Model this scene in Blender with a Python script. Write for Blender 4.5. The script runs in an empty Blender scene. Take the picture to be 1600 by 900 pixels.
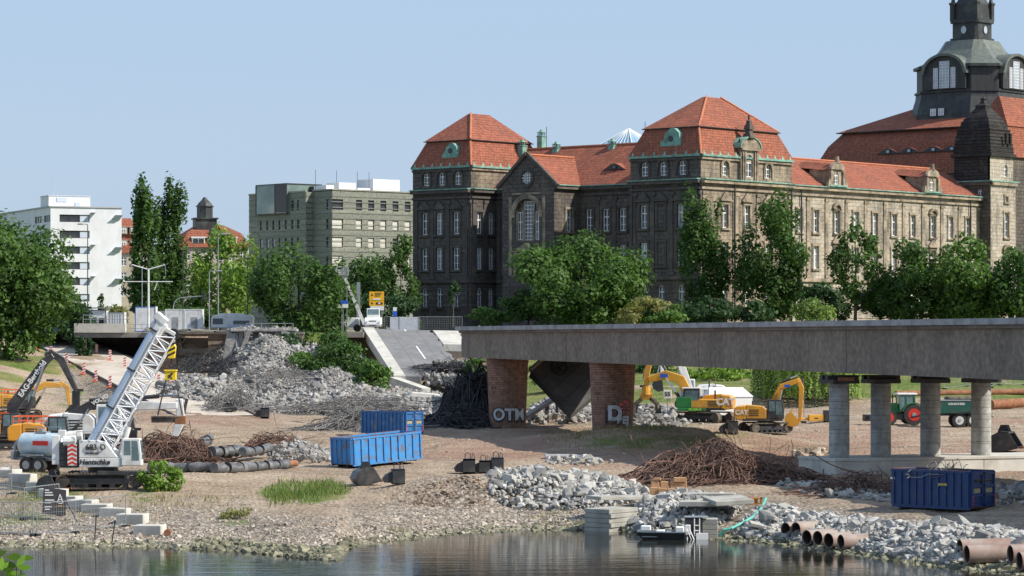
import bpy, bmesh, math, random
import numpy as np
from mathutils import Vector, Matrix
random.seed(7); RNG = np.random.default_rng(7)
C = bpy.context.scene.collection
sc = bpy.context.scene
PI = math.pi
R = math.radians
# ---------------------------------------------------------------- camera, sky, sun
F = 4600.0; HY = 522.0; CZ = 12.0          # photograph (1600 px wide): focal length in px, horizon row, eye height
cam_d = bpy.data.cameras.new('camera'); cam = bpy.data.objects.new('camera', cam_d); C.objects.link(cam)
cam.location = (0, 0, CZ); cam.rotation_euler = (R(90), 0, 0)
cam_d.sensor_width = 36; cam_d.lens = F/1600*36; cam_d.shift_y = (HY-450)/1600
cam_d.clip_start = 0.5; cam_d.clip_end = 9000
sc.camera = cam
SUN_AZ, SUN_EL = R(106), R(41)               # azimuth clockwise from +Y
sdir = Vector((math.sin(SUN_AZ)*math.cos(SUN_EL), math.cos(SUN_AZ)*math.cos(SUN_EL), math.sin(SUN_EL)))
w = bpy.data.worlds.new('World'); sc.world = w; w.use_nodes = True
nt = w.node_tree; bg = nt.nodes['Background']; sky = nt.nodes.new('ShaderNodeTexSky')
sky.sky_type = 'NISHITA'; sky.sun_disc = False; sky.sun_elevation = SUN_EL; sky.sun_rotation = SUN_AZ
sky.air_density = 1.15; sky.dust_density = 0.9; sky.ozone_density = 1.6; sky.altitude = 100
smx = nt.nodes.new('ShaderNodeMix'); smx.data_type = 'RGBA'; smx.inputs[0].default_value = .72; smx.inputs[7].default_value = (4.25, 5.7, 8.0, 1)
nt.links.new(sky.outputs[0], smx.inputs[6]); nt.links.new(smx.outputs[2], bg.inputs[0]); bg.inputs[1].default_value = 0.085
sd = bpy.data.lights.new('sun', 'SUN'); sd.energy = 4.6; sd.angle = R(0.53); sd.color = (1, .93, .82)
so = bpy.data.objects.new('sun', sd); C.objects.link(so); so.rotation_euler = sdir.to_track_quat('Z', 'Y').to_euler(); so.location = (60, 100, 120)
vs = sc.view_settings; vs.view_transform = 'Standard'; vs.look = 'None'; vs.gamma = 1; vs.exposure = 0.4; vs.use_curve_mapping = False

# ---------------------------------------------------------------- helpers
def P(px, py, Y):                            # point seen at photo pixel (px,py), Y metres away
    return Vector(((px-800)/F*Y, Y, CZ-(py-HY)/F*Y))
def hashn(ix, iy, s):
    v = np.sin(ix*127.1+iy*311.7+s*74.7)*43758.5453
    return v-np.floor(v)
def vnoise(x, y, s=0):
    x = np.asarray(x, float); y = np.asarray(y, float)
    ix = np.floor(x); iy = np.floor(y); fx = x-ix; fy = y-iy
    fx = fx*fx*(3-2*fx); fy = fy*fy*(3-2*fy)
    a = hashn(ix, iy, s); b = hashn(ix+1, iy, s); c = hashn(ix, iy+1, s); d = hashn(ix+1, iy+1, s)
    return (a+(b-a)*fx)*(1-fy)+(c+(d-c)*fx)*fy
def fbm(x, y, s=0, o=4):
    t = 0; a = .5
    for k in range(o):
        t = t+a*(vnoise(x, y, s+k)-.5)*2; x = x*2.03+3.1; y = y*2.03+1.7; a *= .5
    return t

MATS = {}
def mat(name, c1, c2=None, scale=1.5, rough=.75, bump=0, bscale=None, metal=0, dirt=None, dscale=.25, damt=.5, tone=0, stretch=None, coat=0, spec=.4, alpha=None, dthr=.5):
    if name in MATS: return MATS[name]
    m = bpy.data.materials.new(name); m.use_nodes = True; MATS[name] = m
    t = m.node_tree; N = t.nodes; L = t.links; b = N['Principled BSDF']
    b.inputs['Roughness'].default_value = rough; b.inputs['Metallic'].default_value = metal
    b.inputs['Specular IOR Level'].default_value = spec; b.inputs['Coat Weight'].default_value = coat
    tc = N.new('ShaderNodeTexCoord'); vec = tc.outputs['Object']
    if stretch:
        mp = N.new('ShaderNodeMapping'); mp.inputs['Scale'].default_value = stretch; L.new(vec, mp.inputs[0]); vec = mp.outputs[0]
    def noise(sc_, det=5, v=None):
        n = N.new('ShaderNodeTexNoise'); n.inputs['Scale'].default_value = sc_; n.inputs['Detail'].default_value = det; n.inputs['Roughness'].default_value = .65
        L.new(v or vec, n.inputs['Vector']); return n.outputs['Fac']
    def ramp(f, lo, hi):
        r = N.new('ShaderNodeMapRange'); r.inputs[1].default_value = lo; r.inputs[2].default_value = hi; L.new(f, r.inputs[0]); return r.outputs[0]
    def mix(f, a, c):
        x = N.new('ShaderNodeMix'); x.data_type = 'RGBA'
        for i, v in ((6, a), (7, c)):
            if isinstance(v, tuple): x.inputs[i].default_value = (*v, 1)
            else: L.new(v, x.inputs[i])
        if isinstance(f, float): x.inputs[0].default_value = f
        else: L.new(f, x.inputs[0])
        return x.outputs[2]
    col = c1
    if c2: col = mix(ramp(noise(scale), .34, .66), c1, c2)
    if dirt:
        f = ramp(noise(dscale, 8, tc.outputs['Object']), dthr-.03, dthr+.12)
        mu = N.new('ShaderNodeMath'); mu.operation = 'MULTIPLY'; mu.inputs[1].default_value = damt; L.new(f, mu.inputs[0])
        col = mix(mu.outputs[0], col, dirt)
    if tone:
        at = N.new('ShaderNodeAttribute'); at.attribute_name = 'tone'
        r = N.new('ShaderNodeMapRange'); r.inputs[3].default_value = 1-tone; r.inputs[4].default_value = 1+tone; L.new(at.outputs['Fac'], r.inputs[0])
        vm = N.new('ShaderNodeVectorMath'); vm.operation = 'SCALE'
        if isinstance(col, tuple): vm.inputs[0].default_value = col
        else: L.new(col, vm.inputs[0])
        L.new(r.outputs[0], vm.inputs['Scale']); col = vm.outputs[0]
    if isinstance(col, tuple): b.inputs['Base Color'].default_value = (*col, 1)
    else: L.new(col, b.inputs['Base Color'])
    if bump:
        bn = N.new('ShaderNodeBump'); bn.inputs['Strength'].default_value = 1; bn.inputs['Distance'].default_value = bump
        L.new(noise(bscale or scale*3, 6), bn.inputs['Height']); L.new(bn.outputs[0], b.inputs['Normal'])
    return m
def brickmat(name, c1, c2, mortar, bw, bh, ms, dirt=None, damt=.6, dscale=.15, dthr=.5, rough=.85, bump=.02, z_only=False, dstretch=(1, 1, .35), streak=None):
    if name in MATS: return MATS[name]
    m = bpy.data.materials.new(name); m.use_nodes = True; MATS[name] = m
    t = m.node_tree; N = t.nodes; L = t.links; b = N['Principled BSDF']; b.inputs['Roughness'].default_value = rough; b.inputs['Specular IOR Level'].default_value = .25
    tc = N.new('ShaderNodeTexCoord'); se = N.new('ShaderNodeSeparateXYZ'); L.new(tc.outputs['Object'], se.inputs[0])
    ad = N.new('ShaderNodeMath'); ad.operation = 'ADD'; L.new(se.outputs[0], ad.inputs[0]); L.new(se.outputs[1], ad.inputs[1])
    cb = N.new('ShaderNodeCombineXYZ'); L.new(ad.outputs[0], cb.inputs[0]); L.new(se.outputs[2], cb.inputs[1])
    br = N.new('ShaderNodeTexBrick'); L.new(cb.outputs[0], br.inputs[0]); br.inputs['Scale'].default_value = 1
    br.inputs['Color1'].default_value = (*c1, 1); br.inputs['Color2'].default_value = (*c2, 1); br.inputs['Mortar'].default_value = (*mortar, 1)
    br.inputs['Mortar Size'].default_value = ms; br.inputs['Brick Width'].default_value = bw; br.inputs['Row Height'].default_value = bh; br.inputs['Bias'].default_value = -.1
    mp = N.new('ShaderNodeMapping'); mp.inputs['Scale'].default_value = dstretch; L.new(tc.outputs['Object'], mp.inputs[0])
    n = N.new('ShaderNodeTexNoise'); n.inputs['Scale'].default_value = dscale; n.inputs['Detail'].default_value = 9; n.inputs['Roughness'].default_value = .7; L.new(mp.outputs[0], n.inputs[0])
    r = N.new('ShaderNodeMapRange'); r.inputs[1].default_value = dthr-.08; r.inputs[2].default_value = dthr+.12; r.inputs[4].default_value = damt; L.new(n.outputs[0], r.inputs[0])
    x = N.new('ShaderNodeMix'); x.data_type = 'RGBA'; L.new(r.outputs[0], x.inputs[0]); L.new(br.outputs[0], x.inputs[6]); x.inputs[7].default_value = (*(dirt or mortar), 1)
    n2 = N.new('ShaderNodeTexNoise'); n2.inputs['Scale'].default_value = 2.2; n2.inputs['Detail'].default_value = 5; L.new(tc.outputs['Object'], n2.inputs[0])
    r2 = N.new('ShaderNodeMapRange'); r2.inputs[1].default_value = .3; r2.inputs[2].default_value = .7; r2.inputs[3].default_value = .7; r2.inputs[4].default_value = 1.25; L.new(n2.outputs[0], r2.inputs[0])
    vm = N.new('ShaderNodeVectorMath'); vm.operation = 'SCALE'; L.new(x.outputs[2], vm.inputs[0]); L.new(r2.outputs[0], vm.inputs['Scale'])
    L.new(vm.outputs[0], b.inputs['Base Color'])
    bn = N.new('ShaderNodeBump'); bn.inputs['Distance'].default_value = bump; bn.invert = True; L.new(br.outputs['Fac'], bn.inputs['Height']); L.new(bn.outputs[0], b.inputs['Normal'])
    return m
def leafmat(name, c1, c2, trans=.35):
    if name in MATS: return MATS[name]
    m = mat(name, c1, c2, scale=.22, rough=.6, tone=.5, spec=.3)
    t = m.node_tree; N = t.nodes; L = t.links; b = N['Principled BSDF']; o = N['Material Output']
    tr = N.new('ShaderNodeBsdfTranslucent'); ms = N.new('ShaderNodeMixShader'); ms.inputs[0].default_value = trans
    src = b.inputs['Base Color'].links[0].from_socket
    hs = N.new('ShaderNodeHueSaturation'); hs.inputs['Value'].default_value = 1.5; hs.inputs['Saturation'].default_value = 1.1; L.new(src, hs.inputs['Color']); L.new(hs.outputs[0], tr.inputs[0])
    L.new(b.outputs[0], ms.inputs[1]); L.new(tr.outputs[0], ms.inputs[2]); L.new(ms.outputs[0], o.inputs[0])
    return m

def tag(o, label=None, cat=None, group=None, kind=None):
    if label: o['label'] = label
    if cat: o['category'] = cat
    if group: o['group'] = group
    if kind: o['kind'] = kind
    return o
def empty(name, loc, rz=0, label=None, cat=None, group=None):
    o = bpy.data.objects.new(name, None); C.objects.link(o); o.location = loc; o.rotation_euler = (0, 0, rz); o.empty_display_size = .3
    return tag(o, label, cat, group)
def copy_tree(o, parent=None):
    c = o.copy(); C.objects.link(c); c.parent = parent
    for ch in o.children: copy_tree(ch, c)
    return c
def link(name, me, m, parent=None):
    o = bpy.data.objects.new(name, me); C.objects.link(o); o.parent = parent
    if m is not None:
        for k in (m if isinstance(m, (list, tuple)) else [m]): me.materials.append(k)
    return o
def npmesh(name, V, Fc, tone=None, smooth=False):     # V (n,3), Fc (m,k) arrays
    me = bpy.data.meshes.new(name); V = np.asarray(V, np.float32); Fc = np.asarray(Fc, np.int32); k = Fc.shape[1]
    me.vertices.add(len(V)); me.vertices.foreach_set('co', V.ravel())
    me.loops.add(Fc.size); me.loops.foreach_set('vertex_index', Fc.ravel())
    me.polygons.add(len(Fc)); me.polygons.foreach_set('loop_start', np.arange(len(Fc), dtype=np.int32)*k); me.polygons.foreach_set('loop_total', np.full(len(Fc), k, np.int32))
    me.polygons.foreach_set('use_smooth', np.full(len(Fc), bool(smooth)))
    me.update(calc_edges=True)
    if tone is not None:
        a = me.attributes.new('tone', 'FLOAT', 'FACE'); a.data.foreach_set('value', np.asarray(tone, np.float32))
    me.validate(); return me
class Pieces:
    def __init__(s): s.l = []
    def add(s, v, f): m = MB(); m.add(v, f); s.l.append(m)
    def build(s, name, m, parent): return [k.build(name, m, parent) for k in s.l]
class MB:
    def __init__(s): s.v = []; s.f = []; s.m = []; s.M = Matrix(); s.mi = 0
    def add(s, vs_, fs):
        o = len(s.v); s.v += [tuple(s.M @ Vector(p)) for p in vs_]; s.f += [tuple(i+o for i in f) for f in fs]; s.m += [s.mi]*len(fs); return s
    def box(s, c, d, rz=0, rx=0, ry=0, tx=1, ty=1):    # centre, full size; tx, ty taper of the top
        x, y, z = d[0]/2, d[1]/2, d[2]/2
        q = [(-x, -y, -z), (x, -y, -z), (x, y, -z), (-x, y, -z), (-x*tx, -y*ty, z), (x*tx, -y*ty, z), (x*tx, y*ty, z), (-x*tx, y*ty, z)]
        if rz or rx or ry:
            m = Matrix.Rotation(rz, 3, 'Z') @ Matrix.Rotation(ry, 3, 'Y') @ Matrix.Rotation(rx, 3, 'X'); q = [m @ Vector(p) for p in q]
        return s.add([(p[0]+c[0], p[1]+c[1], p[2]+c[2]) for p in q], [(0, 3, 2, 1), (4, 5, 6, 7), (0, 1, 5, 4), (1, 2, 6, 5), (2, 3, 7, 6), (3, 0, 4, 7)])
    def b2(s, a, b): return s.box(((a[0]+b[0])/2, (a[1]+b[1])/2, (a[2]+b[2])/2), (abs(b[0]-a[0]), abs(b[1]-a[1]), abs(b[2]-a[2])))
    def cyl(s, a, b, r0, r1=None, n=12, cap=True, ph=0):
        a = Vector(a); b = Vector(b); r1 = r0 if r1 is None else r1; d = (b-a)
        if d.length < 1e-6: return s
        d.normalize(); u = d.orthogonal().normalized() if abs(d.z) < .999 else Vector((1, 0, 0)); w_ = d.cross(u)
        if abs(d.z) < .999: u = Vector((0, 0, 1)).cross(d).normalized(); w_ = d.cross(u)
        q = []
        for p, r in ((a, r0), (b, r1)):
            for k in range(n):
                t = ph+2*PI*k/n; q.append(p+u*(r*math.cos(t))+w_*(r*math.sin(t)))
        fs = [(k, (k+1) % n, n+(k+1) % n, n+k) for k in range(n)]
        if cap: fs += [tuple(range(n-1, -1, -1)), tuple(range(n, 2*n))]
        return s.add(q, fs)
    def bar(s, a, b, w_, h=None):                      # rectangular bar
        return s.cyl(a, b, w_*.7071, n=4, ph=PI/4) if h is None or h == w_ else s._bar(a, b, w_, h)
    def _bar(s, a, b, w_, h):
        a = Vector(a); b = Vector(b); d = (b-a).normalized()
        u = Vector((0, 0, 1)).cross(d); u = Vector((0, 1, 0)) if u.length < 1e-3 else u.normalized(); v = d.cross(u)
        q = [p+u*(sx*w_/2)+v*(sy*h/2) for p in (a, b) for sx, sy in ((-1, -1), (1, -1), (1, 1), (-1, 1))]
        return s.add(q, [(0, 1, 5, 4), (1, 2, 6, 5), (2, 3, 7, 6), (3, 0, 4, 7), (3, 2, 1, 0), (4, 5, 6, 7)])
    def path(s, pts, r, n=6):
        for a, b in zip(pts[:-1], pts[1:]): s.cyl(a, b, r, n=n)
        return s
    def tubering(s, a, b, ro, ri, n=20):               # hollow pipe
        a = Vector(a); b = Vector(b); d = (b-a).normalized(); u = Vector((0, 0, 1)).cross(d)
        u = Vector((1, 0, 0)) if u.length < 1e-3 else u.normalized(); w_ = d.cross(u); q = []
        for p, r in ((a, ro), (b, ro), (b, ri), (a, ri)):
            for k in range(n): t = 2*PI*k/n; q.append(p+u*(r*math.cos(t))+w_*(r*math.sin(t)))
        return s.add(q, [(j*n+k, j*n+(k+1) % n, ((j+1) % 4)*n+(k+1) % n, ((j+1) % 4)*n+k) for j in range(4) for k in range(n)])
    def prism(s, pts, y0, y1):                         # outline in x-z, extruded along y
        n = len(pts); q = [(p[0], y0, p[1]) for p in pts]+[(p[0], y1, p[1]) for p in pts]
        return s.add(q, [tuple(range(n)), tuple(range(2*n-1, n-1, -1))]+[(k, n+k, n+(k+1) % n, (k+1) % n) for k in range(n)])
    def flat(s, pts, z0, z1):                          # outline in x-y, extruded along z
        n = len(pts); q = [(p[0], p[1], z0) for p in pts]+[(p[0], p[1], z1) for p in pts]
        return s.add(q, [tuple(range(n-1, -1, -1)), tuple(range(n, 2*n))]+[(k, (k+1) % n, n+(k+1) % n, n+k) for k in range(n)])
    def build(s, name, m, parent=None, bevel=0, smooth=0):
        me = bpy.data.meshes.new(name); me.from_pydata(s.v, [], s.f); me.update()
        bm = bmesh.new(); bm.from_mesh(me); bmesh.ops.recalc_face_normals(bm, faces=bm.faces)
        if bevel: bmesh.ops.bevel(bm, geom=[e for e in bm.edges if len(e.link_faces) == 2 and e.calc_face_angle(0) > .5], offset=bevel, segments=1, affect='EDGES', clamp_overlap=True)
        bm.to_mesh(me); bm.free()
        if isinstance(m, (list, tuple)) and not bevel: me.polygons.foreach_set('material_index', s.m)
        if smooth:
            me.polygons.foreach_set('use_smooth', [True]*len(me.polygons)); me.set_sharp_from_angle(angle=R(smooth))
        return link(name, me, m, parent)
_tc = {}
def text_mesh(txt, size, depth=.01, shear=0, bold=0):
    k = (txt, size, depth, shear, bold)
    if k in _tc: return _tc[k].copy()
    cu = bpy.data.curves.new('t', 'FONT'); cu.body = txt; cu.size = size; cu.extrude = depth; cu.shear = shear; cu.offset = bold*size; cu.align_x = 'CENTER'; cu.align_y = 'CENTER'
    o = bpy.data.objects.new('t', cu); C.objects.link(o); dg = bpy.context.evaluated_depsgraph_get(); dg.update()
    me = bpy.data.meshes.new_from_object(o.evaluated_get(dg)); bpy.data.objects.remove(o); bpy.data.curves.remove(cu); me.materials.clear(); _tc[k] = me
    return me
def lettering(txt, size, m, parent, loc, rot, name='lettering', shear=0, bold=.02, depth=.012):
    o = link(name, text_mesh(txt, size, depth, shear, bold).copy(), m, parent); o.location = loc; o.rotation_euler = rot; return o
FRONT = (PI/2, 0, 0)                                   # text facing local -Y

# ---------------------------------------------------------------- terrain
WL = [(-3000, 167), (0, 166.5), (240, 166.5), (300, 165), (380, 164), (430, 161), (525, 158.8), (545, 167), (600, 171), (700, 177), (800, 180.5), (930, 182), (985, 179), (1010, 176), (1070, 174.5), (1200, 170), (1290, 164), (1350, 160), (1430, 155), (1500, 151), (1600, 148), (5000, 146)]
PROF = [  # column px: list of (Y, z) beyond the bank
 (-400, [(196, 2.2), (300, 3), (335, 4.5), (370, 9), (398, 11.9), (415, 12.2)]),
 (0, [(196, 2.2), (300, 2.9), (330, 4.2), (370, 9), (398, 11.6), (410, 12.2)]),
 (100, [(196, 2.2), (300, 2.9), (330, 3.1), (360, 6), (385, 9), (398, 11), (415, 12.2)]),
 (200, [(196, 2.2), (300, 2.8), (345, 3.1), (360, 4.5), (409, 5), (411, 12.2)]),
 (290, [(196, 2.2), (300, 2.8), (340, 3.2), (360, 5), (388, 6), (394, 12.2)]),
 (450, [(196, 2.1), (300, 2.7), (340, 3.0), (360, 4.2), (388, 5.5), (394, 12.2)]),
 (530, [(196, 2.0), (300, 2.7), (340, 3.0), (360, 5.0), (380, 9), (394, 12.2)]),
 (600, [(196, 2.1), (300, 2.7), (345, 3.0), (360, 3.2), (395, 3.6), (397, 12.2)]),
 (720, [(196, 2.1), (300, 2.8), (345, 3.1), (360, 3.3), (395, 3.8), (397, 12.2)]),
 (800, [(196, 2.0), (300, 2.9), (345, 3.3), (375, 4.2), (405, 9.5), (425, 12)]),
 (1000, [(199, 1.9), (300, 3.0), (345, 3.4), (352, 4.4), (375, 6.0), (405, 9.8), (430, 11.8)]),
 (1300, [(190, 1.9), (300, 3.0), (343, 3.4), (350, 5.2), (375, 6.6), (405, 9.8), (430, 11.8)]),
 (1600, [(172, 1.9), (300, 3.0), (340, 3.4), (350, 4.4), (375, 6.4), (405, 9.6), (430, 11.8)]),
 (2200, [(172, 1.9), (300, 3.0), (340, 3.4), (350, 4.4), (375, 6.4), (405, 9.6), (430, 11.8)])]
RA = np.array([-65.4, 415, 11.95]); RB = np.array([-32.7, 325, 3.0])
def waterline(px): return np.interp(px, [a for a, b in WL], [b for a, b in WL])
def H0(X, Y):
    X = np.asarray(X, float); Y = np.asarray(Y, float); px = 800+X/np.maximum(Y, 120)*F
    yw = waterline(px)
    cols = []
    for cx, pr in PROF:
        ys = [a for a, b in pr]+[3000.]; zs = [b for a, b in pr]+[13.]
        w0 = waterline(cx)
        ys = [0, 14, 30, w0-20, w0-2, w0, w0+(7 if cx > 950 else 12), ]+ys; zs = [10.3, 10.3, -2.5, -2.2, -.5, 0, (1.15 if cx > 950 else 1.15)]+zs
        cols.append((cx, ys, zs, w0))
    out = np.zeros_like(X); cxs = np.array([c[0] for c in cols])
    vals = []
    for cx, ys, zs, w0 in cols:
        yy = np.where((Y > 40) & (Y < 196), Y+(w0-yw)*np.clip((196-Y)/30, 0, 1)*np.where(Y < yw+2, 1, 1), Y)
        vals.append(np.interp(yy, ys, zs))
    vals = np.array(vals); pc = np.clip(px, cxs[0], cxs[-1]-1e-3)
    i = np.clip(np.searchsorted(cxs, pc, side='right')-1, 0, len(cxs)-2); f = (pc-cxs[i])/(cxs[i+1]-cxs[i])
    k = np.indices(X.shape)
    a = np.take_along_axis(vals, i[None], 0)[0]; b = np.take_along_axis(vals, (i+1)[None], 0)[0]
    z = a*(1-f)+b*f
    # ramp cut
    d = RB[:2]-RA[:2]; L = np.hypot(*d); d = d/L; rx = X-RA[0]; ry = Y-RA[1]; s = rx*d[0]+ry*d[1]; q = np.abs(rx*d[1]-ry*d[0])
    side = (rx*d[1]-ry*d[0])
    rz = RA[2]+(RB[2]-RA[2])*np.clip(s/L, 0, 1)-.12
    wgt = np.clip((7.5-q)/3.2, 0, 1)*((s > -6) & (s < L+4)); wgt = wgt*wgt*(3-2*wgt)
    z = z*(1-wgt)+rz*wgt
    return z
def mound(X, Y, cx, cy, rx, ry, h, rot=0, p=1.5):
    c, s = math.cos(rot), math.sin(rot); u = (X-cx)*c+(Y-cy)*s; v = -(X-cx)*s+(Y-cy)*c
    return h*np.clip(1-(u/rx)**2-(v/ry)**2, 0, 1)**p
def H(X, Y):
    X = np.asarray(X, float); Y = np.asarray(Y, float); z = H0(X, Y)
    px = 800+X/np.maximum(Y, 120)*F; land = np.clip((Y-waterline(px)-1)/6, 0, 1)*(Y < 460)
    flat_ = np.where((Y > 388) | (Y < 60), .15, 1)
    z = z+land*flat_*(fbm(X*.09, Y*.09, 3)*.38+fbm(X*.6, Y*.6, 9, 3)*.09)
    # wheel ruts
    z = z-land*flat_*.07*(np.abs(np.sin((Y+X*.35+3*fbm(X*.05, Y*.05, 5))*.9)) > .9)*(Y < 330)
    # soil heaps between beach and boulders, bank behind right machines
    z = z+mound(X, Y, -1.2, 192, 7.5, 4.5, 1.0, .2)+mound(X, Y, -5, 191, 6, 3.2, .6)
    z = z+mound(X, Y, 13, 256, 15, 13, 1.5)+mound(X, Y, 19, 272, 9, 7, .3)
    z = z+mound(X, Y, -52, 330, 9, 10, 1.4)+mound(X, Y, 45, 340, 12, 6, .7)
    return z
def Hs(x, y): return float(H(np.array([x]), np.array([y]))[0])
_YS = np.linspace(146, 445, 1500)
def G(px, py, lo=146):                                  # ground point seen at a photo pixel
    ys = _YS[_YS >= lo]; xs = (px-800)/F*ys; zr = CZ-(py-HY)/F*ys; z = H(xs, ys)
    k = np.nonzero(z >= zr)[0]; k = k[0] if len(k) else len(ys)-1
    return Vector((xs[k], ys[k], z[k]))
def arange2(segs):
    o = []
    for a, b, st in segs: o += list(np.arange(a, b, st))
    return np.array(o+[segs[-1][1]])
gx = arange2([(-2500, -400, 150), (-400, -130, 15), (-130, -70, 2), (-70, 75, .55), (75, 130, 2), (130, 400, 15), (400, 2500, 150)])
gy = arange2([(-60, 140, 4), (140, 262, .5), (262, 430, .9), (430, 480, 5), (480, 1000, 40), (1000, 4000, 250)])
GX, GY = np.meshgrid(gx, gy); GZ = H(GX, GY)
nx, ny = len(gx), len(gy); idx = np.arange(nx*ny).reshape(ny, nx)
me = npmesh('ground', np.stack([GX, GY, GZ], -1).reshape(-1, 3), np.stack([idx[:-1, :-1], idx[:-1, 1:], idx[1:, 1:], idx[1:, :-1]], -1).reshape(-1, 4), smooth=True)
PXg = 800+GX/np.maximum(GY, 120)*F; yw = waterline(PXg); PYg = HY+(CZ-GZ)/np.maximum(GY, 60)*F
def sm(x, a, b): t = np.clip((x-a)/(b-a), 0, 1); return t*t*(3-2*t)
def blob(px, py, rx, ry): return np.clip(1.3-((PXg-px)/rx)**2-((PYg-py)/ry)**2, 0, 1)
nz = fbm(GX*.15, GY*.15, 21)
grass = sm(GY, 344, 352)*sm(PXg, 770, 800)*sm(nz, -.45, -.1)
grass = np.maximum(grass, (PXg < 130)*sm(GY, 318, 335)*sm(nz, -.05, .3)*.8)
grass = np.maximum(grass, sm(GY, 352, 372)*sm(PXg, 445, 475)*(1-sm(PXg, 560, 590))*.9)
grass = np.maximum(grass, (GY > 440)*1.)
for b in [(475, 770, 75, 18, 1), (250, 775, 60, 16, .6), (60, 775, 90, 20, .6), (30, 810, 60, 22, .5), (985, 665, 120, 12, .5), (1000, 690, 140, 14, .55), (370, 815, 30, 14, .6), (900, 775, 60, 8, .3), (310, 782, 40, 8, .7), (1130, 680, 60, 9, .35), (880, 800, 30, 6, .4)]:
    grass = np.maximum(grass, blob(*b[:4])*b[4]*sm(nz+fbm(GX*.8, GY*.8, 2)*.5, -.45, .15))
gravel = np.clip(1-sm(GY-yw, 9, 24)*1.0, 0, 1)*(GY > 100)*(GY < 215)
gravel = np.maximum(gravel, sm(fbm(GX*.12, GY*.12, 44), .2, .45)*.45*(GY < 350))
gravel = np.maximum(gravel, ((PXg > 270) & (PXg < 740))*sm(GY, 325, 340)*(GY < 392)*1.)
gravel = np.maximum(gravel, blob(150, 618, 75, 26)); gravel = np.maximum(gravel, blob(1150, 800, 90, 16)*.6)
red = sm(fbm(GX*.06, GY*.05, 31), -.02, .3)*(PXg > 650)*sm(GY, 190, 225)*(GY < 345)*.95
red = np.maximum(red, blob(320, 655, 130, 16)*.9); red = np.maximum(red, blob(860, 690, 250, 22)*.7); red = np.maximum(red, blob(740, 770, 90, 25)*.45)
wet = 1-sm(GY-yw+nz*1.2, .3, 2.2)
track = np.zeros_like(GX)
for pl, sp_ in (([(70, 165), (30, 168), (18, 178), (8, 195), (0, 215), (-10, 245), (-22, 290), (-34, 325)], (-3.2, -1.3, .6, 2.2)), ([(80, 250), (45, 255), (22, 245), (8, 240), (-6, 232), (-25, 225), (-60, 230)], (-2.6, -.8, 1.0, 3.0)), ([(60, 320), (35, 300), (20, 300), (0, 275), (-14, 235), (-30, 205), (-50, 200)], (-2, 0, 1.9)), ([(-8, 205), (-22, 212), (-38, 240), (-44, 300), (-36, 330)], (-1.4, .6, 2.4))):
    dmin = np.full(GX.shape, 99.); 
    for (ax0, ay0), (bx0, by0) in zip(pl[:-1], pl[1:]):
        dx, dy = bx0-ax0, by0-ay0; L2 = dx*dx+dy*dy; t = np.clip(((GX-ax0)*dx+(GY-ay0)*dy)/L2, 0, 1); ux, uy = GX-ax0-t*dx, GY-ay0-t*dy; dd = np.hypot(ux, uy)*np.sign(ux*dy-uy*dx)
        dmin = np.where(np.abs(dd) < np.abs(dmin), dd, dmin)
    dmin = dmin+.9*fbm(GX*.05, GY*.05, 71)
    for o_ in sp_: track = np.maximum(track, np.clip(1-np.abs(dmin-o_)/.55, 0, 1))
track = track*sm(fbm(GX*.2, GY*.2, 77), -.5, .1)
for nm, a in (('grass', grass), ('gravel', gravel), ('red', red), ('wet', wet), ('track', track)):
    t_ = me.attributes.new(nm, 'FLOAT', 'POINT'); t_.data.foreach_set('value', a.astype(np.float32).ravel())
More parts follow.
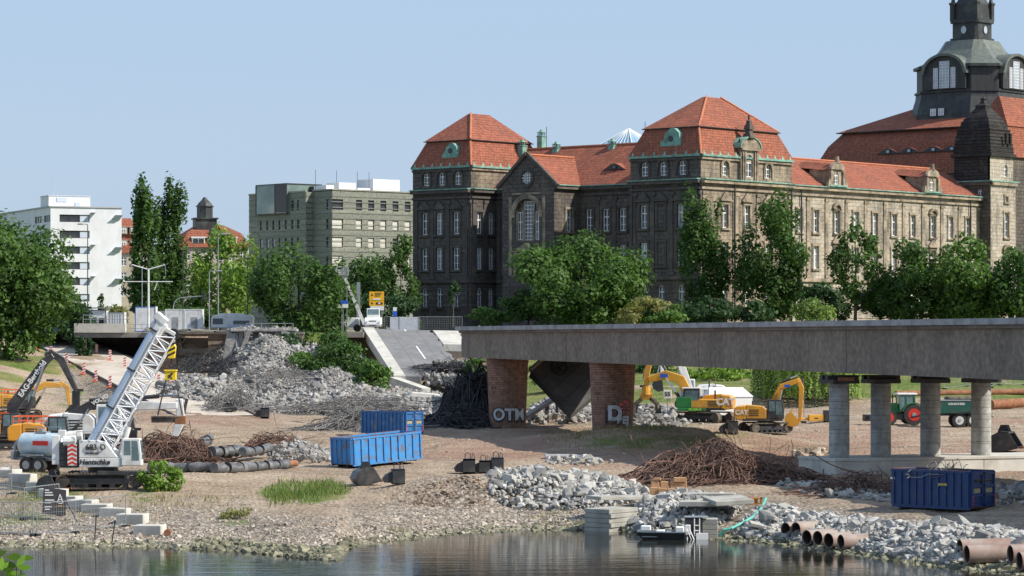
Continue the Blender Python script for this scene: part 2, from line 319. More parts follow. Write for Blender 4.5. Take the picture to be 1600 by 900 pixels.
def ground_material():
    m = bpy.data.materials.new('bare soil, gravel and grass'); m.use_nodes = True; t = m.node_tree; N = t.nodes; L = t.links; b = N['Principled BSDF']
    b.inputs['Roughness'].default_value = .95; b.inputs['Specular IOR Level'].default_value = .15
    tc = N.new('ShaderNodeTexCoord')
    def noise(s, d=6, st=None):
        n = N.new('ShaderNodeTexNoise'); n.inputs['Scale'].default_value = s; n.inputs['Detail'].default_value = d; n.inputs['Roughness'].default_value = .7
        v = tc.outputs['Object']
        if st: mp = N.new('ShaderNodeMapping'); mp.inputs['Scale'].default_value = st; L.new(v, mp.inputs[0]); v = mp.outputs[0]
        L.new(v, n.inputs[0]); return n.outputs[0]
    def rng(f, a, c, lo=0., hi=1.):
        r = N.new('ShaderNodeMapRange'); r.inputs[1].default_value = a; r.inputs[2].default_value = c; r.inputs[3].default_value = lo; r.inputs[4].default_value = hi; L.new(f, r.inputs[0]); return r.outputs[0]
    def mix(f, a, c):
        x = N.new('ShaderNodeMix'); x.data_type = 'RGBA'; L.new(f, x.inputs[0])
        for i, v in ((6, a), (7, c)):
            if isinstance(v, tuple): x.inputs[i].default_value = (*v, 1)
            else: L.new(v, x.inputs[i])
        return x.outputs[2]
    def attr(n): a = N.new('ShaderNodeAttribute'); a.attribute_name = n; return a.outputs['Fac']
    def mul(a, c):
        q = N.new('ShaderNodeMath'); q.operation = 'MULTIPLY'; L.new(a, q.inputs[0])
        if isinstance(c, float): q.inputs[1].default_value = c
        else: L.new(c, q.inputs[1])
        return q.outputs[0]
    soil = mix(rng(noise(.22, 8, (1, .5, 1)), .38, .62), (.285, .215, .15), (.43, .345, .255))
    soil = mix(rng(noise(1.6), .45, .75), soil, (.29, .22, .165))
    soil = mix(mul(rng(noise(.5, 7, (.35, 1.6, 1)), .52, .62), .55), soil, (.19, .135, .092))
    soil = mix(mul(attr('red'), rng(noise(.35, 8, (.5, 1, 1)), .36, .6)), soil, (.29, .175, .13))
    soil = mix(mul(attr('track'), .85), soil, (.17, .125, .088))
    vo = N.new('ShaderNodeTexVoronoi'); vo.inputs['Scale'].default_value = 3.2; L.new(tc.outputs['Object'], vo.inputs[0])
    gcol = N.new('ShaderNodeSeparateColor'); L.new(vo.outputs['Color'], gcol.inputs[0])
    gr = mix(rng(gcol.outputs[0], 0, 1), (.17, .145, .12), (.48, .43, .37))
    gr = mix(rng(vo.outputs['Distance'], .35, .75), gr, (.12, .10, .08))
    soil = mix(mul(attr('gravel'), rng(noise(.8), .3, .55)), soil, gr)
    gg = mix(rng(noise(1.1, 8), .35, .65), (.055, .10, .022), (.17, .21, .055))
    gg = mix(rng(noise(.12, 5), .45, .7), gg, (.25, .22, .10))
    soil = mix(rng(attr('grass'), .2, .6), soil, gg)
    dk = mix(rng(noise(2, 4), .4, .6), (.035, .033, .02), (.08, .075, .045))
    soil = mix(mul(attr('wet'), .9), soil, dk)
    L.new(soil, b.inputs['Base Color'])
    bn = N.new('ShaderNodeBump'); bn.inputs['Distance'].default_value = .16; L.new(noise(1.4, 10), bn.inputs['Height'])
    b2 = N.new('ShaderNodeBump'); b2.inputs['Distance'].default_value = .08; L.new(rng(vo.outputs['Distance'], 0, .7, 1., 0.), b2.inputs['Height']); L.new(bn.outputs[0], b2.inputs['Normal']); L.new(b2.outputs[0], b.inputs['Normal'])
    return m
g = link('ground', me, ground_material()); g['kind'] = 'structure'
# river
def water_material():
    m = bpy.data.materials.new('river water'); m.use_nodes = True; t = m.node_tree; N = t.nodes; L = t.links; b = N['Principled BSDF']
    b.inputs['Base Color'].default_value = (.02, .022, .016, 1); b.inputs['Roughness'].default_value = .06; b.inputs['IOR'].default_value = 1.33; b.inputs['Specular IOR Level'].default_value = .5
    tc = N.new('ShaderNodeTexCoord'); h = None
    for s, st, d in ((.7, (.3, 1.3, 1), .016), (3.5, (.35, 1.5, 1), .0035)):
        mp = N.new('ShaderNodeMapping'); mp.inputs['Scale'].default_value = st; L.new(tc.outputs['Object'], mp.inputs[0])
        n = N.new('ShaderNodeTexNoise'); n.inputs['Scale'].default_value = s; n.inputs['Detail'].default_value = 3; L.new(mp.outputs[0], n.inputs[0])
        bn = N.new('ShaderNodeBump'); bn.inputs['Distance'].default_value = d; bn.inputs['Strength'].default_value = 1; L.new(n.outputs[0], bn.inputs['Height'])
        if h: L.new(h, bn.inputs['Normal'])
        h = bn.outputs[0]
    L.new(h, b.inputs['Normal']); return m
wm = MB(); wm.add([(-1500, 15, 0), (1500, 15, 0), (1500, 200, 0), (-1500, 200, 0)], [(0, 1, 2, 3)])
wo = wm.build('river', water_material()); wo['kind'] = 'structure'

# ================================================================ buildings
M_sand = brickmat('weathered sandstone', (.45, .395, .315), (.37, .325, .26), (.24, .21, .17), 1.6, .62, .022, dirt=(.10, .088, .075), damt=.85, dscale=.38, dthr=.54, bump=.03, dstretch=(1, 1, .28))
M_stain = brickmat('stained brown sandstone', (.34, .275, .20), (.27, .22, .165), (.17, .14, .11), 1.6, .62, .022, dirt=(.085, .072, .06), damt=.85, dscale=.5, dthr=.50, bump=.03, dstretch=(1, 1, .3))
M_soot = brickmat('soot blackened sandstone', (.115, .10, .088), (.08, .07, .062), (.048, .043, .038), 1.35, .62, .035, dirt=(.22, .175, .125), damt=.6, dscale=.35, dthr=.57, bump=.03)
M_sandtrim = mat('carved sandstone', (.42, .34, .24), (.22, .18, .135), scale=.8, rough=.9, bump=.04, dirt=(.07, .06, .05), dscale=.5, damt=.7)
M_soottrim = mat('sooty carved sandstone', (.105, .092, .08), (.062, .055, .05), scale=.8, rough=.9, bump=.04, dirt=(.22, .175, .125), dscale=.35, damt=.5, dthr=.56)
M_tile = brickmat('red clay roof tiles', (.36, .12, .068), (.27, .092, .055), (.19, .068, .047), .7, .42, .03, dirt=(.20, .08, .055), damt=.65, dscale=.3, dthr=.50, bump=.05)
M_copper = mat('green copper', (.24, .44, .35), (.14, .28, .23), scale=1.2, rough=.7, dirt=(.05, .09, .08), dscale=.7)
M_bcopper = mat('dark weathered copper', (.055, .056, .055), (.032, .033, .035), scale=.6, rough=.55, metal=.2, dirt=(.11, .14, .11), dscale=.3, damt=.6, stretch=(3, 3, .4), dthr=.55)
M_blackstone = brickmat('black weathered stone', (.05, .045, .042), (.03, .028, .028), (.015, .015, .015), 2, .55, .05, dirt=(.2, .16, .11), damt=.5, dscale=.5, dthr=.63)
M_white = mat('white window paint', (.78, .78, .76), rough=.4)
M_glass = mat('window glass', (.035, .042, .05), (.07, .08, .09), scale=.35, rough=.08, spec=.8)
M_glassp = mat('pale window glass', (.5, .56, .62), (.3, .36, .42), scale=.5, rough=.1, spec=.8)
M_frame = mat('dark window frame', (.045, .045, .047), rough=.4)

def wall(mb, p0, d, length, z0, z1, ops, depth=.4):
    n = (d[1], -d[0])
    def pt(u, z, k=0): return (p0[0]+d[0]*u-n[0]*k, p0[1]+d[1]*u-n[1]*k, z)
    us = sorted({0, length}.union(*[{o[0]-o[2]/2, o[0]+o[2]/2} for o in ops]) if ops else {0, length})
    zs = sorted({z0, z1}.union(*[{o[1]-o[3]/2, o[1]+o[3]/2} for o in ops]) if ops else {z0, z1})
    for i in range(len(us)-1):
        for j in range(len(zs)-1):
            a, b, c, e = us[i], us[i+1], zs[j], zs[j+1]; um = (a+b)/2; zm = (c+e)/2
            if any(abs(um-o[0]) < o[2]/2 and abs(zm-o[1]) < o[3]/2 for o in ops): continue
            mb.add([pt(a, c), pt(b, c), pt(b, e), pt(a, e)], [(0, 1, 2, 3)])
    for o in ops:
        a, b, c, e = o[0]-o[2]/2, o[0]+o[2]/2, o[1]-o[3]/2, o[1]+o[3]/2
        for q in ([(a, c), (b, c)], [(b, c), (b, e)], [(b, e), (a, e)], [(a, e), (a, c)]):
            mb.add([pt(*q[0]), pt(*q[1]), pt(*q[1], depth), pt(*q[0], depth)], [(0, 1, 2, 3)])
        if len(o) > 4 and o[4] == 'arch':                # fill the corners above a round head
            r = o[2]/2; zc = e-r
            for s in (-1, 1):
                arc = [(o[0]+s*r*math.cos(t), zc+r*math.sin(t)) for t in np.linspace(0, PI/2, 6)]
                pts = [pt(o[0]+s*r, e)]+[pt(*q) for q in arc]
                mb.add(pts, [tuple(range(len(pts)))])
M_curt = mat('net curtain behind glass', (.34, .33, .31), (.2, .2, .2), scale=1.2, rough=.3, spec=.6)
_win = {}
def win_meshes(w_, h, style):
    k = (round(w_, 2), round(h, 2), style)
    if k in _win: return _win[k]
    f = MB(); t = .13; x, z = w_/2, h/2
    if style in ('cross', 'arch'):
        f.b2((-x, -.06, -z), (-x+t, .06, z)); f.b2((x-t, -.06, -z), (x, .06, z)); f.b2((-x+t, -.06, -z), (x-t, .06, -z+t)); f.b2((-x+t, -.06, z-t), (x-t, .06, z))
        f.b2((-.07, -.07, -z+t), (.07, .06, z-t)); f.b2((-x+t, -.075, z*.24), (-.07, .06, z*.24+.16)); f.b2((.07, -.075, z*.24), (x-t, .06, z*.24+.16)); f.b2((-x+t, -.05, -z*.45), (x-t, .05, -z*.45+.07))
        if style == 'arch':
            for s in (-1, 1):
                arc = [(s*x*math.cos(a), z-x+x*math.sin(a)) for a in np.linspace(0, PI/2, 6)]+[(s*x*.82*math.cos(a), z-x+x*.82*math.sin(a)) for a in np.linspace(PI/2, 0, 6)]
                f.prism(arc, -.065, .05)
    elif style == 'grid':
        n = max(2, int(w_/.55)); q = max(3, int(h/.6))
        for i in range(n+1): u = -x+w_*i/n; f.b2((u-.04, -.05, -z), (u+.04, .05, z))
        for i in range(q+1): v = -z+h*i/q; f.b2((-x, -.045, v-.04), (x, .045, v+.04))
    else:
        t = .1; f.b2((-x, -.05, -z), (-x+t, .05, z)); f.b2((x-t, -.05, -z), (x, .05, z)); f.b2((-x+t, -.05, -z), (x-t, .05, -z+t)); f.b2((-x+t, -.05, z-t), (x-t, .05, z))
    fm = f.build('window', M_white if style in ('cross', 'arch', 'grid') else M_frame)
    pm = MB().b2((-x+.02, .02, -z+.02), (x-.02, .045, z-.02)).build('pane', M_glass)
    _win[k] = (fm.data, pm.data); bpy.data.objects.remove(fm); bpy.data.objects.remove(pm); return _win[k]
def window(parent, p0, d, u, zc, w_, h, style='cross', depth=.32, glass=None, fmat=None, name='window'):
    a, b = win_meshes(w_, h, style); n = (d[1], -d[0]); o = bpy.data.objects.new(name, a if fmat is None else a.copy()); C.objects.link(o); o.parent = parent
    o.location = (p0[0]+d[0]*u-n[0]*depth, p0[1]+d[1]*u-n[1]*depth, zc); o.rotation_euler = (0, 0, math.atan2(d[1], d[0]))
    if fmat: o.data.materials[0] = fmat
    g_ = bpy.data.objects.new('pane', b if glass is None else b.copy()); C.objects.link(g_); g_.parent = o
    if glass: g_.data.materials[0] = glass
    return o
def hiproof(mb, x0, y0, x1, y1, z0, levels):            # levels: (inset_x, inset_y, z)
    rings = [(x0, y0, x1, y1, z0)]+[(x0+a, y0+b, x1-a, y1-b, z) for a, b, z in levels]
    o = []
    for r in rings: o += [(r[0], r[1], r[4]), (r[2], r[1], r[4]), (r[2], r[3], r[4]), (r[0], r[3], r[4])]
    fs = [(0, 3, 2, 1)]
    for k in range(len(rings)-1): fs += [(4*k+i, 4*k+(i+1) % 4, 4*k+4+(i+1) % 4, 4*k+4+i) for i in range(4)]
    n = 4*len(rings); fs.append((n-4, n-3, n-2, n-1)); mb.add(o, fs)
LEFT = (0, -1); RIGHT = (1, 0)                          # wall directions, left to right as seen
class Building:
    def __init__(s, name, px, D, ang, label, cat, z=12, X=None):
        s.a = R(ang); s.X = (px-800)/F*D; s.Y = D; s.z = z; s.E = empty(name, (s.X, s.Y, z), s.a, label, cat); s.c, s.s = math.cos(s.a), math.sin(s.a)
    def lx(s, px, y=0): r = (px-800)/F; X0 = s.X-s.s*y; Y0 = s.Y+s.c*y; return (r*Y0-X0)/(s.c-r*s.s)
    def ly(s, px, x=0): r = (px-800)/F; X0 = s.X+s.c*x; Y0 = s.Y+s.s*x; return (X0-r*Y0)/(s.s+r*s.c)
    def zz(s, py, x=0, y=0): Y = s.Y+s.s*x+s.c*y; return CZ-(py-HY)/F*Y-s.z
B = Building('ministry_building', 1095, 440, 49, 'huge blackened sandstone ministry building with red mansard roofs and dark copper tower', 'government building')
E = B.E
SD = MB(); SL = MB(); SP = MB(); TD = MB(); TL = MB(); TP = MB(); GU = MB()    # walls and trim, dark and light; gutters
def trim_win(mb, p0, d, u, zc, w_, h, hood=0):
    n = (d[1], -d[0]); a = math.atan2(d[1], d[0])
    def bx(du, dz, sx, sz, pr): mb.box((p0[0]+d[0]*(u+du)+n[0]*pr/2, p0[1]+d[1]*(u+du)+n[1]*pr/2, zc+dz), (sx, pr, sz), rz=a)
    bx(-w_/2-.2, 0, .34, h+.1, .14); bx(w_/2+.2, 0, .34, h+.1, .14); bx(0, h/2+.22, w_+.9, .36, .2); bx(0, -h/2-.2, w_+.9, .28, .3)
    if hood == 1:
        bx(0, h/2+.62, w_+1.5, .2, .45); 
        for k in range(6): bx(0, h/2+.8+.2*k, (w_+1.4)*(1-k/6), .2, .3-.02*k)
    if hood == 2:
        for k in range(8):
            t = PI*(k+.5)/8; bx(-math.cos(t)*(w_/2+.35), h/2+.4+math.sin(t)*.75, .55, .35, .4)
def band(mb, p0, d, L_, z, h, pr, over=0):
    n = (d[1], -d[0]); a = math.atan2(d[1], d[0]); mb.box((p0[0]+d[0]*L_/2+n[0]*pr/2, p0[1]+d[1]*L_/2+n[1]*pr/2, z), (L_+2*over, pr, h), rz=a)
def facade(W_, T_, p0, d, L_, ztop, us, rows, style='cross', pil=True, cornice=True, blind=()):
    ops = []
    for r, (zc, w_, h, st, hood) in enumerate(rows):
        for i, u in enumerate(us):
            if (r, i) in blind: continue
            ops.append((u, zc, w_, h)+(('arch',) if st == 'arch' else ())); window(E, p0, d, u, zc, w_, h, st, glass=random.choice([None, None, None, None, M_curt, M_glassp]))
            if st != 'arch': trim_win(T_, p0, d, u, zc, w_, h, hood)
            else: band(T_, (p0[0]+d[0]*(u-w_/2-.3), p0[1]+d[1]*(u-w_/2-.3)), d, w_+.6, zc-h/2-.2, .25, .3)
    for r, i in blind: trim_win(T_, p0, d, us[i], rows[r][0], rows[r][1], rows[r][2], rows[r][4])
    wall(W_, p0, d, L_, -1.5, ztop, ops)
    if pil:
        mids = [(a+b)/2 for a, b in zip(us[:-1], us[1:])]+[min(.7, us[0]/2), L_-min(.7, (L_-us[-1])/2)]
        for m_ in mids:
            q = (p0[0]+d[0]*(m_-.4), p0[1]+d[1]*(m_-.4)); band(T_, q, d, .8, 15.0, 12.2, .16); band(T_, q, d, 1.1, 21.2, .5, .26); band(T_, q, d, 1.1, 9.1, .5, .24)
    band(T_, p0, d, L_, 8.5, .55, .38); band(T_, p0, d, L_, .8, 2.2, .25)
    for k, z in enumerate(np.arange(2.6, 8.0, .9)): band(T_, p0, d, L_, z, .07, .05)
    if cornice: band(T_, p0, d, L_, 21.9, .35, .3); band(T_, p0, d, L_, 22.9, .5, .75, .0); band(GU, p0, d, L_, 23.25, .16, .95)
ROWS = [(5.9, 1.25, 3.1, 'arch', 0), (12.1, 1.35, 3.5, 'cross', 0), (17.8, 1.35, 3.5, 'cross', 0)]
ROWSP = [(5.9, 1.25, 3.1, 'arch', 0), (12.1, 1.35, 3.5, 'cross', 0), (17.8, 1.35, 3.5, 'cross', 1)]
y1 = B.ly(985); x1 = B.lx(1237); yl0 = B.ly(736); yl1 = B.ly(645)
# corner pavilion
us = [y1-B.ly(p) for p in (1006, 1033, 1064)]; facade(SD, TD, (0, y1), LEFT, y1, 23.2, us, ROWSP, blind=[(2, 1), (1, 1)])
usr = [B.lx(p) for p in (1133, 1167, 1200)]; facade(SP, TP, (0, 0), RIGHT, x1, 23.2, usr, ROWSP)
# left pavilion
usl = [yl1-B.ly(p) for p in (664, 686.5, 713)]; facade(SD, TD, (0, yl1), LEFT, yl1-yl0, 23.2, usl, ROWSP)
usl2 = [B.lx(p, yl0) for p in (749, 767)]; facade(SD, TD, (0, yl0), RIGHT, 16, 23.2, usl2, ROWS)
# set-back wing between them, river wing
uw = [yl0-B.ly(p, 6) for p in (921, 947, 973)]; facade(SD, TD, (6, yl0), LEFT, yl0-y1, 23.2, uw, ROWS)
for k, p in enumerate((1274.5, 1307, 1337, 1367, 1396.6, 1426, 1457, 1485, 1512)): pass
ur = [B.lx(p, 1)-x1 for p in (1249, 1274.5, 1307, 1337, 1367, 1396.6, 1426, 1457, 1485, 1512)]
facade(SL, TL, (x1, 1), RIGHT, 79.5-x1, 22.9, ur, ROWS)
for p in (1307, 1457): trim_win(TL, (x1, 1), RIGHT, B.lx(p, 1)-x1, 17.8, 1.35, 3.5, 2); trim_win(TL, (x1, 1), RIGHT, B.lx(p, 1)-x1, 12.1, 1.35, 3.5, 1)
# attic storeys of the pavilions
def attic(W_, T_, p0, d, L_, us, zt=26.7):
    ops = [(u, 25.0, 1.3, 2.1, 'arch') for u in us]; wall(W_, p0, d, L_, 23.2, zt, ops)
    for u in us:
        window(E, p0, d, u, 25.0, 1.3, 2.1, 'arch')
        for k in range(9):
            t = PI*k/8; q = u-math.cos(t)*1.0; n = (d[1], -d[0]); T_.box((p0[0]+d[0]*q+n[0]*.12, p0[1]+d[1]*q+n[1]*.12, 25.4+math.sin(t)*.95), (.42, .24, .42), rz=math.atan2(d[1], d[0]))
        for s in (-1.05, 1.05): band(T_, (p0[0]+d[0]*(u+s-.15), p0[1]+d[1]*(u+s-.15)), d, .3, 24.6, 1.5, .2)
    band(T_, p0, d, L_, 26.4, .35, .3); band(GU, p0, d, L_, 26.8, .3, .5)
    for k in range(int(L_/2.1)+1):
        q = .6+k*(L_-1.2)/int(L_/2.1); GU.box((p0[0]+d[0]*q, p0[1]+d[1]*q, 27.25), (.55, .55, .6), tx=.3, ty=.3)
attic(SD, TD, (0, y1), LEFT, y1, [y1-B.ly(p) for p in (1007, 1036, 1066)])
attic(SP, TP, (0, 0), RIGHT, x1, [B.lx(p) for p in (1133, 1200)])
attic(SD, TD, (0, yl1), LEFT, yl1-yl0, [yl1-B.ly(p) for p in (666, 690, 715)])
attic(SP, TP, (0, yl0), RIGHT, 16, [])
# backs and inner sides so the blocks are closed
for (a, b, c, d_, zt) in ((0, 0, x1, y1, 26.7), (0, yl0, 16, yl1, 26.7)):
    wall(SD, (c, b), (0, 1), d_-b, -1.5, zt, []); wall(SD, (c, d_), (-1, 0), c-a, -1.5, zt, [])
wall(SD, (22, y1), (0, 1), yl0-y1, -1.5, 23.2, []); wall(SL, (79.5, 17), (-1, 0), 79.5-x1, -1.5, 22.9, [])
# central dormer of the corner pavilion
u = B.lx(1167); dm = MB()
ops = [(u, 25.6, 1.7, 3.4, 'arch')]
wall(SL, (u-2.2, -.5), RIGHT, 4.4, 23.3, 28.3, [(2.2, 25.6, 1.7, 3.4, 'arch')]); window(E, (u-2.2, -.5), RIGHT, 2.2, 25.6, 1.7, 3.4, 'arch')
SL.b2((u-2.2, -.49, 23.3), (u-2.15, 3.5, 28.3)); SL.b2((u+2.15, -.49, 23.3), (u+2.2, 3.5, 28.3))
for s in (-1.8, -1.25, 1.25, 1.8): TL.box((u+s, -.62, 25.6), (.28, .25, 4.2))
TL.box((u, -.65, 28.1), (4.8, .5, .35)); arc = [(u+2.6*math.cos(t), 28.2+1.7*math.sin(t)) for t in np.linspace(0, PI, 13)]
TL.prism(arc, -.75, -.4); GU.prism([(u+2.75*math.cos(t), 28.3+1.8*math.sin(t)) for t in np.linspace(0, PI, 13)]+[(u+2.6*math.cos(t), 28.25+1.65*math.sin(t)) for t in np.linspace(PI, 0, 13)], -.9, 3.2)
SL.prism(arc, -.4, 3.6)
for z, s in ((30.2, 1.5), (30.9, .9), (31.5, 1.2), (32.2, .7), (33, .3)): TD.box((u, -.4, z), (s, s, .7), tx=.8, ty=.8)
for s in (-2.3, 2.3): TD.box((u+s, -.4, 29), (.5, .5, 1.2), tx=.5, ty=.5)
# pediments on the shaded pavilion fronts
# gable projection
ya, yb = B.ly(866, -.4), B.ly(785, -.4); ym = B.ly(824, -.4); L_ = yb-ya; uc = yb-ym
P0 = (-.4, yb)
ops = [(uc, 16.4, 5.4, 8.2, 'arch'), (uc-1.35, 11.0, 1.3, 3.4), (uc+1.35, 11.0, 1.3, 3.4), (uc-.6, 2.9, 4.2, 8.2, 'arch')]
ops[0] = (uc, 17.9, 5.0, 6.6, 'arch')
wall(SD, P0, LEFT, L_, -1.5, 23.0, ops, .9)
for du, w_, h, zc in ((0, 1.9, 6.0, 17.8), (-1.85, 1.1, 4.4, 17.0), (1.85, 1.1, 4.4, 17.0)): window(E, P0, LEFT, uc+du, zc, w_, h, 'grid' if du == 0 else 'cross', .55)
SL.mi = 0
TL2 = MB()
for s in (-1.1, 1.1, -2.45, 2.45): TL2.box((-.4+.35, yb-uc-s, 17.0), (.3, .3, 5.2))
TL2.b2((.15, yb-uc-2.5, 14.4), (.5, yb-uc+2.5, 14.9))
wall(TL2, (.45, yb-uc+2.5), LEFT, 5.0, 14.6, 21.2, [(2.5, 17.8, 1.9, 6.0), (.65, 17.0, 1.1, 4.4), (4.35, 17.0, 1.1, 4.4)], .2)
for k in range(6): TL2.box((-.62, ym, 13.2+.2*k), (.35, 4.2*(1-k/6), .2))
TL2.b2((-.75, yb-uc-2.9, 12.9), (-.4, yb-uc+2.9, 13.1)); TL2.b2((-.6, yb-uc-2.7, 9.1), (-.4, yb-uc-2.2, 12.9)); TL2.b2((-.6, yb-uc+2.2, 9.1), (-.4, yb-uc+2.7, 12.9)); TL2.b2((-.6, yb-uc-.35, 9.1), (-.4, yb-uc+.35, 12.9))
for s in (-1.35, 1.35): window(E, P0, LEFT, uc+s, 11.0, 1.3, 3.4, 'cross')
for k in range(17):
    t = PI*k/16; TL2.box((-.55, ym+math.cos(t)*2.9, 18.7+math.sin(t)*2.9), (.4, .7, .7), rx=t)
    TD.box((-.6, ym+.6+math.cos(t)*2.5, 4.9+math.sin(t)*2.5), (.5, .65, .65), rx=t)
TD.b2((-.1, ym-1.5, -1), (.4, ym+2.7, 7.2)); window(E, (-.4, yb), LEFT, uc-.6, 3.2, 2.4, 6, 'cross', .45)
for s_ in (-3.75, 3.15): TL2.b2((-.52, ym+s_, 9.2), (-.38, ym+s_+.6, 21.6))
TL2.b2((-.56, yb-uc-3.0, 21.9), (-.38, yb-uc+3.0, 22.2)); gz = 27.8
SD.add([(-.4, ya-.7, 23), (-.4, yb+.7, 23), (-.4, ym, gz+.4)], [(0, 1, 2)])
for (p, q) in (((ya-.9, 23.1), (ym, gz+.6)), ((yb+.9, 23.1), (ym, gz+.6))):
    TD._bar((-.6, p[0], p[1]), (-.6, q[0], q[1]), .5, .5)
for k in range(24):                                      # ring of the round window in the gable
    t = 2*PI*k/24; TD.box((-.55, ym+1.25*math.cos(t), 24.5+1.25*math.sin(t)), (.35, .38, .38), rx=t)
rw = MB(); [rw.b2((-.5, ym-.95+.38*k, 24.5-math.sqrt(max(.02, .95**2-(-.95+.38*k)**2))), (-.42, ym-.87+.38*k, 24.5+math.sqrt(max(.02, .95**2-(-.87+.38*k)**2)))) for k in range(6)]
for k in range(3): rw.b2((-.52, ym-.95, 24.0+.45*k), (-.44, ym+.95, 24.08+.45*k))
rwo = rw.build('round_window', M_white, E); MB().cyl((-.43, ym, 24.5), (-.41, ym, 24.5), 1.1, n=24).build('pane', M_glass, rwo)
wall(SD, (-.4, ya), RIGHT, 6.4, -1.5, 23.2, [(3.6, 17.8, 1.3, 3.4)]); window(E, (-.4, ya), RIGHT, 3.6, 17.8, 1.3, 3.4); wall(SD, (6, yb), (-1, 0), 6.4, -1.5, 23.2, [])
trim_win(TL2, (-.4, ya), RIGHT, 3.6, 17.8, 1.3, 3.4); band(TD, (-.4, ya), RIGHT, 6.4, 22.9, .5, .6); band(GU, (-.4, ya), RIGHT, 6.4, 23.25, .16, .8); band(TD, (-.4, ya), RIGHT, 6.4, 8.5, .5, .3)
# roofs
RF = Pieces()
hiproof(RF, -.3, -.3, x1+.3, y1+.3, 26.9, [(.5, .5, 28), (1.2, 1.2, 29.6), (1.9, 1.9, 31.2)]); hiproof(RF, 1.3, 1.3, x1-1.3, y1-1.3, 31.25, [((x1-2.6)/2-1.9, (y1-2.6)/2-.4, 36.4)])
hiproof(RF, -.3, yl0-.3, 18.3, yl1+.3, 26.9, [(.5, .5, 28), (1.2, 1.2, 29.6), (1.9, 1.9, 31.2)]); hiproof(RF, 1.3, yl0+1.3, 16.7, yl1-1.3, 31.25, [(5.6, (yl1-yl0-2.6)/2-.4, 35.9)])
def gable(mb, a0, a1, b0, bm_, b1, ze, zr, axis):        # ridge along axis
    q = [(a0, b0, ze), (a0, bm_, zr), (a0, b1, ze), (a1, b0, ze), (a1, bm_, zr), (a1, b1, ze)]
    if axis == 'y': q = [(b, a, z) for a, b, z in q]
    mb.add(q, [(0, 1, 4, 3), (1, 2, 5, 4), (0, 2, 1), (3, 4, 5), (0, 3, 5, 2)])
gable(RF, y1-1, yl0+1, 5.2, 14, 22.8, 23.35, 30.1, 'y'); gable(RF, -.2, 13.5, ya-.7, ym, yb+.7, 23.3, 28.0, 'x')
gable(RF, x1-1, 80, .2, 9, 17.8, 23.1, 28.2, 'x')
# hall roof behind and the red roof right of the turret
hx0, hy0, hx1, hy1 = 94, 3.3, 140, 47.5
hiproof(RF, hx0, hy0, hx1, hy1, 28.5, [(1.6, 1.6, 31.5), (3.0, 3.0, 34.5), (5, 5, 37)]); hiproof(RF, hx0+4.2, hy0+4.2, hx1-4.2, hy1-4.2, 37.05, [(14.5, 14.5, 43.5)])
rx0 = B.lx(1600, 0)-3
hiproof(RF, rx0, 1, rx0+30, 10, 30.6, [(.7, .7, 33), (1.3, 1.3, 36)]); hiproof(RF, rx0+1.1, 2.1, rx0+28.9, 8.9, 36.05, [(2.5, 3.2, 41.5)])
wall(SD, (rx0+.5, 9.5), LEFT, 8, -1.5, 30.6, []); wall(SD, (rx0+.5, 1.5), RIGHT, 29, -1.5, 30.6, [(6, 17.8, 1.3, 3.4), (11, 17.8, 1.3, 3.4)]); wall(SD, (hx0+.3, hy1), LEFT, hy1-hy0, -1.5, 28.6, []); wall(SD, (hx0, hy0+.3), RIGHT, 39, -1.5, 28.6, [])
# eyebrow and stone dormers
def eyebrow(x, y, z, w_, ax):
    d_ = [(w_*(t-.5), .95*math.sin(PI*t)**1.5) for t in np.linspace(0, 1, 13)]
    if ax == 'x': q = [(x, y-a, z+h) for a, h in d_]+[(x+2.6, y-a, z+h+.25) for a, h in d_]
    else: q = [(x+a, y, z+h) for a, h in d_]+[(x+a, y+2.6, z+h+.25) for a, h in d_]
    n = 13; RF.add(q, [(i, i+1, n+i+1, n+i) for i in range(n-1)]); 
    dk = MB(); dk.add(q[:n], [tuple(range(n))]); return dk
for k, p in enumerate((1384, 1417, 1455, 1484)):
    y = B.ly(p, hx0+1.2); dk = eyebrow(hx0+1.9, y, 32.6, 5.2, 'x'); dk.build('eyebrow_dormer', M_frame, E)
    window(E, (hx0+1.8, y+.5), LEFT, .5, 33.0, .9, .7, 'plain', 0, glass=M_glassp)
y = B.ly(955, 7.5); eyebrow(8.2, y, 25.8, 4.6, 'x').build('eyebrow_dormer', M_frame, E); window(E, (8.1, y+.5), LEFT, .5, 26.2, .9, .6, 'plain', 0)
for p in (1307, 1456):
    x = B.lx(p, .3); d0 = MB(); wall(d0, (x-1.5, .3), RIGHT, 3, 23.4, 26.2, [(1.5, 24.8, 1.1, 2.1, 'arch')]); window(E, (x-1.5, .3), RIGHT, 1.5, 24.8, 1.1, 2.1, 'arch', .2)
    d0.b2((x-1.5, .31, 23.4), (x-1.45, 4.5, 26.2)); d0.b2((x+1.45, .31, 23.4), (x+1.5, 4.5, 26.2)); d0.prism([(x+1.9*math.cos(t), 26.1+1.2*math.sin(t)) for t in np.linspace(0, PI, 11)], -.05, .5)
    for s in (-1.7, 1.7): d0.box((x+s, .2, 24.6), (.5, .5, 2.6)); d0.box((x+s*1.35, .2, 23.9), (.9, .5, 1.2), tx=.4)
    d0.cyl((x, .2, 27.1), (x, .2, 28.2), .42, .3, n=8); dd = d0.build('dormer', M_sandtrim, E)
    RF.add([(x-1.7, .4, 25.9), (x, .4, 27.1), (x+1.7, .4, 25.9), (x-1.7, 7, 26.6), (x, 7, 27.6), (x+1.7, 7, 26.6)], [(0, 1, 4, 3), (1, 2, 5, 4), (0, 2, 1)])
    GU.box((x, .1, 23.5), (4.6, .5, .25))
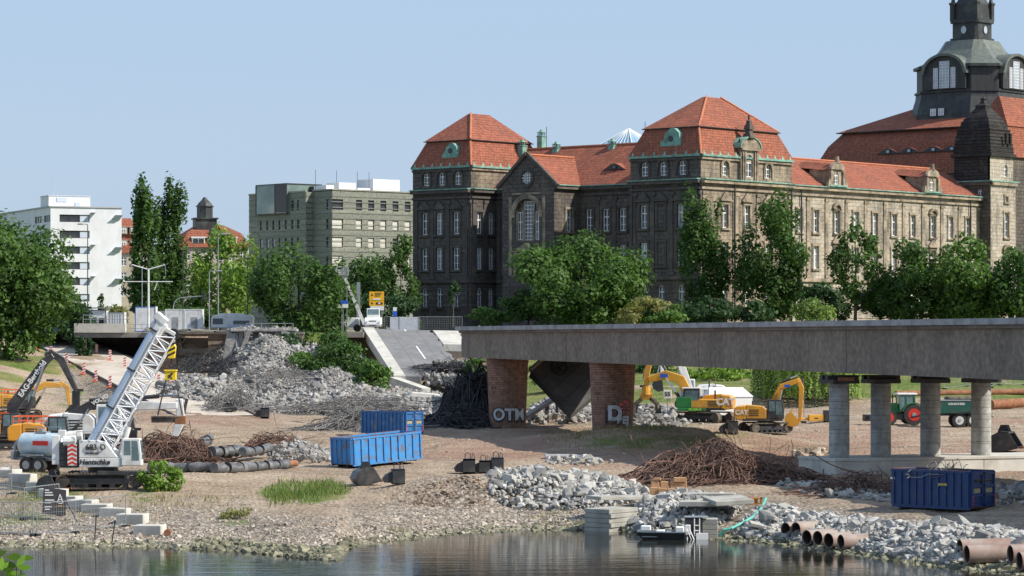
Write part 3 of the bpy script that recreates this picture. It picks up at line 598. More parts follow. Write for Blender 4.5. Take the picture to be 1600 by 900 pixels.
# heraldic copper dormers on the pavilion roofs
for (px_, py_, s_) in ((704, 236, 1.), (1048, 217, 1.15)):
    y = B.ly(px_, .7); z = B.zz(py_, .7, y); cp = MB(); arc = [(.0, 0), (1.9, 0), (1.9, .5), (1.6, 1.7), (.9, 2.3), (.3, 2.4), (-.6, 1.7), (-1.0, .8), (-1.5, .5), (-1.5, 0)]
    n = len(arc); q = [(.3, y-a*s_, z-1.1+h*s_) for a, h in arc]+[(2.2, y-a*s_, z-1.1+h*s_) for a, h in arc]
    cp.add(q, [tuple(range(n))]+[(i, (i+1) % n, n+(i+1) % n, n+i) for i in range(n)]); dq = cp.build('copper_dormer', M_copper, E); ev = MB().cyl((.28, y-.3, z), (.22, y-.3, z), .45, n=12); ev.build('oculus', M_frame, dq)
# chimney turrets in copper along the ridge
for (px_, y0_, x_) in ((816, 243, 13), (869.5, 247, 13.5), (957, 243, 13.5), (846, 228, 17)):
    y = B.ly(px_, x_); z = B.zz(y0_, x_, y); c_ = MB(); c_.M = Matrix.Translation((x_, y, z)) @ Matrix.Scale(.56, 4); x_ = y = z = 0; c_.box((x_, y, z+1.0), (1.9, 1.9, 3.6)); c_.box((x_, y, z+2.8), (2.3, 2.3, .25))
    for a in (-.7, 0, .7):
        for b in (-.7, .7): c_.box((x_+a, y+b, z+3.4), (.25, .25, 1)); c_.box((x_+b, y+a, z+3.4), (.25, .25, 1))
    c_.box((x_, y, z+4.05), (2.2, 2.2, .3), tx=.7, ty=.7); c_.box((x_, y, z+4.5), (1.1, 1.1, .6), tx=.4, ty=.4); ch = c_.build('roof_vent', M_copper, E, bevel=.03)
for (px_, y0_) in ((854, 198), (1008, 190), (1333, 240)):
    y = B.ly(px_, 14) if px_ < 1200 else 9; x = 14 if px_ < 1200 else B.lx(px_, 9); MB().cyl((x, y, 29), (x, y, B.zz(y0_, x, y)), .05, n=5).build('lightning_rod', M_frame, E)
# ridge tiles and hips
HP = MB()
for (a, b) in (((0+1.5, 1.5, 31.25), ((x1)/2-1.7, y1/2-.3, 36.5)), ((-.25, -.25, 26.95), (1.6, 1.6, 31.3)), ((-.25, yl0-.25, 26.95), (1.6, yl0+1.6, 31.3)), ((1.3, yl0+1.3, 31.3), (6.9, yl0+6.2, 36)), ((x1-1.4, 1.4, 31.3), (x1/2+1.7, y1/2-.4, 36.5)),
               ((x1-1, 9, 28.3), (80, 9, 28.3)), ((14, y1, 30.2), (14, yl0, 30.2)), ((-.9, ym, 28.2), (11, ym, 28.2))): HP.cyl(a, b, .17, n=6)
HP.build('ridge_tiles', mat('orange ridge tiles', (.52, .2, .1), (.4, .14, .07), rough=.85), E)
cs = MB(); cs.b2((1.2, 1.2, 31.15), (x1-1.2, y1-1.2, 31.27)); cs.b2((1.2, yl0+1.2, 31.15), (16.8, yl1-1.2, 31.27)); cs.b2((hx0+4, hy0+4, 36.9), (hx1-4, hy1-4, 37.07)); cs.build('roof_break_moulding', M_bcopper, E)
# drain pipes
dp = MB()
for a in ((-.25, .6), (-.25, y1-.5), (-.25, yl0+.6), (5.75, y1+.6), (8.1, -.3), (x1-.4, -.3), (x1+3.6, .7), (76, .7)): MB().cyl((a[0], a[1], 0), (a[0], a[1], 22.6), .13, n=6).build('drain_pipe', M_frame, E)
# stair turret with bell-shaped stone dome
tx0, tx1, ty0, ty1 = 79.3, 87.3, -1.2, 6.6
def facadeT():
    W_ = SL; p0 = (tx0, ty0); ops = [(5.0, 18.6, 1.4, 4.2, 'arch'), (5, 12.2, 1.4, 3.4, 'arch'), (5, 5.9, 1.3, 3), (5, 23.0, .9, .9)]
    wall(W_, p0, RIGHT, tx1-tx0, -1.5, 25.8, ops)
    for o in ops: window(E, p0, RIGHT, o[0], o[1], o[2], o[3], 'arch' if len(o) > 4 else 'cross'); trim_win(TL, p0, RIGHT, o[0], o[1], o[2], o[3], 2 if o[3] == 3.4 else 0)
    wall(SD, (tx0, ty1), LEFT, ty1-ty0, -1.5, 25.8, [(5.6, 24, .9, 1.2)]); window(E, (tx0, ty1), LEFT, 5.6, 24, .9, 1.2)
    wall(SD, (tx1, ty0), (0, 1), ty1-ty0, -1.5, 25.8, []); wall(SD, (tx1, ty1), (-1, 0), tx1-tx0, -1.5, 25.8, [])
facadeT()
band(TL, (tx0, ty0), RIGHT, tx1-tx0, 25.6, .6, .4); band(TD, (tx0, ty1), LEFT, ty1-ty0, 25.6, .6, .4); GU.b2((tx0-.5, ty0-.5, 25.9), (tx1+.5, ty1+.5, 26.1))
tt = MB(); tcx, tcy = (tx0+tx1)/2, (ty0+ty1)/2
wall(SL, (tx0+.3, ty0+.3), RIGHT, tx1-tx0-.6, 26.1, 30.2, [(5, 27.9, 1.2, 2, 'arch')]); window(E, (tx0+.3, ty0+.3), RIGHT, 5, 27.9, 1.2, 2, 'arch'); tt.b2((tx0+.3, ty0+.8, 26.1), (tx1-.3, ty1-.3, 30.15))
prof = [(30.2, 4.9), (30.8, 4.9), (30.81, 4.55), (32, 4.45), (33, 4.25), (34.5, 3.95), (35.2, 4.0), (35.21, 3.7), (36.4, 3.3), (37.4, 2.6), (38.3, 1.8), (39, 1.2), (39.4, 1.25), (39.8, .6), (40.3, .35), (40.6, .55), (41, .1)]
prof = [(30.2+(z-30.2)*.97, r*.82) for z, r in prof]
for (z0_, r0_), (z1_, r1_) in zip(prof[:-1], prof[1:]):
    if z1_-z0_ > .05: tt.box((tcx, tcy, (z0_+z1_)/2), (2*r0_, 2*r0_, z1_-z0_), tx=r1_/r0_, ty=r1_/r0_)
for z in np.arange(31.2, 37.2, .62):
    r_ = np.interp(z, [p[0] for p in prof], [p[1] for p in prof])+.1; tt.box((tcx, tcy, z), (2*r_, 2*r_, .16))
tt.box((tx0+6.0, ty0-.2, 33.4), (.5, .4, 1.8)); tt.box((tx0+4.6, ty0-.2, 33.4), (.3, .4, 1.8)); tt.build('turret_dome', M_blackstone, E)
# great copper tower
tc_ = (112.3, 23.2)
def ring(a, c, z): return [(-a, -a+c, z), (-a+c, -a, z), (a-c, -a, z), (a, -a+c, z), (a, a-c, z), (a-c, a, z), (-a+c, a, z), (-a, a-c, z)]
def loft(mb, lev):
    q = [p for l in lev for p in ring(*l)]; n = 8
    fs = [tuple(range(7, -1, -1)), tuple(range(len(q)-8, len(q)))]
    for k in range(len(lev)-1): fs += [(n*k+i, n*k+(i+1) % n, n*k+n+(i+1) % n, n*k+n+i) for i in range(n)]
    mb.add([(p[0]+tc_[0], p[1]+tc_[1], p[2]) for p in q], fs)
tw = MB(); loft(tw, [(9.7, 4.1, 28), (9.7, 4.1, 40.5), (9.4, 3.9, 42), (8.9, 3.6, 44), (8.75, 3.5, 45.2)])
loft(tw, [(9.0, 3.6, 45.2), (9.0, 3.6, 45.7)]); loft(tw, [(8.6, 3.4, 45.7), (8.6, 3.4, 50.6)]); loft(tw, [(9.2, 3.7, 50.6), (9.2, 3.7, 51.2)])
for s in range(-7, 8):                                   # standing seams
    for (a, b) in (((s*.9, -8.7), (s*.9, -8.7)), ((-8.7, s*.9), (-8.7, s*.9))):
        if abs(s*.9) < 5: tw.box((tc_[0]+a[0], tc_[1]+a[1], 48), (.12, .12, 4.6)); tw.box((tc_[0]+a[0]*1.08, tc_[1]+a[1]*1.11, 37), (.14, .14, 7))
tower = tw.build('tower', M_bcopper, E)
M_seam = mat('grey green seamed copper roofing', (.16, .18, .15), (.10, .11, .10), scale=.8, rough=.5, metal=.15, stretch=(2, 2, .4))
tr_ = MB(); loft(tr_, [(9.1, 3.7, 51.2), (7.0, 2.8, 52.6), (5.2, 2.0, 54.8), (4.0, 1.2, 57.0)]); 
tr_.build('tower_roof', M_seam, tower)
lt = MB(); loft(lt, [(3.9, .7, 56.6), (3.9, .7, 57.5)]); loft(lt, [(3.4, .5, 57.5), (3.4, .5, 60.3)]); loft(lt, [(3.8, .6, 60.3), (3.8, .6, 61)]); loft(lt, [(3.2, .5, 61), (3.0, .5, 63.8), (2.0, .4, 65.5), (1.4, .3, 69), (.2, .05, 78)])
for sx in (-1, 1):
    for sy in (-1, 1): lt.box((tc_[0]+sx*3.1, tc_[1]+sy*3.1, 62.2), (1.1, 1.1, 3)); lt.box((tc_[0]+sx*3.1, tc_[1]+sy*3.1, 63.9), (1.4, 1.4, .4)); lt.cyl((tc_[0]+sx*3.1, tc_[1]+sy*3.1, 64.1), (tc_[0]+sx*3.1, tc_[1]+sy*3.1, 64.8), .55, .35, n=8)
lt.build('lantern', M_bcopper, tower)
ocl = MB()
for a, d in (((-3.5, 0), 'x'), ((0, -3.5), 'y')):
    p = (tc_[0]+a[0], tc_[1]+a[1], 59); q = (p[0]-(.12 if d == 'x' else 0), p[1]-(.12 if d == 'y' else 0), 59); ocl.cyl(p, q, .7, n=14)
ocl.build('oculus', M_glassp, tower)
gl = MB()
for sx in (-1, 1):
    for sy in (-1, 1): gl.cyl((tc_[0]+sx*3.1, tc_[1]+sy*3.1, 64.8), (tc_[0]+sx*3.1, tc_[1]+sy*3.1, 65.6), .22, .4, n=8); 
gl.build('gilded_ball', mat('gilding', (.7, .5, .15), rough=.3, metal=.8), tower)
for face in (0, 1):                                       # arched dormers of the tower
    db = MB(); sh = [(-4.4, 45.8), (4.4, 45.8), (4.4, 49.2)]+[(4.1*math.cos(t), 49.6+3.7*math.sin(t)) for t in np.linspace(.12, PI-.12, 15)]+[(-4.4, 49.2)]
    db.M = Matrix.Translation((tc_[0], tc_[1], 0)) @ (Matrix.Rotation(-PI/2, 4, 'Z') if face == 0 else Matrix())
    db.prism(sh, -9.3, -4); o_ = db.build('tower_dormer', M_bcopper, tower)
    rr = MB(); rr.M = db.M; rr.prism([(4.7*math.cos(t), 49.5+4.15*math.sin(t)) for t in np.linspace(.05, PI-.05, 17)]+[(4.1*math.cos(t), 49.5+3.6*math.sin(t)) for t in np.linspace(PI-.05, .05, 17)], -9.8, -4.2); rr.b2((-4.9, -9.8, 49.1), (-4.2, -8, 49.7)); rr.b2((4.2, -9.8, 49.1), (4.9, -8, 49.7)); rr.build('dormer_roof', M_seam, tower)
    for du, w_, h, zc in ((0, 2.0, 5.8, 49.0), (-1.85, .9, 4.4, 48.3), (1.85, .9, 4.4, 48.3)):
        p0 = (tc_[0]-9.34, tc_[1]) if face == 0 else (tc_[0], tc_[1]-9.34); d = LEFT if face == 0 else RIGHT
        wo_ = window(tower, p0, d, du, zc, w_, h, 'grid', -.02, glass=M_glassp, name='tower_window')
def fz(z): return z-3.4 if z >= 57 else (37+(z-37)*.83 if z > 37 else z)
for o in [tower]+list(tower.children_recursive):
    if o.name.startswith('tower_window'): o.location.z = fz(o.location.z); o.scale.z = .83; continue
    if o.parent and o.parent.name.startswith('tower_window'): continue
    k_ = .8 if o.name.startswith(('lantern', 'oculus', 'gilded')) else 1
    for v in o.data.vertices:
        v.co.z = fz(v.co.z)
        if k_ < 1: v.co.x = tc_[0]+(v.co.x-tc_[0])*k_; v.co.y = tc_[1]+(v.co.y-tc_[1])*k_
# low round window in the roof of the tower base, glass pyramid over the courtyard
window(E, (tc_[0]-9.9, tc_[1]+2), LEFT, 0, 41.8-1.6, 1.2, 1.3, 'cross', -.05, glass=M_glassp); window(E, (tc_[0]-9.9, tc_[1]+.3), LEFT, 0, 41.8-1.6, 1.2, 1.3, 'cross', -.05, glass=M_glassp)
pz = 34.9; pc = ((P(982, 400, 500)-Vector((B.X, B.Y, 0)))); px_ = pc.x*B.c+pc.y*B.s; py_ = -pc.x*B.s+pc.y*B.c
py = MB(); h_ = 5.2; ap = (px_, py_, pz); bz = pz-4.2; q = [(px_-h_, py_-h_, bz), (px_+h_, py_-h_, bz), (px_+h_, py_+h_, bz), (px_-h_, py_+h_, bz), ap]; py.add(q, [(0, 1, 4), (1, 2, 4), (2, 3, 4), (3, 0, 4), (3, 2, 1, 0)])
go_ = py.build('glass_pyramid', mat('blue roof glass', (.12, .27, .42), (.2, .38, .52), scale=.5, rough=.12, spec=.8), E)
pf = MB()
for k in range(4):
    a, b = Vector(q[k]), Vector(q[(k+1) % 4]); pf.cyl(a, ap, .12, n=4)
    for t in np.linspace(0, 1, 9): pf.cyl(a.lerp(b, t), (a.lerp(b, t)).lerp(Vector(ap), .98 if k < 0 else 1), .06, n=4)
pf.build('glazing_bars', M_white, go_)
wb = MB(); wb.b2((px_-h_-1, py_-h_-1, -1), (px_+h_+1, py_+h_+1, bz-.05)); wb.build('courtyard_block', M_soot, E)
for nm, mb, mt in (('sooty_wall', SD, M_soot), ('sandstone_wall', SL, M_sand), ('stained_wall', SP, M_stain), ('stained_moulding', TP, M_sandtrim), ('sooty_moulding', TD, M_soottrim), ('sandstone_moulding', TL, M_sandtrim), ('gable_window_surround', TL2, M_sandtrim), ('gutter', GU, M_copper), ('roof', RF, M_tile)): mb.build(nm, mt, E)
MB().cyl((5.6, yl0-.2, 0), (5.6, yl0-.2, .1), .1).build('down_spout', M_frame, E)

# ---------------------------------------------------------------- grey banded office block
M_band = brickmat('grey green banded stone', (.27, .275, .225), (.20, .21, .175), (.06, .065, .06), 40, 1.05, .07, dirt=(.16, .17, .15), damt=.5, dscale=.6, dthr=.5, bump=.06, dstretch=(.15, .15, 2.2))
O = Building('office_block', 519, 560, 40, 'grey-green office block in banded stone with a glass box at its roof corner', 'office building'); E = O.E
W_ = MB(); zt = 27.4; Lr = 34; yb_ = O.ly(489); xa = -1.8; ya_ = O.ly(478, xa); yc_ = O.ly(389, xa)
rows = [O.zz(y, 4) for y in (320, 350, 379, 408)]
M_blind = mat('cream roller blinds', (.62, .60, .54), (.5, .48, .43), scale=.8, rough=.6)
ops = []; wl = []
for r, z in enumerate(rows):
    for i, p in enumerate((527.5, 561, 580, 599, 618, 637)):
        u = O.lx(p); w_ = 2.6 if i == 0 else 1.45
        ops.append((u, z, w_, 2.0)); wl.append(((0, 0), RIGHT, u, z, w_, r, i))
    for k in range(3): u = O.lx(637)+3+k*2.9; ops.append((u, z, 1.45, 2.0))
wall(W_, (0, 0), RIGHT, Lr, -1, zt, ops, .35)
for p0, d, u, z, w_, r, i in wl: window(E, p0, d, u, z, w_, 2.0, 'plain', .2, glass=(M_blind if r > 0 and not (r == 2 and i == 4) else M_glass))
ops = [(yb_-1.3, z, 1.2, 2.0) for z in rows]; wall(W_, (0, yb_), LEFT, yb_, -1, zt, ops, .35); [window(E, (0, yb_), LEFT, yb_-1.3, z, 1.2, 2.0, 'plain', .2) for z in rows]
wall(W_, (xa, ya_), RIGHT, 3, -1, zt-.2, [])
ops = []
for r, ys in enumerate((321, 351, 380, 405)):
    for i, p in enumerate((408, 418, 427.5, 437, 447, 457, 466)):
        if r == 0 and i < 4: continue
        y = O.ly(p, xa); z = O.zz(ys, xa, y); ops.append((yc_-y, z, .85, 1.9))
z_ = [o[1] for o in ops]; ops = [(o[0], sum(q[1] for q in ops if abs(q[1]-o[1]) < .9)/len([q for q in ops if abs(q[1]-o[1]) < .9]), .85, 1.9) for o in ops]
wall(W_, (xa, yc_), LEFT, yc_-ya_, -1, zt-.2, ops, .35)
for k, o in enumerate(ops): window(E, (xa, yc_), LEFT, o[0], o[1], .85, 1.9, 'plain', .2, glass=M_glassp if 9 < k < 13 else M_glass)
wall(W_, (Lr, 0), (0, 1), yc_, -1, zt, []); wall(W_, (Lr, yc_), (-1, 0), Lr-xa, -1, zt, [])
W_.add([(0, 0, zt), (Lr, 0, zt), (Lr, yb_, zt), (0, yb_, zt)], [(0, 1, 2, 3)]); W_.add([(xa, ya_, zt-.2), (Lr, ya_, zt-.2), (Lr, yc_, zt-.2), (xa, yc_, zt-.2)], [(0, 1, 2, 3)])
W_.build('wall', M_band, E)
fr = MB()
for z in np.arange(0, zt-.3, 1.05):
    fr.box((Lr/2, -.05, z), (Lr, .1, .09)); fr.box((-.05, yb_/2, z), (.1, yb_, .09)); fr.box((xa-.05, (ya_+yc_)/2, z), (.1, yc_-ya_, .09))
fr.b2((-.15, -.15, zt), (Lr, .3, zt+.25)); fr.b2((-.15, .3, zt), (.3, yb_, zt+.25)); fr.b2((xa-.15, ya_-.1, zt-.2), (xa+.3, yc_, zt+.1)); fr.build('ledge', mat('pale ledge stone', (.36, .36, .31), (.22, .22, .19), rough=.8), E)
ga, gb = O.ly(448, xa-.6), O.ly(400, xa-.6); gz0, gz1 = O.zz(335, xa, gb), O.zz(291, xa, gb)
gb_ = MB().b2((xa-.6, ga, gz0), (6, gb, gz1)); gbo = gb_.build('glass_corner_box', mat('green tinted glass', (.10, .15, .14), (.22, .28, .25), scale=.25, rough=.08, spec=.8), E)
gf = MB(); gm_ = ga+(gb-ga)*.38
for y in (ga, gm_, gb): gf.b2((xa-.7, y-.09, gz0), (xa-.58, y+.09, gz1))
gf.b2((xa-.7, ga, gz0-.2), (6, gb, gz0)); gf.b2((xa-.7, ga-.1, gz1), (6, gb, gz1+.2)); gf.b2((xa-.66, ga, gz0+.1), (xa-.61, gm_, gz1)); gf.build('glazing_bars', M_frame, gbo)
rb = MB(); rb.b2((3, O.ly(498, 3), zt), (12, O.ly(446, 3), gz1-.3)); rb.build('roof_storey', M_frame, E)
pb = MB(); x_ = O.lx(583, 4); pb.b2((x_, 4, zt), (x_+6.5, 9, zt+2.7)); pb.b2((x_-9, 3, zt), (x_-5, 7, zt+1.7)); pb.b2((x_-12, 3, zt), (x_-10.2, 7, zt+1.1)); pb.b2((x_-4.5, 3, zt), (x_-1.5, 6, zt+.8)); pb.build('rooftop_unit', M_white, E)
an = MB(); [an.cyl((a, 4, zt), (a, 4, zt+4), .05, n=4) for a in (-1, 4, 9, x_-1)]; an.build('antenna', M_frame, E)

# ---------------------------------------------------------------- white apartment block
Wb = Building('apartment_block', 79, 570, 24, 'white apartment block with horizontal window bands and a rooftop plant box left of the poplars', 'apartment building'); E = Wb.E
M_render = mat('white render', (.74, .75, .77), (.66, .67, .69), scale=.4, rough=.85, dirt=(.5, .5, .5), dscale=.3, damt=.3, stretch=(1, 1, .3))
W_ = MB(); zt = 24.6; Lr = Wb.lx(190); u0, u1 = Wb.lx(93), Wb.lx(140); ops = []
for k, ys in enumerate((341, 366, 390.5, 415, 439.6, 465)): ops.append(((u0+u1)/2, Wb.zz(ys, 3), u1-u0, 1.45))
wall(W_, (0, 0), RIGHT, Lr, -1, zt, ops, .3)
M_bl2 = mat('pale blue shutters', (.52, .58, .66), rough=.6)
for o in ops:
    for a, b, gl_ in ((0, .34, M_glass), (.34, .67, M_glass), (.67, 1, M_bl2)):
        w_ = (b-a)*(u1-u0); window(E, (0, 0), RIGHT, u0+(a+b)/2*(u1-u0), o[1], w_, 1.45, 'plain', .18, glass=gl_)
yl = Wb.ly(-25); ops = [(yl-2.6, o[1]-.05, 4.6, 1.3) for o in ops]+[(yl-9, o[1]-.05, 5.5, 1.3) for o in ops[:]]
wall(W_, (0, yl), LEFT, yl, -1, zt, ops, .3); [window(E, (0, yl), LEFT, o[0]+s, o[1], o[2]/3, 1.3, 'plain', .18) for o in ops for s in (-o[2]/3, 0, o[2]/3)]
wall(W_, (Lr, 0), (0, 1), yl, -1, zt, []); wall(W_, (Lr, yl), (-1, 0), Lr, -1, zt, []); W_.add([(0, 0, zt), (Lr, 0, zt), (Lr, yl, zt), (0, yl, zt)], [(0, 1, 2, 3)])
W_.build('wall', M_render, E)
pr = MB(); pr.b2((-.2, -.2, zt), (Lr+.2, .2, zt+.25)); pr.b2((-.2, .2, zt), (.2, yl, zt+.25)); pr.build('parapet', mat('grey parapet', (.4, .4, .42), rough=.7), E)
x_ = Wb.lx(76, 3); pb = MB(); pb.b2((x_, 3, zt), (Wb.lx(141, 3), 9, zt+2.3)); pb.build('rooftop_unit', M_render, E); pb = MB(); pb.b2((x_+1.6, 2.9, zt+1.2), (x_+3.6, 2.99, zt+2)); pb.b2((x_-.1, 2.9, zt+2.3), (Wb.lx(141, 3)+.1, 9.1, zt+2.45)); pb.box((x_+5.4, 1.8, zt+.5), (1, .9, .9)); pb.cyl((x_+1.2, 4, zt+2), (x_+1.2, 4, zt+6), .05, n=4); pb.cyl((x_+2, 4, zt+2), (x_+2, 4, zt+3.6), .05, n=4); pb.build('vent', M_bl2, E)
for ys in (339, 389, 438):
    z = Wb.zz(ys, Lr); ca = MB(); x_ = Wb.lx(182); ca.add([(x_-1.2, -.02, z-.7), (x_+.6, -.02, z-.7), (x_+.9, -1.2, z+.3), (x_-.6, -1.2, z+.3), (x_-1.2, -.02, z-.65), (x_+.6, -.02, z-.65), (x_+.9, -1.2, z+.35), (x_-.6, -1.2, z+.35)], [(0, 1, 2, 3), (4, 5, 6, 7), (0, 1, 5, 4), (1, 2, 6, 5), (2, 3, 7, 6), (3, 0, 4, 7)]); ca.build('awning', M_bl2, E)
    x_ = Wb.lx(142); ca = MB(); ca.b2((x_, -1.3, z+.7), (x_+.9, 0, z+.78)); ca.build('awning', M_bl2, E)
# ---------------------------------------------------------------- old houses with red roofs
M_cream = mat('cream plaster', (.5, .44, .34), (.42, .37, .29), scale=.5, rough=.9, dirt=(.3, .26, .2))
def house(name, px0, px1, D, ang, ye, yr, label, wallm, rows_y, nwin, depth=12):
    Bd = Building(name, px0, D, ang, label, 'house'); L_ = Bd.lx(px1); W_ = MB(); ze, zr = Bd.zz(ye), Bd.zz(yr, L_/2, depth/2)
    us = [L_*(i+.5)/nwin for i in range(nwin)]; ops = [(u, Bd.zz(y), 1.2, 1.9) for u in us for y in rows_y]; wall(W_, (0, 0), RIGHT, L_, -1, ze, ops, .25)
    wall(W_, (0, depth), LEFT, depth, -1, ze, []); wall(W_, (L_, 0), (0, 1), depth, -1, ze, []); wall(W_, (L_, depth), (-1, 0), L_, -1, ze, []); W_.build('wall', wallm, Bd.E)
    for o in ops: window(Bd.E, (0, 0), RIGHT, o[0], o[1], 1.2, 1.9, 'cross', .15)
    Rf = MB(); hiproof(Rf, -.5, -.5, L_+.5, depth+.5, ze, [(1.8, 1.8, ze+(zr-ze)*.62), (min(L_/2-.3, 4.5), depth/2, zr)]); Rf.build('roof', M_tile, Bd.E); return Bd, L_, ze, zr
Bd, L_, ze, zr = house('old_house', 170, 232, 640, 12, 395, 341, 'narrow slice of a cream house with steep red roof between white block and first poplar', M_cream, (408, 432, 456), 4)
for k in range(4):
    for z in (ze+1.2, ze+4.1): x = L_*(k+.5)/4; d0 = MB(); d0.b2((x-.8, .2, z), (x+.8, 3, z+1.5)); d0.b2((x-1, .1, z+1.5), (x+1, 3, z+1.65)); d0.build('dormer', M_cream, Bd.E); window(Bd.E, (x, .18), RIGHT, 0, z+.8, 1, 1.1, 'cross', -.02)
Bd, L_, ze, zr = house('old_school', 284, 388, 600, 14, 386, 352, 'old building with red hipped roof and a dark domed roof turret behind light green tree', M_cream, (400, 424, 448), 6, 16)
x, y = Bd.lx(320, 6), 6; tw = MB(); tw.b2((x-2.2, y-2.2, ze), (x+2.2, y+2.2, Bd.zz(343, x, y))); z = Bd.zz(343, x, y); tw.b2((x-2.5, y-2.5, z), (x+2.5, y+2.5, z+.3)); tw.cyl((x, y, z+.3), (x, y, z+2.6), 1.65, n=8); tw.cyl((x, y, z+2.6), (x, y, z+2.8), 1.9, n=8)
for a, b in (((2.8, 1.7), (3.4, 1.3)), ((3.4, 1.3), (4.1, .6)), ((4.1, .6), (4.6, .3))): tw.cyl((x, y, z+a[0]-.0), (x, y, z+b[0]), a[1], b[1], n=8)
tw.build('roof_turret', M_bcopper, Bd.E)
for k in (1, 2.4, 3.9): x = L_*(k+.5)/6; d0 = MB(); d0.b2((x-1.3, 0, ze+.2), (x+1.3, 3, ze+1.9)); d0.b2((x-1.5, -.1, ze+1.9), (x+1.5, 3.3, ze+2.15)); d0.build('dormer', M_white, Bd.E); window(Bd.E, (x, -.02), RIGHT, -.6, ze+1.1, 1, 1.2, 'plain', -.02); window(Bd.E, (x, -.02), RIGHT, .6, ze+1.1, 1, 1.2, 'plain', -.02)
sk = MB(); sk.b2((L_*.42, 1.0, ze+2.6), (L_*.42+2, 1.2, ze+3.6)); sk.build('skylight', M_glass, Bd.E); cc = MB(); cc.b2((Bd.lx(310, 5), 5, zr-2), (Bd.lx(310, 5)+1, 6, zr+.4)); cc.build('chimney', M_white, Bd.E)

# ================================================================ bridge, walls, ramp, street
M_conc = mat('aged grey concrete', (.27, .255, .235), (.20, .19, .175), scale=.6, rough=.9, bump=.03, dirt=(.12, .11, .10), dscale=.35, damt=.7, stretch=(1, 1, .5))
M_concL = mat('pale new concrete', (.60, .58, .53), (.48, .465, .42), scale=.7, rough=.88, bump=.015, dirt=(.32, .30, .26), dscale=.5, damt=.5)
M_concD = mat('dark stained concrete', (.26, .225, .195), (.19, .165, .145), scale=.5, rough=.9, bump=.04, dirt=(.10, .085, .072), dscale=.2, damt=.6, stretch=(1, .25, 1))
M_fascia = mat('pale grey bridge kerb', (.36, .37, .38), (.27, .275, .28), scale=.8, rough=.7, dirt=(.15, .15, .15), dscale=.8)
M_asph = mat('worn asphalt', (.20, .20, .205), (.155, .155, .16), scale=.9, rough=.9, bump=.01, dirt=(.26, .25, .24), dscale=.3, damt=.5)
M_steel = mat('dark steel', (.05, .05, .052), (.03, .03, .032), scale=2, rough=.5, metal=.3)
M_blk = mat('black paint', (.025, .025, .028), (.04, .04, .042), scale=2, rough=.45)
M_rust = mat('rusty steel', (.30, .12, .055), (.16, .07, .04), scale=2.5, rough=.85, dirt=(.38, .2, .1), dscale=1.4)
M_pierb = brickmat('brown clinker brick', (.34, .19, .13), (.25, .145, .105), (.13, .10, .085), .9, .22, .02, dirt=(.10, .075, .065), damt=.5, dscale=.3, dthr=.52, dstretch=(1, 1, .5), bump=.02)
M_galv = mat('galvanised steel', (.42, .44, .45), (.3, .32, .33), scale=3, rough=.45, metal=.5)
M_wpaint = mat('white paint', (.80, .80, .78), (.70, .70, .68), scale=1.5, rough=.4, dirt=(.42, .38, .32), dscale=.9, damt=.45)
M_redp = mat('red paint', (.62, .04, .03), rough=.45)
# --- bridge deck: axis direction
A0 = Vector((-5.15, 296, 0)); bd = Vector((.3134, -.9496, 0)); bn_ = Vector((.9496, .3134, 0)); Lb = 152
bridge = empty('bridge_deck', (A0.x, A0.y, 0), math.atan2(bd.y, bd.x), 'long grey concrete bridge deck ending in a broken edge above two brick piers', 'bridge')
# local frame: x along the deck towards the river, +y = away/right
zT = lambda x: 12.42+.0022*x
zB = lambda x: 9.68-.0049*x
def beam(mb, x0, x1, y0, y1_, fb, ft, n=1):
    for i in range(n):
        a, b = x0+(x1-x0)*i/n, x0+(x1-x0)*(i+1)/n
        mb.add([(a, y0, fb(a)), (a, y1_, fb(a)), (a, y1_, ft(a)), (a, y0, ft(a)), (b, y0, fb(b)), (b, y1_, fb(b)), (b, y1_, ft(b)), (b, y0, ft(b))], [(0, 1, 2, 3), (7, 6, 5, 4), (0, 4, 5, 1), (1, 5, 6, 2), (2, 6, 7, 3), (3, 7, 4, 0)])
bb = MB(); n = 12
for i in range(n):
    y0, y1_ = 13*i/n, 13*(i+1)/n; j = random.uniform(0, 1.6)
    for q in range(3):
        za, zb_ = 9.7+q*.9, 9.7+(q+1)*.9; bb.b2((j*.5+random.uniform(-.25, .5)*(q < 2), y0+.001*q, za), (3.2, y1_, zb_+.02))
M_gird = brickmat('streaked girder concrete', (.265, .222, .178), (.24, .2, .162), (.17, .145, .118), 9, 20, .015, dirt=(.115, .098, .083), damt=.5, dscale=.35, dthr=.50, bump=.01, dstretch=(1, 1, .45))
m = MB(); beam(m, 3, Lb, 0, 13, zB, zT, 8); m.build('girder', M_gird, bridge); bb.build('broken_end', M_concD, bridge)
m = MB(); beam(m, -.3, Lb, -.5, 0, lambda x: zT(x)-.06, lambda x: zT(x)+.34, 1); m.build('kerb', M_fascia, bridge); m = MB(); beam(m, -.2, Lb, 13, 13.5, lambda x: zT(x)-.06, lambda x: zT(x)+.34, 1); m.build('kerb', M_fascia, bridge)
m = MB(); beam(m, .1, Lb, -.22, -.004, lambda x: zT(x)-.3, lambda x: zT(x)-.06, 1); m.build('deck_slab', M_concD, bridge)
m = MB(); beam(m, 0.2, Lb, .01, 12.99, lambda x: zT(x)+.004, lambda x: zT(x)+.07, 1); m.build('road_surface', M_asph, bridge)
for x in (32, 64, 92, 120): m = MB(); beam(m, x, x+.06, -.012, 0, zB, lambda x: zT(x)-.3, 1); m.build('joint', M_blk, bridge)
def onb(x, y, z): return A0+bd*x+bn_*y+Vector((0, 0, z))
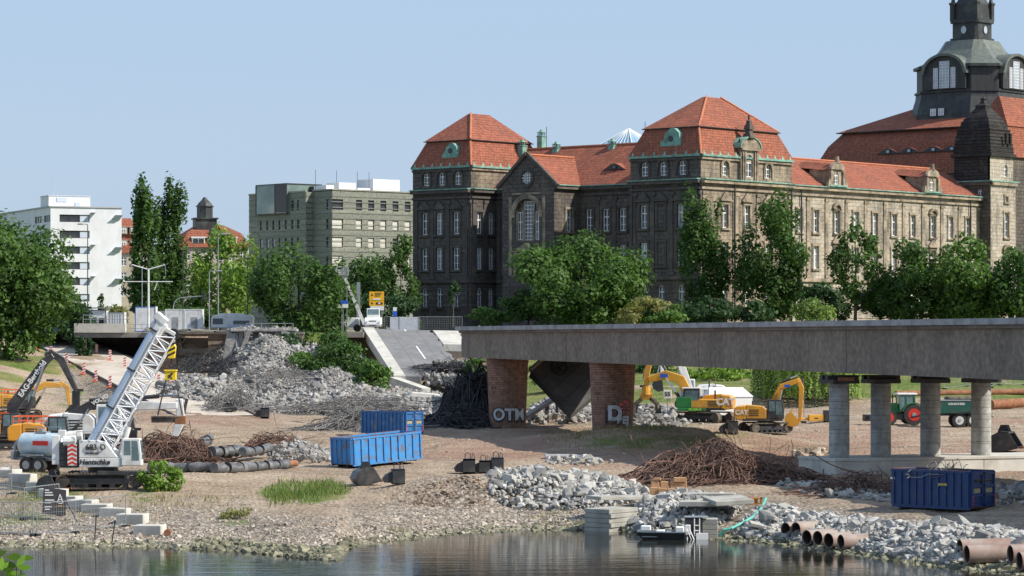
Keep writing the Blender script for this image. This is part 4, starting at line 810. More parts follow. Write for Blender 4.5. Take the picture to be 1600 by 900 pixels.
def pier(name, x, y, label, z0):
    p = onb(x, y, 0); e = empty(name, (p.x, p.y, z0), 0, label, 'pier', 'brick bridge piers'); m = MB(); hh = zB(x)-z0+.02
    m.cyl((0, 0, -1), (0, 0, hh-.5), 1.75, 2.02, n=40, cap=False); m.build('shaft', M_pierb, e, smooth=40)
    m = MB(); m.cyl((0, 0, hh-.5), (0, 0, hh-.02), 2.06, 2.08, n=40); m.build('pier_head', M_pierb, e, smooth=40); return e, hh
def p_at(px, y=2.3): r = (px-800)/F; q = A0+bn_*y; return (r*q.y-q.x)/(bd.x-r*bd.y)
pr1, hh1 = pier('brick_pier', p_at(793), 2.3, 'brown brick bridge pier at the broken end, tagged with rounded white letters', 2.9)
pr2, hh2 = pier('brick_pier', p_at(957), 2.3, 'brown brick bridge pier right of the tilted slab, with red star graffiti', 3.8)
def wrap_text(txt, size, e, ang, z, r, m, bold=.03, name='graffiti', shear=0):   # lettering that follows a round pier
    me = text_mesh(txt, size, .02, shear, bold).copy(); 
    for v in me.vertices:
        a = ang+v.co.x/r; rr = r+.02+v.co.z; zz_ = v.co.y+z; v.co = (math.sin(a)*rr, -math.cos(a)*rr, zz_)
    return link(name, me, m, e)
M_gblk = mat('black spray paint', (.03, .03, .035), rough=.6); M_gwht = mat('white spray paint', (.62, .63, .64), (.4, .42, .44), scale=4, rough=.6); M_gred = mat('red spray paint', (.55, .05, .05), (.65, .2, .2), scale=5, rough=.6)
wrap_text('OTM', 1.6, pr1, .1, 1.15, 1.84, M_gblk, .10); wrap_text('OTM', 1.55, pr1, .1, 1.2, 1.88, M_gwht, .03)
wrap_text('D', 1.9, pr2, .05, 1.15, 1.84, M_gblk, .12); wrap_text('D', 1.7, pr2, .08, 1.2, 1.88, M_gwht, .05); wrap_text('BEJ', .9, pr2, .5, .6, 1.87, M_gwht, .05); wrap_text('*', 2.4, pr2, .62, 1.15, 1.87, M_gred, .08)
rp = onb(148, 7, 0); e = empty('river_pier', (rp.x, rp.y, -2), 0, 'brick bridge pier standing out in the river', 'pier'); MB().cyl((0, 0, 0), (0, 0, 10.9), 2.4, n=32).build('shaft', M_pierb, e, smooth=40)
# --- foundation block with four temporary columns
f0 = Vector((22.7, 206.8, 0)); fang = math.atan2(.37, .93)
fb = empty('foundation_block', (22.7, 206.8, .95), fang, 'long low concrete foundation block carrying four round grey columns', 'foundation')
m = MB(); m.b2((0, 0, 0), (4.55, 5.6, 2.1)); m.b2((4.56, .0, 0), (12.0, 5.6, 2.1)); m.b2((12.02, 0, 0), (24, 5.6, 2.1)); m.build('footing', M_concL, fb, bevel=.03)
m = MB(); m.b2((-.06, -.06, 2.1), (24.1, 5.66, 2.26)); m.build('capping', M_concL, fb)
M_ring = brickmat('column concrete rings', (.40, .40, .37), (.34, .34, .32), (.22, .22, .21), 60, 1.0, .02, dirt=(.25, .25, .23), damt=.5, dscale=.8, bump=.02)
for k, (t, lab) in enumerate(((1.6, 'leftmost'), (4.95, 'second from the left'), (9.0, 'third from the left'), (13.2, 'rightmost'))):
    c0 = f0+Vector((.93, .37, 0))*t+Vector((-.37, .93, 0))*2.4; e = empty('round_column', (c0.x, c0.y, 3.21), fang, f'grey ringed concrete column under the bridge deck, {lab} of four', 'column', 'round columns on the foundation block')
    m = MB(); m.cyl((0, 0, 0), (0, 0, 5.25), .73, .72, n=28); m.build('shaft', M_ring, e, smooth=40)
    for j in range(1, 6): MB().cyl((0, 0, j*.875-.012), (0, 0, j*.875+.012), .738, n=28).build('joint_ring', M_concD, e)
    m = MB(); m.box((0, 0, 5.42), (2.1, 2.1, .3)); m.box((0, -.4, 5.72), (2.5, .4, .3)); m.box((0, .4, 5.72), (2.5, .4, .3)); m.build('steel_cap', M_steel, e)
    if k == 0: m = MB(); m.box((0, -1.06, 5.6), (1.3, .05, .25)); m.build('sign_plate', M_rust, e)
# --- tilted fallen panel between the piers
def slab(name, c, sx, sy, sz, rot, m, label, cat, bevel=.04):
    o = MB().box((0, 0, 0), (sx, sy, sz)).build(name, m, bevel=bevel); o.location = c; o.rotation_euler = rot; return tag(o, label, cat)
tsq = [P(829, 580, 290), P(893, 647, 287.5), P(958, 592, 291), P(893, 524, 293.5)]; e_ = tsq[1]-tsq[0]; f__ = tsq[3]-tsq[0]; nn_ = e_.cross(f__).normalized()
if nn_.y < 0: nn_ = -nn_
ts = empty('tilted_deck_panel', tsq[0], 0, 'dark concrete deck panel hanging on its corner between the two brick piers', 'slab')
L0 = [Vector((0, 0, 0)), e_, tsq[2]-tsq[0], f__]; m = MB(); q = L0+[p+nn_*.9 for p in L0]; m.add(q, [(0, 1, 2, 3), (7, 6, 5, 4), (0, 4, 5, 1), (1, 5, 6, 2), (2, 6, 7, 3), (3, 7, 4, 0)]); m.build('panel', mat('shade darkened concrete', (.11, .105, .10), (.07, .068, .066), scale=.7, rough=.9, dirt=(.04, .04, .04), damt=.6, dscale=.4), ts)  # shade on the hanging panel is put into its dark concrete colour
m = MB(); fd_ = f__.normalized(); ed_ = e_.normalized(); cc = f__*.42+e_*.28-nn_*.06
for k in range(14):
    t0, t1 = 2*PI*k/14, 2*PI*(k+.9)/14; m.cyl(cc+(ed_*math.cos(t0)+fd_*math.sin(t0))*.85, cc+(ed_*math.cos(t1)+fd_*math.sin(t1))*.85, .07, n=5)
    if k % 3 == 0: m.cyl(cc, cc+(ed_*math.cos(t0)+fd_*math.sin(t0))*.55, .07, n=5)
m.build('round_mark', mat('black stain', (.03, .03, .03), rough=.9), ts)
m = MB(); m.bar(-nn_*.1-ed_*.1, f__-nn_*.1-ed_*.1, .3); m.build('pale_edge', M_conc, ts)
for t in (.25, .5, .75): MB().bar(e_*t-nn_*.01, e_*t+f__-nn_*.01, .06).build('joint', M_blk, ts)
# --- fallen sloping road deck
TL_ = Vector((-20.1, 396, 12.75)); TR_ = Vector((-7.2, 396, 12.4)); dv = Vector((5.3, -28, -6.1))
def sp(u, v, k=0): return TL_.lerp(TR_, u)+dv*v+Vector((0, 0, k))
def patch(u0f, u1f, v0, v1, n, top, thick, mb):
    for i in range(n):
        va, vb = v0+(v1-v0)*i/n, v0+(v1-v0)*(i+1)/n
        q = [sp(u0f(va), va, top), sp(u1f(va), va, top), sp(u1f(vb), vb, top), sp(u0f(vb), vb, top)]; q += [p-Vector((0, 0, thick)) for p in q]
        mb.add(q, [(0, 3, 2, 1), (4, 5, 6, 7), (0, 1, 5, 4), (1, 2, 6, 5), (2, 3, 7, 6), (3, 0, 4, 7)])
fd = empty('fallen_road_deck', TL_, 0, 'collapsed road deck sloping down from the street with a broken white lane line', 'bridge section')
def worldpart(mb, name, m, parent): mb.v = [tuple(Vector(p)-parent.location) for p in mb.v]; return mb.build(name, m, parent)
def jag(v, a=.0): return float(vnoise(np.array([v*17]), np.array([a]), 5)[0])
rfun = lambda v: .72 if v < .32 else .72-.02*(v-.3)+.0*jag(v)
rb_ = lambda v: max(.17, (.72 if v < .62 else .72-(v-.62)*1.35)+.07*(jag(v*3)-.5))
m = MB(); patch(lambda v: .115, rb_, 0, .98, 40, .0, .9, m); worldpart(m, 'asphalt', M_asph, fd)
m = MB(); patch(lambda v: 0, lambda v: .115, 0, 1.0, 10, .18, 1.25, m); worldpart(m, 'kerb', M_concL, fd)
m = MB(); patch(lambda v: .735, lambda v: 1.0-.06*jag(v*2, 3), 0, .30, 10, .03, .9, m); worldpart(m, 'footway', M_concL, fd)
m = MB()
for a, b in ((.0, .035), (.36, .62)): patch(lambda v: .43, lambda v: .446, a, b, 6, .03, .02, m)
worldpart(m, 'lane_line', M_white, fd); m = MB(); patch(lambda v: .29, lambda v: .295, .0, .95, 12, .015, .02, m); patch(lambda v: .56, lambda v: .566, .0, .8, 12, .012, .02, m); patch(lambda v: .15, lambda v: .30-.3*v, .12, .14, 2, .012, .02, m); worldpart(m, 'crack', M_concD, fd)
lip = MB(); lip._bar(sp(.0, 1.0, -.5), sp(.0, 1.0, -.5)+Vector((4.2, -5.5, -1.3)), 1.3, 1.0); worldpart(lip, 'broken_lip', M_concL, fd)
ld = MB(); ld.b2((-22.5, 390, 11.55), (-19.7, 397, 12.25)); ld.build('side_beam', M_concD).location = (0, 0, 0)
sb = bpy.data.objects['side_beam']; tag(sb, 'dark beam end beside the collapsed road deck, under the white truck', 'beam')
# --- abutment walls, street level
M_abut = brickmat('red sandstone ashlar', (.33, .20, .15), (.30, .22, .17), (.16, .12, .10), 1.7, .75, .04, dirt=(.34, .30, .25), damt=.8, dscale=.35, dthr=.48, bump=.05)
ab = empty('abutment_wall', (0, 391.4, 0), 0, 'old sandstone abutment wall with a doorway, pipe recess and red graffiti', 'wall'); W_ = MB(); x0a = P(266, 0, 391).x; x1a = P(475, 0, 391).x
def ax(px): return P(px, 0, 391.4).x-x0a
def az(py): return P(0, py, 391.4).z
ops = [(ax(280), (az(555)+4)/2, .9*1.7, az(555)-4), (ax(304), az(535), 3.6, 1.6)]
wall(W_, (x0a, 0), RIGHT, x1a-x0a, 2.5, 12.0, ops, 1.2); W_.build('wall', M_abut, ab)
m = MB(); m.b2((x0a, 1.15, 2.5), (x0a+9, 1.4, 11.5)); m.build('recess', M_concD, ab)
m = MB(); m.b2((x0a-.1, -.3, 12.0), (x1a, 1.5, 12.3)); m.b2((x0a+ax(268), -.12, az(551)), (x0a+ax(318), -.0, az(545))); m.build('ledge', M_conc, ab)
m = MB(); m.tubering((x0a+ax(283), .6, az(530)), (x0a+ax(283), -.25, az(530)), .5, .36); m.build('pipe_end', M_concD, ab)
m = MB(); m.b2((x0a+ax(289), -.1, 4), (x0a+ax(292), .0, az(553))); m.build('door_jamb', M_concL, ab)
g1 = MB()
for (a, b, c, d_) in ((294, 553, 298, 577), (298, 553, 330, 556), (316, 572, 358, 576), (330, 553, 358, 556.5), (298, 572, 316, 577)):
    g1.b2((x0a+ax(a), -.03, az(d_)), (x0a+ax(b if b < 420 else c), -.005, az(b))) if False else g1.b2((x0a+ax(a), -.03, az(d_)), (x0a+ax(c), -.005, az(b)))
g1.build('graffiti', M_gred, ab)
g2 = MB(); g2.b2((x0a+ax(302), -.035, az(571)), (x0a+ax(328), -.005, az(558))); g2.cyl((x0a+ax(343), -.035, az(567)), (x0a+ax(343), 0, az(567)), .75, n=14); g2.build('graffiti', M_gwht, ab)
lettering('NEW', 1.1, M_gblk, ab, (x0a+ax(315), -.05, az(565)), FRONT, 'graffiti', bold=.01); lettering('CO', 1.0, M_gblk, ab, (x0a+ax(343), -.05, az(567)), FRONT, 'graffiti', bold=.01)
up = empty('underpass', (0, 388, 0), 0, 'dark underpass opening below the street beside the ramp', 'underpass'); m = MB(); xl, xr = P(128, 0, 388).x, P(266, 0, 388).x
m.b2((xl-8, 20, 2), (xr+2, 20.6, 11.7)); m.b2((xr, 3.2, 2), (xr+.6, 20, 11.7)); m.build('inner_wall', M_concD, up)
m = MB(); m.b2((xl-1, 0, 11.55), (xr+.6, 21, 12.2)); m.build('deck_beam', M_conc, up); m = MB(); m.b2((xl-1, -.2, 12.2), (P(196, 0, 388).x, .1, 13.4)); m.build('parapet', M_concL, up)
m = MB(); m.b2((P(225, 0, 388).x, 2.6, 2), (xr+.5, 3.1, 11.5)); m.build('rubble_wall', M_abut, up)
ab2 = MB(); ab2.b2((-23, 396.2, 2), (-3, 397.5, 12.2)); tag(ab2.build('rear_abutment', M_concD), 'dark abutment wall behind the fallen road deck', 'wall')
# street surface
m = MB(); m.add([(-75, 397.6, 12.33), (5, 397.6, 12.33), (5, 470, 12.36), (-75, 470, 12.36)], [(0, 1, 2, 3)]); o = m.build('street', M_asph); o['kind'] = 'structure'
# ramp road
d = Vector(RB)-Vector(RA); q = Vector((-d.y, d.x, 0)).normalized(); m = MB(); nseg = 30
for i in range(nseg):
    a, b = Vector(RA)+d*(i/nseg), Vector(RA)+d*((i+1)/nseg)
    m.add([a-q*4.5, a+q*4.5, b+q*4.5, b-q*4.5, a-q*4.5-Vector((0, 0, .5)), b-q*4.5-Vector((0, 0, .5)), a+q*4.5-Vector((0, 0, .5)), b+q*4.5-Vector((0, 0, .5))], [(0, 1, 2, 3), (0, 3, 5, 4), (1, 6, 7, 2)])
o = m.build('ramp_road', mat('dusty pale ramp road', (.56, .50, .43), (.47, .41, .345), scale=.5, rough=.95, dirt=(.32, .24, .18), dscale=.25, damt=.5, stretch=(1, .4, 1))); o['kind'] = 'structure'
for s_ in (-1, 1):
    a, b = Vector(RA)+q*(4.55*s_), Vector(RB)+q*(4.55*s_); k_ = MB()._bar(a+Vector((0, 0, -.1)), b+Vector((0, 0, -.1)), .22, .42).build('ramp_edge_beam', M_steel); tag(k_, 'dark steel edge beam along the '+('right' if s_ > 0 else 'left')+' side of the ramp', 'edge beam')
# ================================================================ vegetation
M_leafA = leafmat('deep green foliage', (.04, .088, .018), (.075, .14, .03)); M_leafB = leafmat('mid green foliage', (.06, .125, .022), (.10, .175, .036)); M_leafF = leafmat('full summer green foliage', (.048, .105, .02), (.085, .155, .032)); M_leafC = leafmat('bright green foliage', (.12, .22, .03), (.18, .27, .05))
M_leafD = leafmat('olive yellow foliage', (.20, .22, .07), (.28, .27, .10)); M_leafE = leafmat('dark blue green foliage', (.032, .07, .026), (.055, .105, .038)); M_bark = mat('bark', (.11, .085, .065), (.06, .05, .04), scale=3, rough=.95, bump=.03)
def leaves(Pc, Nn, s, aspect=1.4):
    n = len(Pc); r = RNG.normal(size=(n, 3)); u = np.cross(Nn, r); u /= np.linalg.norm(u, axis=1)[:, None]+1e-9; v = np.cross(Nn, u); s = s[:, None]
    V = np.stack([Pc-u*s*aspect*.5, Pc-v*s*.42, Pc+u*s*aspect*.5, Pc+v*s*.42], 1).reshape(-1, 3); return V, np.arange(4*n).reshape(n, 4)
def crown_pts(cx, cy, cz, rx, ry, rz, lobes, lr, cov, s, flat=.75, seed=0, shape='round'):
    rg = np.random.default_rng(seed+11); d = rg.normal(size=(lobes, 3)); d /= np.linalg.norm(d, axis=1)[:, None]
    rad = rg.uniform(.35, .85, lobes)**.8; lc = d*rad[:, None]
    if shape == 'column': lc[:, 2] = rg.uniform(-.95, .92, lobes); w_ = np.sqrt(np.clip(1-np.abs(lc[:, 2])**2.4, .05, 1)); lc[:, 0] *= w_; lc[:, 1] *= w_
    lrr = lr*rg.uniform(.65, 1.2, lobes)
    if shape == 'column': lrr *= .55+.45*w_
    area = lrr**2; n = int(cov*4*PI*((rx*rz+ry*rz+rx*ry)/3)/(s*s*.6)); li = rg.choice(lobes, n, p=area/area.sum())
    dd = rg.normal(size=(n, 3)); dd /= np.linalg.norm(dd, axis=1)[:, None]; r = .55+.5*rg.random(n)**.7
    r *= 1+.28*(vnoise(dd[:, 0]*2.6+li*7.3, dd[:, 1]*2.6+dd[:, 2]*2.1, 3)-.5)*2
    p = lc[li]+dd*(lrr[li]*r)[:, None]
    nn = dd+rg.normal(size=(n, 3))*.55+np.array([0, 0, .35]); nn /= np.linalg.norm(nn, axis=1)[:, None]
    p = p*np.array([rx, ry, rz])+np.array([cx, cy, cz]); tone = np.clip(.5+rg.normal(size=n)*.22+(rg.random(lobes)[li]-.5)*.4, 0, 1)
    return p, nn, s*rg.uniform(.42, 1.5, n), tone, lc*np.array([rx, ry, rz])+np.array([cx, cy, cz]), lrr
def tree(name, label, px, D, ytop, ybase, wpx, m, ycrown=None, lobes=22, lr=.42, cov=1.5, s=.5, shape='round', cat='tree', group=None, depth=None, seed=0, zb=None, tr=True, thin=0):
    X = (px-800)/F*D; zg = (CZ-(ybase-HY)/F*D) if zb is None else zb; zt = CZ-(ytop-HY)/F*D; rx = wpx/2/F*D
    zc0 = CZ-((ycrown or ybase)-HY)/F*D; e = empty(name, (X, D, zg), 0, label, cat, group); hc = (zt+zc0)/2-zg; rz = (zt-zc0)/2
    k = 1.1/(.72+lr*.75)
    p, nn, ss, tone, lc, lrr = crown_pts(0, 0, hc, rx*k, (depth or rx)*k, rz*k, lobes, lr, cov, s, seed=seed+int(px), shape=shape)
    keep = p[:, 2] > .05
    if thin: keep &= vnoise(p[:, 0]*.9, p[:, 2]*.9+p[:, 1]*.5, 8) > thin
    V, Fc = leaves(p[keep], nn[keep], ss[keep]); me = npmesh(name+'_crown', V, Fc, tone[keep]); link('crown', me, m, e)
    if tr:
        t = MB(); h = hc-rz*.1; r0 = max(.12, rx*.06); t.cyl((0, 0, -.6), (.1*rx*.3, 0, h*.6), r0, r0*.7, n=8); t.cyl((.1*rx*.3, 0, h*.6), (0, 0, hc+rz*.5), r0*.7, r0*.2, n=7)
        order = np.argsort(lc[:, 2])[:min(lobes, 12)]
        for j in order:
            a = Vector((0, 0, max(.4, min(h*.9, lc[j, 2]*.62)))); b = Vector(lc[j]); mid = a.lerp(b, .5)+Vector((0, 0, -.06*rz)); t.cyl(a, mid, r0*.42, r0*.28, n=5); t.cyl(mid, b, r0*.28, r0*.08, n=5)
        t.build('trunk', M_bark, e, smooth=60)
    return e
# left side
tree('broadleaf_tree', 'big rounded deep green tree at the far left above the parked diggers', 12, 372, 343, 560, 186, M_leafF, 548, lobes=48, lr=.32, cov=2.5, s=.42)
tree('shrub', 'grey green shrub at the top of the ramp beside the purple container', 126, 397, 470, 545, 58, M_leafE, 543, lobes=14, s=.34, cov=1.4, cat='shrub', tr=True)
tree('young_tree', 'slim green tree between the big left tree and the white block', 104, 405, 440, 520, 44, M_leafA, 515, lobes=14, s=.36)
tree('shrub', 'wispy tall shrub standing at the left mouth of the underpass', 134, 386, 512, 560, 30, M_leafE, 560, lobes=10, s=.3, cat='shrub', tr=True)
tree('conifer', 'small pointed dark conifer standing in front of the white block wall', 157, 440, 460, 500, 12, M_leafA, 496, lobes=12, s=.3, shape='column')
tree('poplar', 'left one of two tall columnar poplars', 227, 470, 298, 505, 50, M_leafA, 500, lobes=46, lr=.30, cov=2.2, s=.42, shape='column', group='columnar poplars')
tree('poplar', 'right one of two tall columnar poplars', 267, 474, 301, 505, 54, M_leafA, 500, lobes=46, lr=.30, cov=2.2, s=.42, shape='column', group='columnar poplars')
tree('dark_tree', 'dark shaded tree filling the gap below the two poplars', 246, 480, 420, 505, 95, M_leafE, 505, lobes=20, s=.5)
tree('conifer', 'slim green conifer between the poplar trunks', 252, 455, 455, 505, 12, M_leafB, 500, lobes=10, s=.3, shape='column')
tree('young_tree', 'loose light green tree in front of the domed roof turret house', 345, 440, 356, 510, 104, M_leafC, 500, lobes=24, lr=.28, cov=1.1, s=.42, thin=.3)
tree('broadleaf_tree', 'mid green tree under the light pole left of the dark round tree', 305, 446, 410, 510, 50, M_leafB, 508, lobes=16, s=.45)
tree('broadleaf_tree', 'green tree behind the caravan with dense foliage', 372, 448, 408, 510, 60, M_leafB, 508, lobes=18, s=.45)
tree('broadleaf_tree', 'large dense dark green tree between the rubble heap and the office block', 466, 399, 386, 575, 142, M_leafA, 560, lobes=44, lr=.28, cov=2.0, s=.40)
tree('broadleaf_tree', 'tree with drooping foliage in front of the office block windows', 566, 470, 402, 505, 100, M_leafA, 500, lobes=30, s=.45, thin=.1)
tree('young_tree', 'sparse tall tree between office block and ministry corner', 626, 462, 376, 505, 60, M_leafA, 500, lobes=34, lr=.26, cov=1.5, s=.4, thin=.3)
tree('young_tree', 'small dark street tree in front of the ministry ground floor', 708, 430, 438, 505, 20, M_leafE, 472, lobes=8, s=.35)
for (px, y0, y1_, w_, D, mt, lab, sd) in ((490, 545, 585, 90, 366, M_leafB, 'yellowish green bush at the foot of the large dark tree', 1), (540, 540, 606, 105, 362, M_leafA, 'broad green bush on the slope beside the fallen road deck', 2), (582, 562, 618, 62, 356, M_leafB, 'green bush touching the lower kerb of the fallen road deck', 3), (520, 518, 570, 60, 372, M_leafA, 'dark bush under the beam end beside the large tree', 4), (765, 482, 508, 70, 416, M_leafB, 'low hedge left of the round tree behind the bridge kerb', 5), (825, 450, 508, 70, 412, M_leafA, 'bushy shrub directly left of the large round tree', 6), (455, 520, 560, 50, 380, M_leafE, 'dark bush between ruined wall and large tree', 7)):
    tree('shrub', lab, px, D, y0, y1_, w_, mt, y1_, lobes=18, lr=.36, s=.33, cov=1.3, cat='shrub', seed=sd, tr=True)
tree('broadleaf_tree', 'large round tree in front of the ministry between the two brick piers', 908, 408, 372, 512, 188, M_leafF, 508, lobes=52, lr=.30, cov=2.5, s=.42)
tree('shrub', 'pale yellow flowering shrub below the right end of the round tree', 1008, 402, 466, 508, 96, M_leafD, 508, lobes=20, lr=.3, s=.3, cat='shrub', cov=1.3)
tree('tall_tree', 'tall slender tree hiding the ministry corner pavilion', 1098, 414, 310, 512, 80, M_leafA, 500, lobes=46, lr=.26, cov=1.6, s=.40, thin=.1)
tree('tall_tree', 'tall open crowned tree right of the ministry corner pavilion', 1205, 412, 316, 512, 114, M_leafA, 497, lobes=52, lr=.24, cov=1.5, s=.40, thin=.15)
tree('sparse_tree', 'thin airy tree in front of the long ministry wing', 1336, 410, 350, 512, 100, M_leafA, 470, lobes=34, lr=.19, cov=.75, s=.38, thin=.25)
for (px, yt, w_, D, mt, lab, sd) in ((1438, 382, 128, 408, M_leafA, 'dense dark tree right of the thin airy tree', 1), (1515, 366, 136, 404, M_leafB, 'tallest of the dense trees below the turret', 2), (1590, 396, 96, 400, M_leafA, 'dense tree cut off by the right edge below the turret', 3), (1285, 446, 80, 418, M_leafE, 'low dark tree behind the willow top', 4), (1375, 440, 80, 416, M_leafE, 'dark low tree between the thin tree and the dense trees', 5), (1110, 462, 90, 405, M_leafE, 'low dark undergrowth tree below the tall slender tree', 6), (1175, 470, 70, 405, M_leafE, 'dark undergrowth at the foot of the open crowned tree', 7)):
    tree('broadleaf_tree', lab, px, D, yt, 512, w_, mt, 508, lobes=30, lr=.3, cov=1.6, s=.42, seed=sd)
for (px, y0, y1_, w_, D, mt, lab, sd) in ((300, 480, 512, 120, 430, M_leafA, 'hedge behind the white site cabins', 1), (600, 465, 512, 120, 440, M_leafE, 'dark hedge behind the yellow direction sign', 2), (1040, 478, 512, 70, 400, M_leafB, 'green bush right of the yellow flowering shrub', 3), (180, 478, 505, 40, 432, M_leafD, 'small yellow green bush behind the kiosk', 4), (530, 440, 505, 60, 450, M_leafB, 'green tree behind the boom lift', 5)): tree('hedge', lab, px, D, y0, y1_, w_, mt, y1_, lobes=26, lr=.3, s=.36, cov=1.4, cat='shrub', seed=sd, depth=3)
# shrubs on the meadow under the bridge
for (px, y0, y1_, w_, D, mt, lab, sd) in ((1130, 565, 612, 110, 376, M_leafC, 'bright green bramble bush seen below the deck above the yellow excavator', 1), (1030, 560, 605, 80, 384, M_leafA, 'dark bush below the deck behind the raised grab', 2), (860, 560, 610, 70, 372, M_leafC, 'light green bush seen between the brick piers', 3), (1085, 552, 590, 60, 392, M_leafA, 'dark hedge under the bridge above the white machine', 4), (745, 556, 600, 40, 365, M_leafB, 'green bush in the gap left of the first brick pier', 5), (920, 560, 620, 80, 385, M_leafB, 'green bush behind the right brick pier', 6), (1580, 560, 580, 60, 396, M_leafA, 'low bush on the meadow at the right edge under the deck', 7)):
    tree('shrub', lab, px, D, y0, y1_, w_, mt, y1_, lobes=18, lr=.36, s=.32, cov=1.2, cat='shrub', seed=sd, tr=True)
# weeping willow
def willow(px, D, ytop, ybot, w_, label):
    X = (px-800)/F*D; zg = Hs(X, D); e = empty('weeping_willow', (X, D, zg), 0, label, 'tree'); zt = CZ-(ytop-HY)/F*D-zg; rx = w_/2/F*D; pts = []; nr = []; ss = []; tn = []; asp = []
    p, nn, s_, tone, lc, _ = crown_pts(0, 0, zt-2.6, rx*.5, rx*.5, 2.5, 16, .35, 1.2, .3, seed=5); pts.append(p); nr.append(nn); ss.append(s_); tn.append(tone)
    zb = CZ-(ybot-HY)/F*D-zg; rg = np.random.default_rng(9)
    for k in range(650):
        a = rg.uniform(0, 2*PI); r = rx*(.25+.75*rg.random()**.5); l0 = zt-1.2-6.0*(r/rx)**2-rg.uniform(0, 1.2); l1 = max(.3, zb+.4+abs(rg.normal())*1.3); zz = np.arange(l1, l0, .3)
        q = np.stack([np.full_like(zz, r*math.cos(a))+rg.normal(size=len(zz))*.09, np.full_like(zz, r*.85*math.sin(a))+rg.normal(size=len(zz))*.09, zz], 1); pts.append(q); n_ = np.tile([math.cos(a), math.sin(a), .2], (len(zz), 1))+rg.normal(size=(len(zz), 3))*.4; nr.append(n_/np.linalg.norm(n_, axis=1)[:, None]); ss.append(rg.uniform(.2, .34, len(zz))); tn.append(np.full(len(zz), rg.random()))
    V, Fc = leaves(np.concatenate(pts), np.concatenate(nr), np.concatenate(ss), 1.5); link('crown', npmesh('willow', V, Fc, np.concatenate(tn)), M_willow, e)
    t = MB(); t.cyl((0, 0, -.5), (.2, 0, zt*.5), .45, .3, n=8); [t.cyl((.2, 0, zt*.45), (rx*.5*math.cos(a), rx*.4*math.sin(a), zt-2.2), .2, .08, n=6) for a in np.arange(0, 6, 1.1)]; t.build('trunk', M_bark, e)
M_willow = leafmat('willow foliage', (.14, .22, .05), (.20, .28, .07))
willow(1262, 347, 466, 630, 180, 'weeping willow with hanging curtain of leaves, its pale top above the bridge kerb')
# bank bushes
tree('bush', 'bright green leafy bush standing at the right end of the crane tracks', 250, 190, 722, 781, 58, M_leafC, 780, lobes=34, lr=.24, cov=1.5, s=.17, cat='bush')
tree('weed_bush', 'pale green weed clump on the gravel beach', 366, 176, 790, 832, 56, M_leafD, 829, lobes=16, lr=.3, cov=.6, s=.11, cat='bush', thin=.3)
# grass blades and reeds: stuff
def grassfield(name, label, spots, m, n, h0, h1):
    Ps = []
    for (px, py, rx, ry) in spots:
        c0 = G(px, py); rX = rx/F*c0.y; rY = max(.6, ry/F*c0.y*c0.y/10.0)
        k = int(n*rX*rY); a = RNG.uniform(0, 2*PI, k); r = RNG.random(k)**.8*(1+.25*np.sin(a*3+px)); Ps.append(np.stack([c0.x+rX*r*np.cos(a), c0.y+rY*r*np.sin(a)], 1))
    Ps = np.concatenate(Ps); z = H(Ps[:, 0], Ps[:, 1]); kk = len(Ps); h = RNG.uniform(h0, h1, kk); a = RNG.uniform(0, PI, kk); w_ = .035; l = RNG.normal(size=(kk, 2))*.3*h[:, None]
    V = np.stack([np.stack([Ps[:, 0]-w_*np.cos(a), Ps[:, 1]-w_*np.sin(a), z-.03], 1), np.stack([Ps[:, 0]+w_*np.cos(a), Ps[:, 1]+w_*np.sin(a), z-.03], 1), np.stack([Ps[:, 0]+l[:, 0], Ps[:, 1]+l[:, 1], z+h], 1)], 1).reshape(-1, 3)
    return tag(link(name, npmesh(name, V, np.arange(3*kk).reshape(-1, 3), RNG.random(kk)), m), label, 'grass', kind='stuff')
M_grass = leafmat('green grass blades', (.10, .17, .035), (.19, .23, .07), .3)
grassfield('tall_grass', 'tall bright green grass growing on the bank left of the scrap buckets', [(478, 770, 60, 9), (505, 764, 35, 8), (440, 776, 30, 6)], M_grass, 60, .15, .6)
M_dgrass = leafmat('dry grass blades', (.2, .2, .07), (.28, .24, .11), .2)
grassfield('dry_grass', 'short dry grass tufts scattered over the bank', [(250, 785, 60, 10), (60, 775, 70, 12), (30, 800, 50, 10), (320, 783, 60, 5), (985, 668, 90, 6), (1010, 690, 110, 8), (900, 682, 70, 5), (60, 745, 60, 8), (620, 832, 60, 3), (135, 800, 40, 8), (860, 805, 40, 4)], M_dgrass, 14, .12, .38)
grassfield('meadow_grass', 'grass of the meadow slope below the ministry', [(1180, 600, 180, 10), (1420, 590, 220, 14), (1400, 615, 250, 6)], M_grass, .25, .4, .9)

# ================================================================ machines
M_yel = mat('digger yellow paint', (.72, .36, .04), (.62, .30, .04), scale=1, rough=.45, dirt=(.35, .22, .1), dscale=1.1, damt=.5)
M_org = mat('orange yellow paint', (.78, .36, .035), (.66, .28, .03), scale=1, rough=.45, dirt=(.32, .2, .1), dscale=1.1, damt=.4)
M_grn = mat('green paint', (.03, .22, .06), (.02, .14, .045), scale=1, rough=.45, dirt=(.15, .14, .08), damt=.4, dscale=1.2)
M_dgrn = mat('dark green paint', (.015, .10, .075), (.012, .075, .055), scale=1, rough=.4, dirt=(.12, .11, .08), damt=.4, dscale=1.2)
M_track = mat('muddy steel track', (.09, .075, .06), (.045, .04, .036), scale=4, rough=.8, dirt=(.24, .19, .14), dscale=1.5, damt=.6)
M_char = mat('charcoal paint', (.045, .047, .05), (.03, .032, .035), scale=2, rough=.4, dirt=(.16, .14, .12), dscale=1.2, damt=.4)
M_cab = mat('cab window glass', (.08, .13, .14), (.20, .28, .30), scale=1.0, rough=.06, spec=.9)
M_chrome = mat('bright hydraulic rod', (.6, .6, .6), rough=.2, metal=.9)
M_orangeR = mat('orange red handrail paint', (.75, .13, .03), rough=.4)
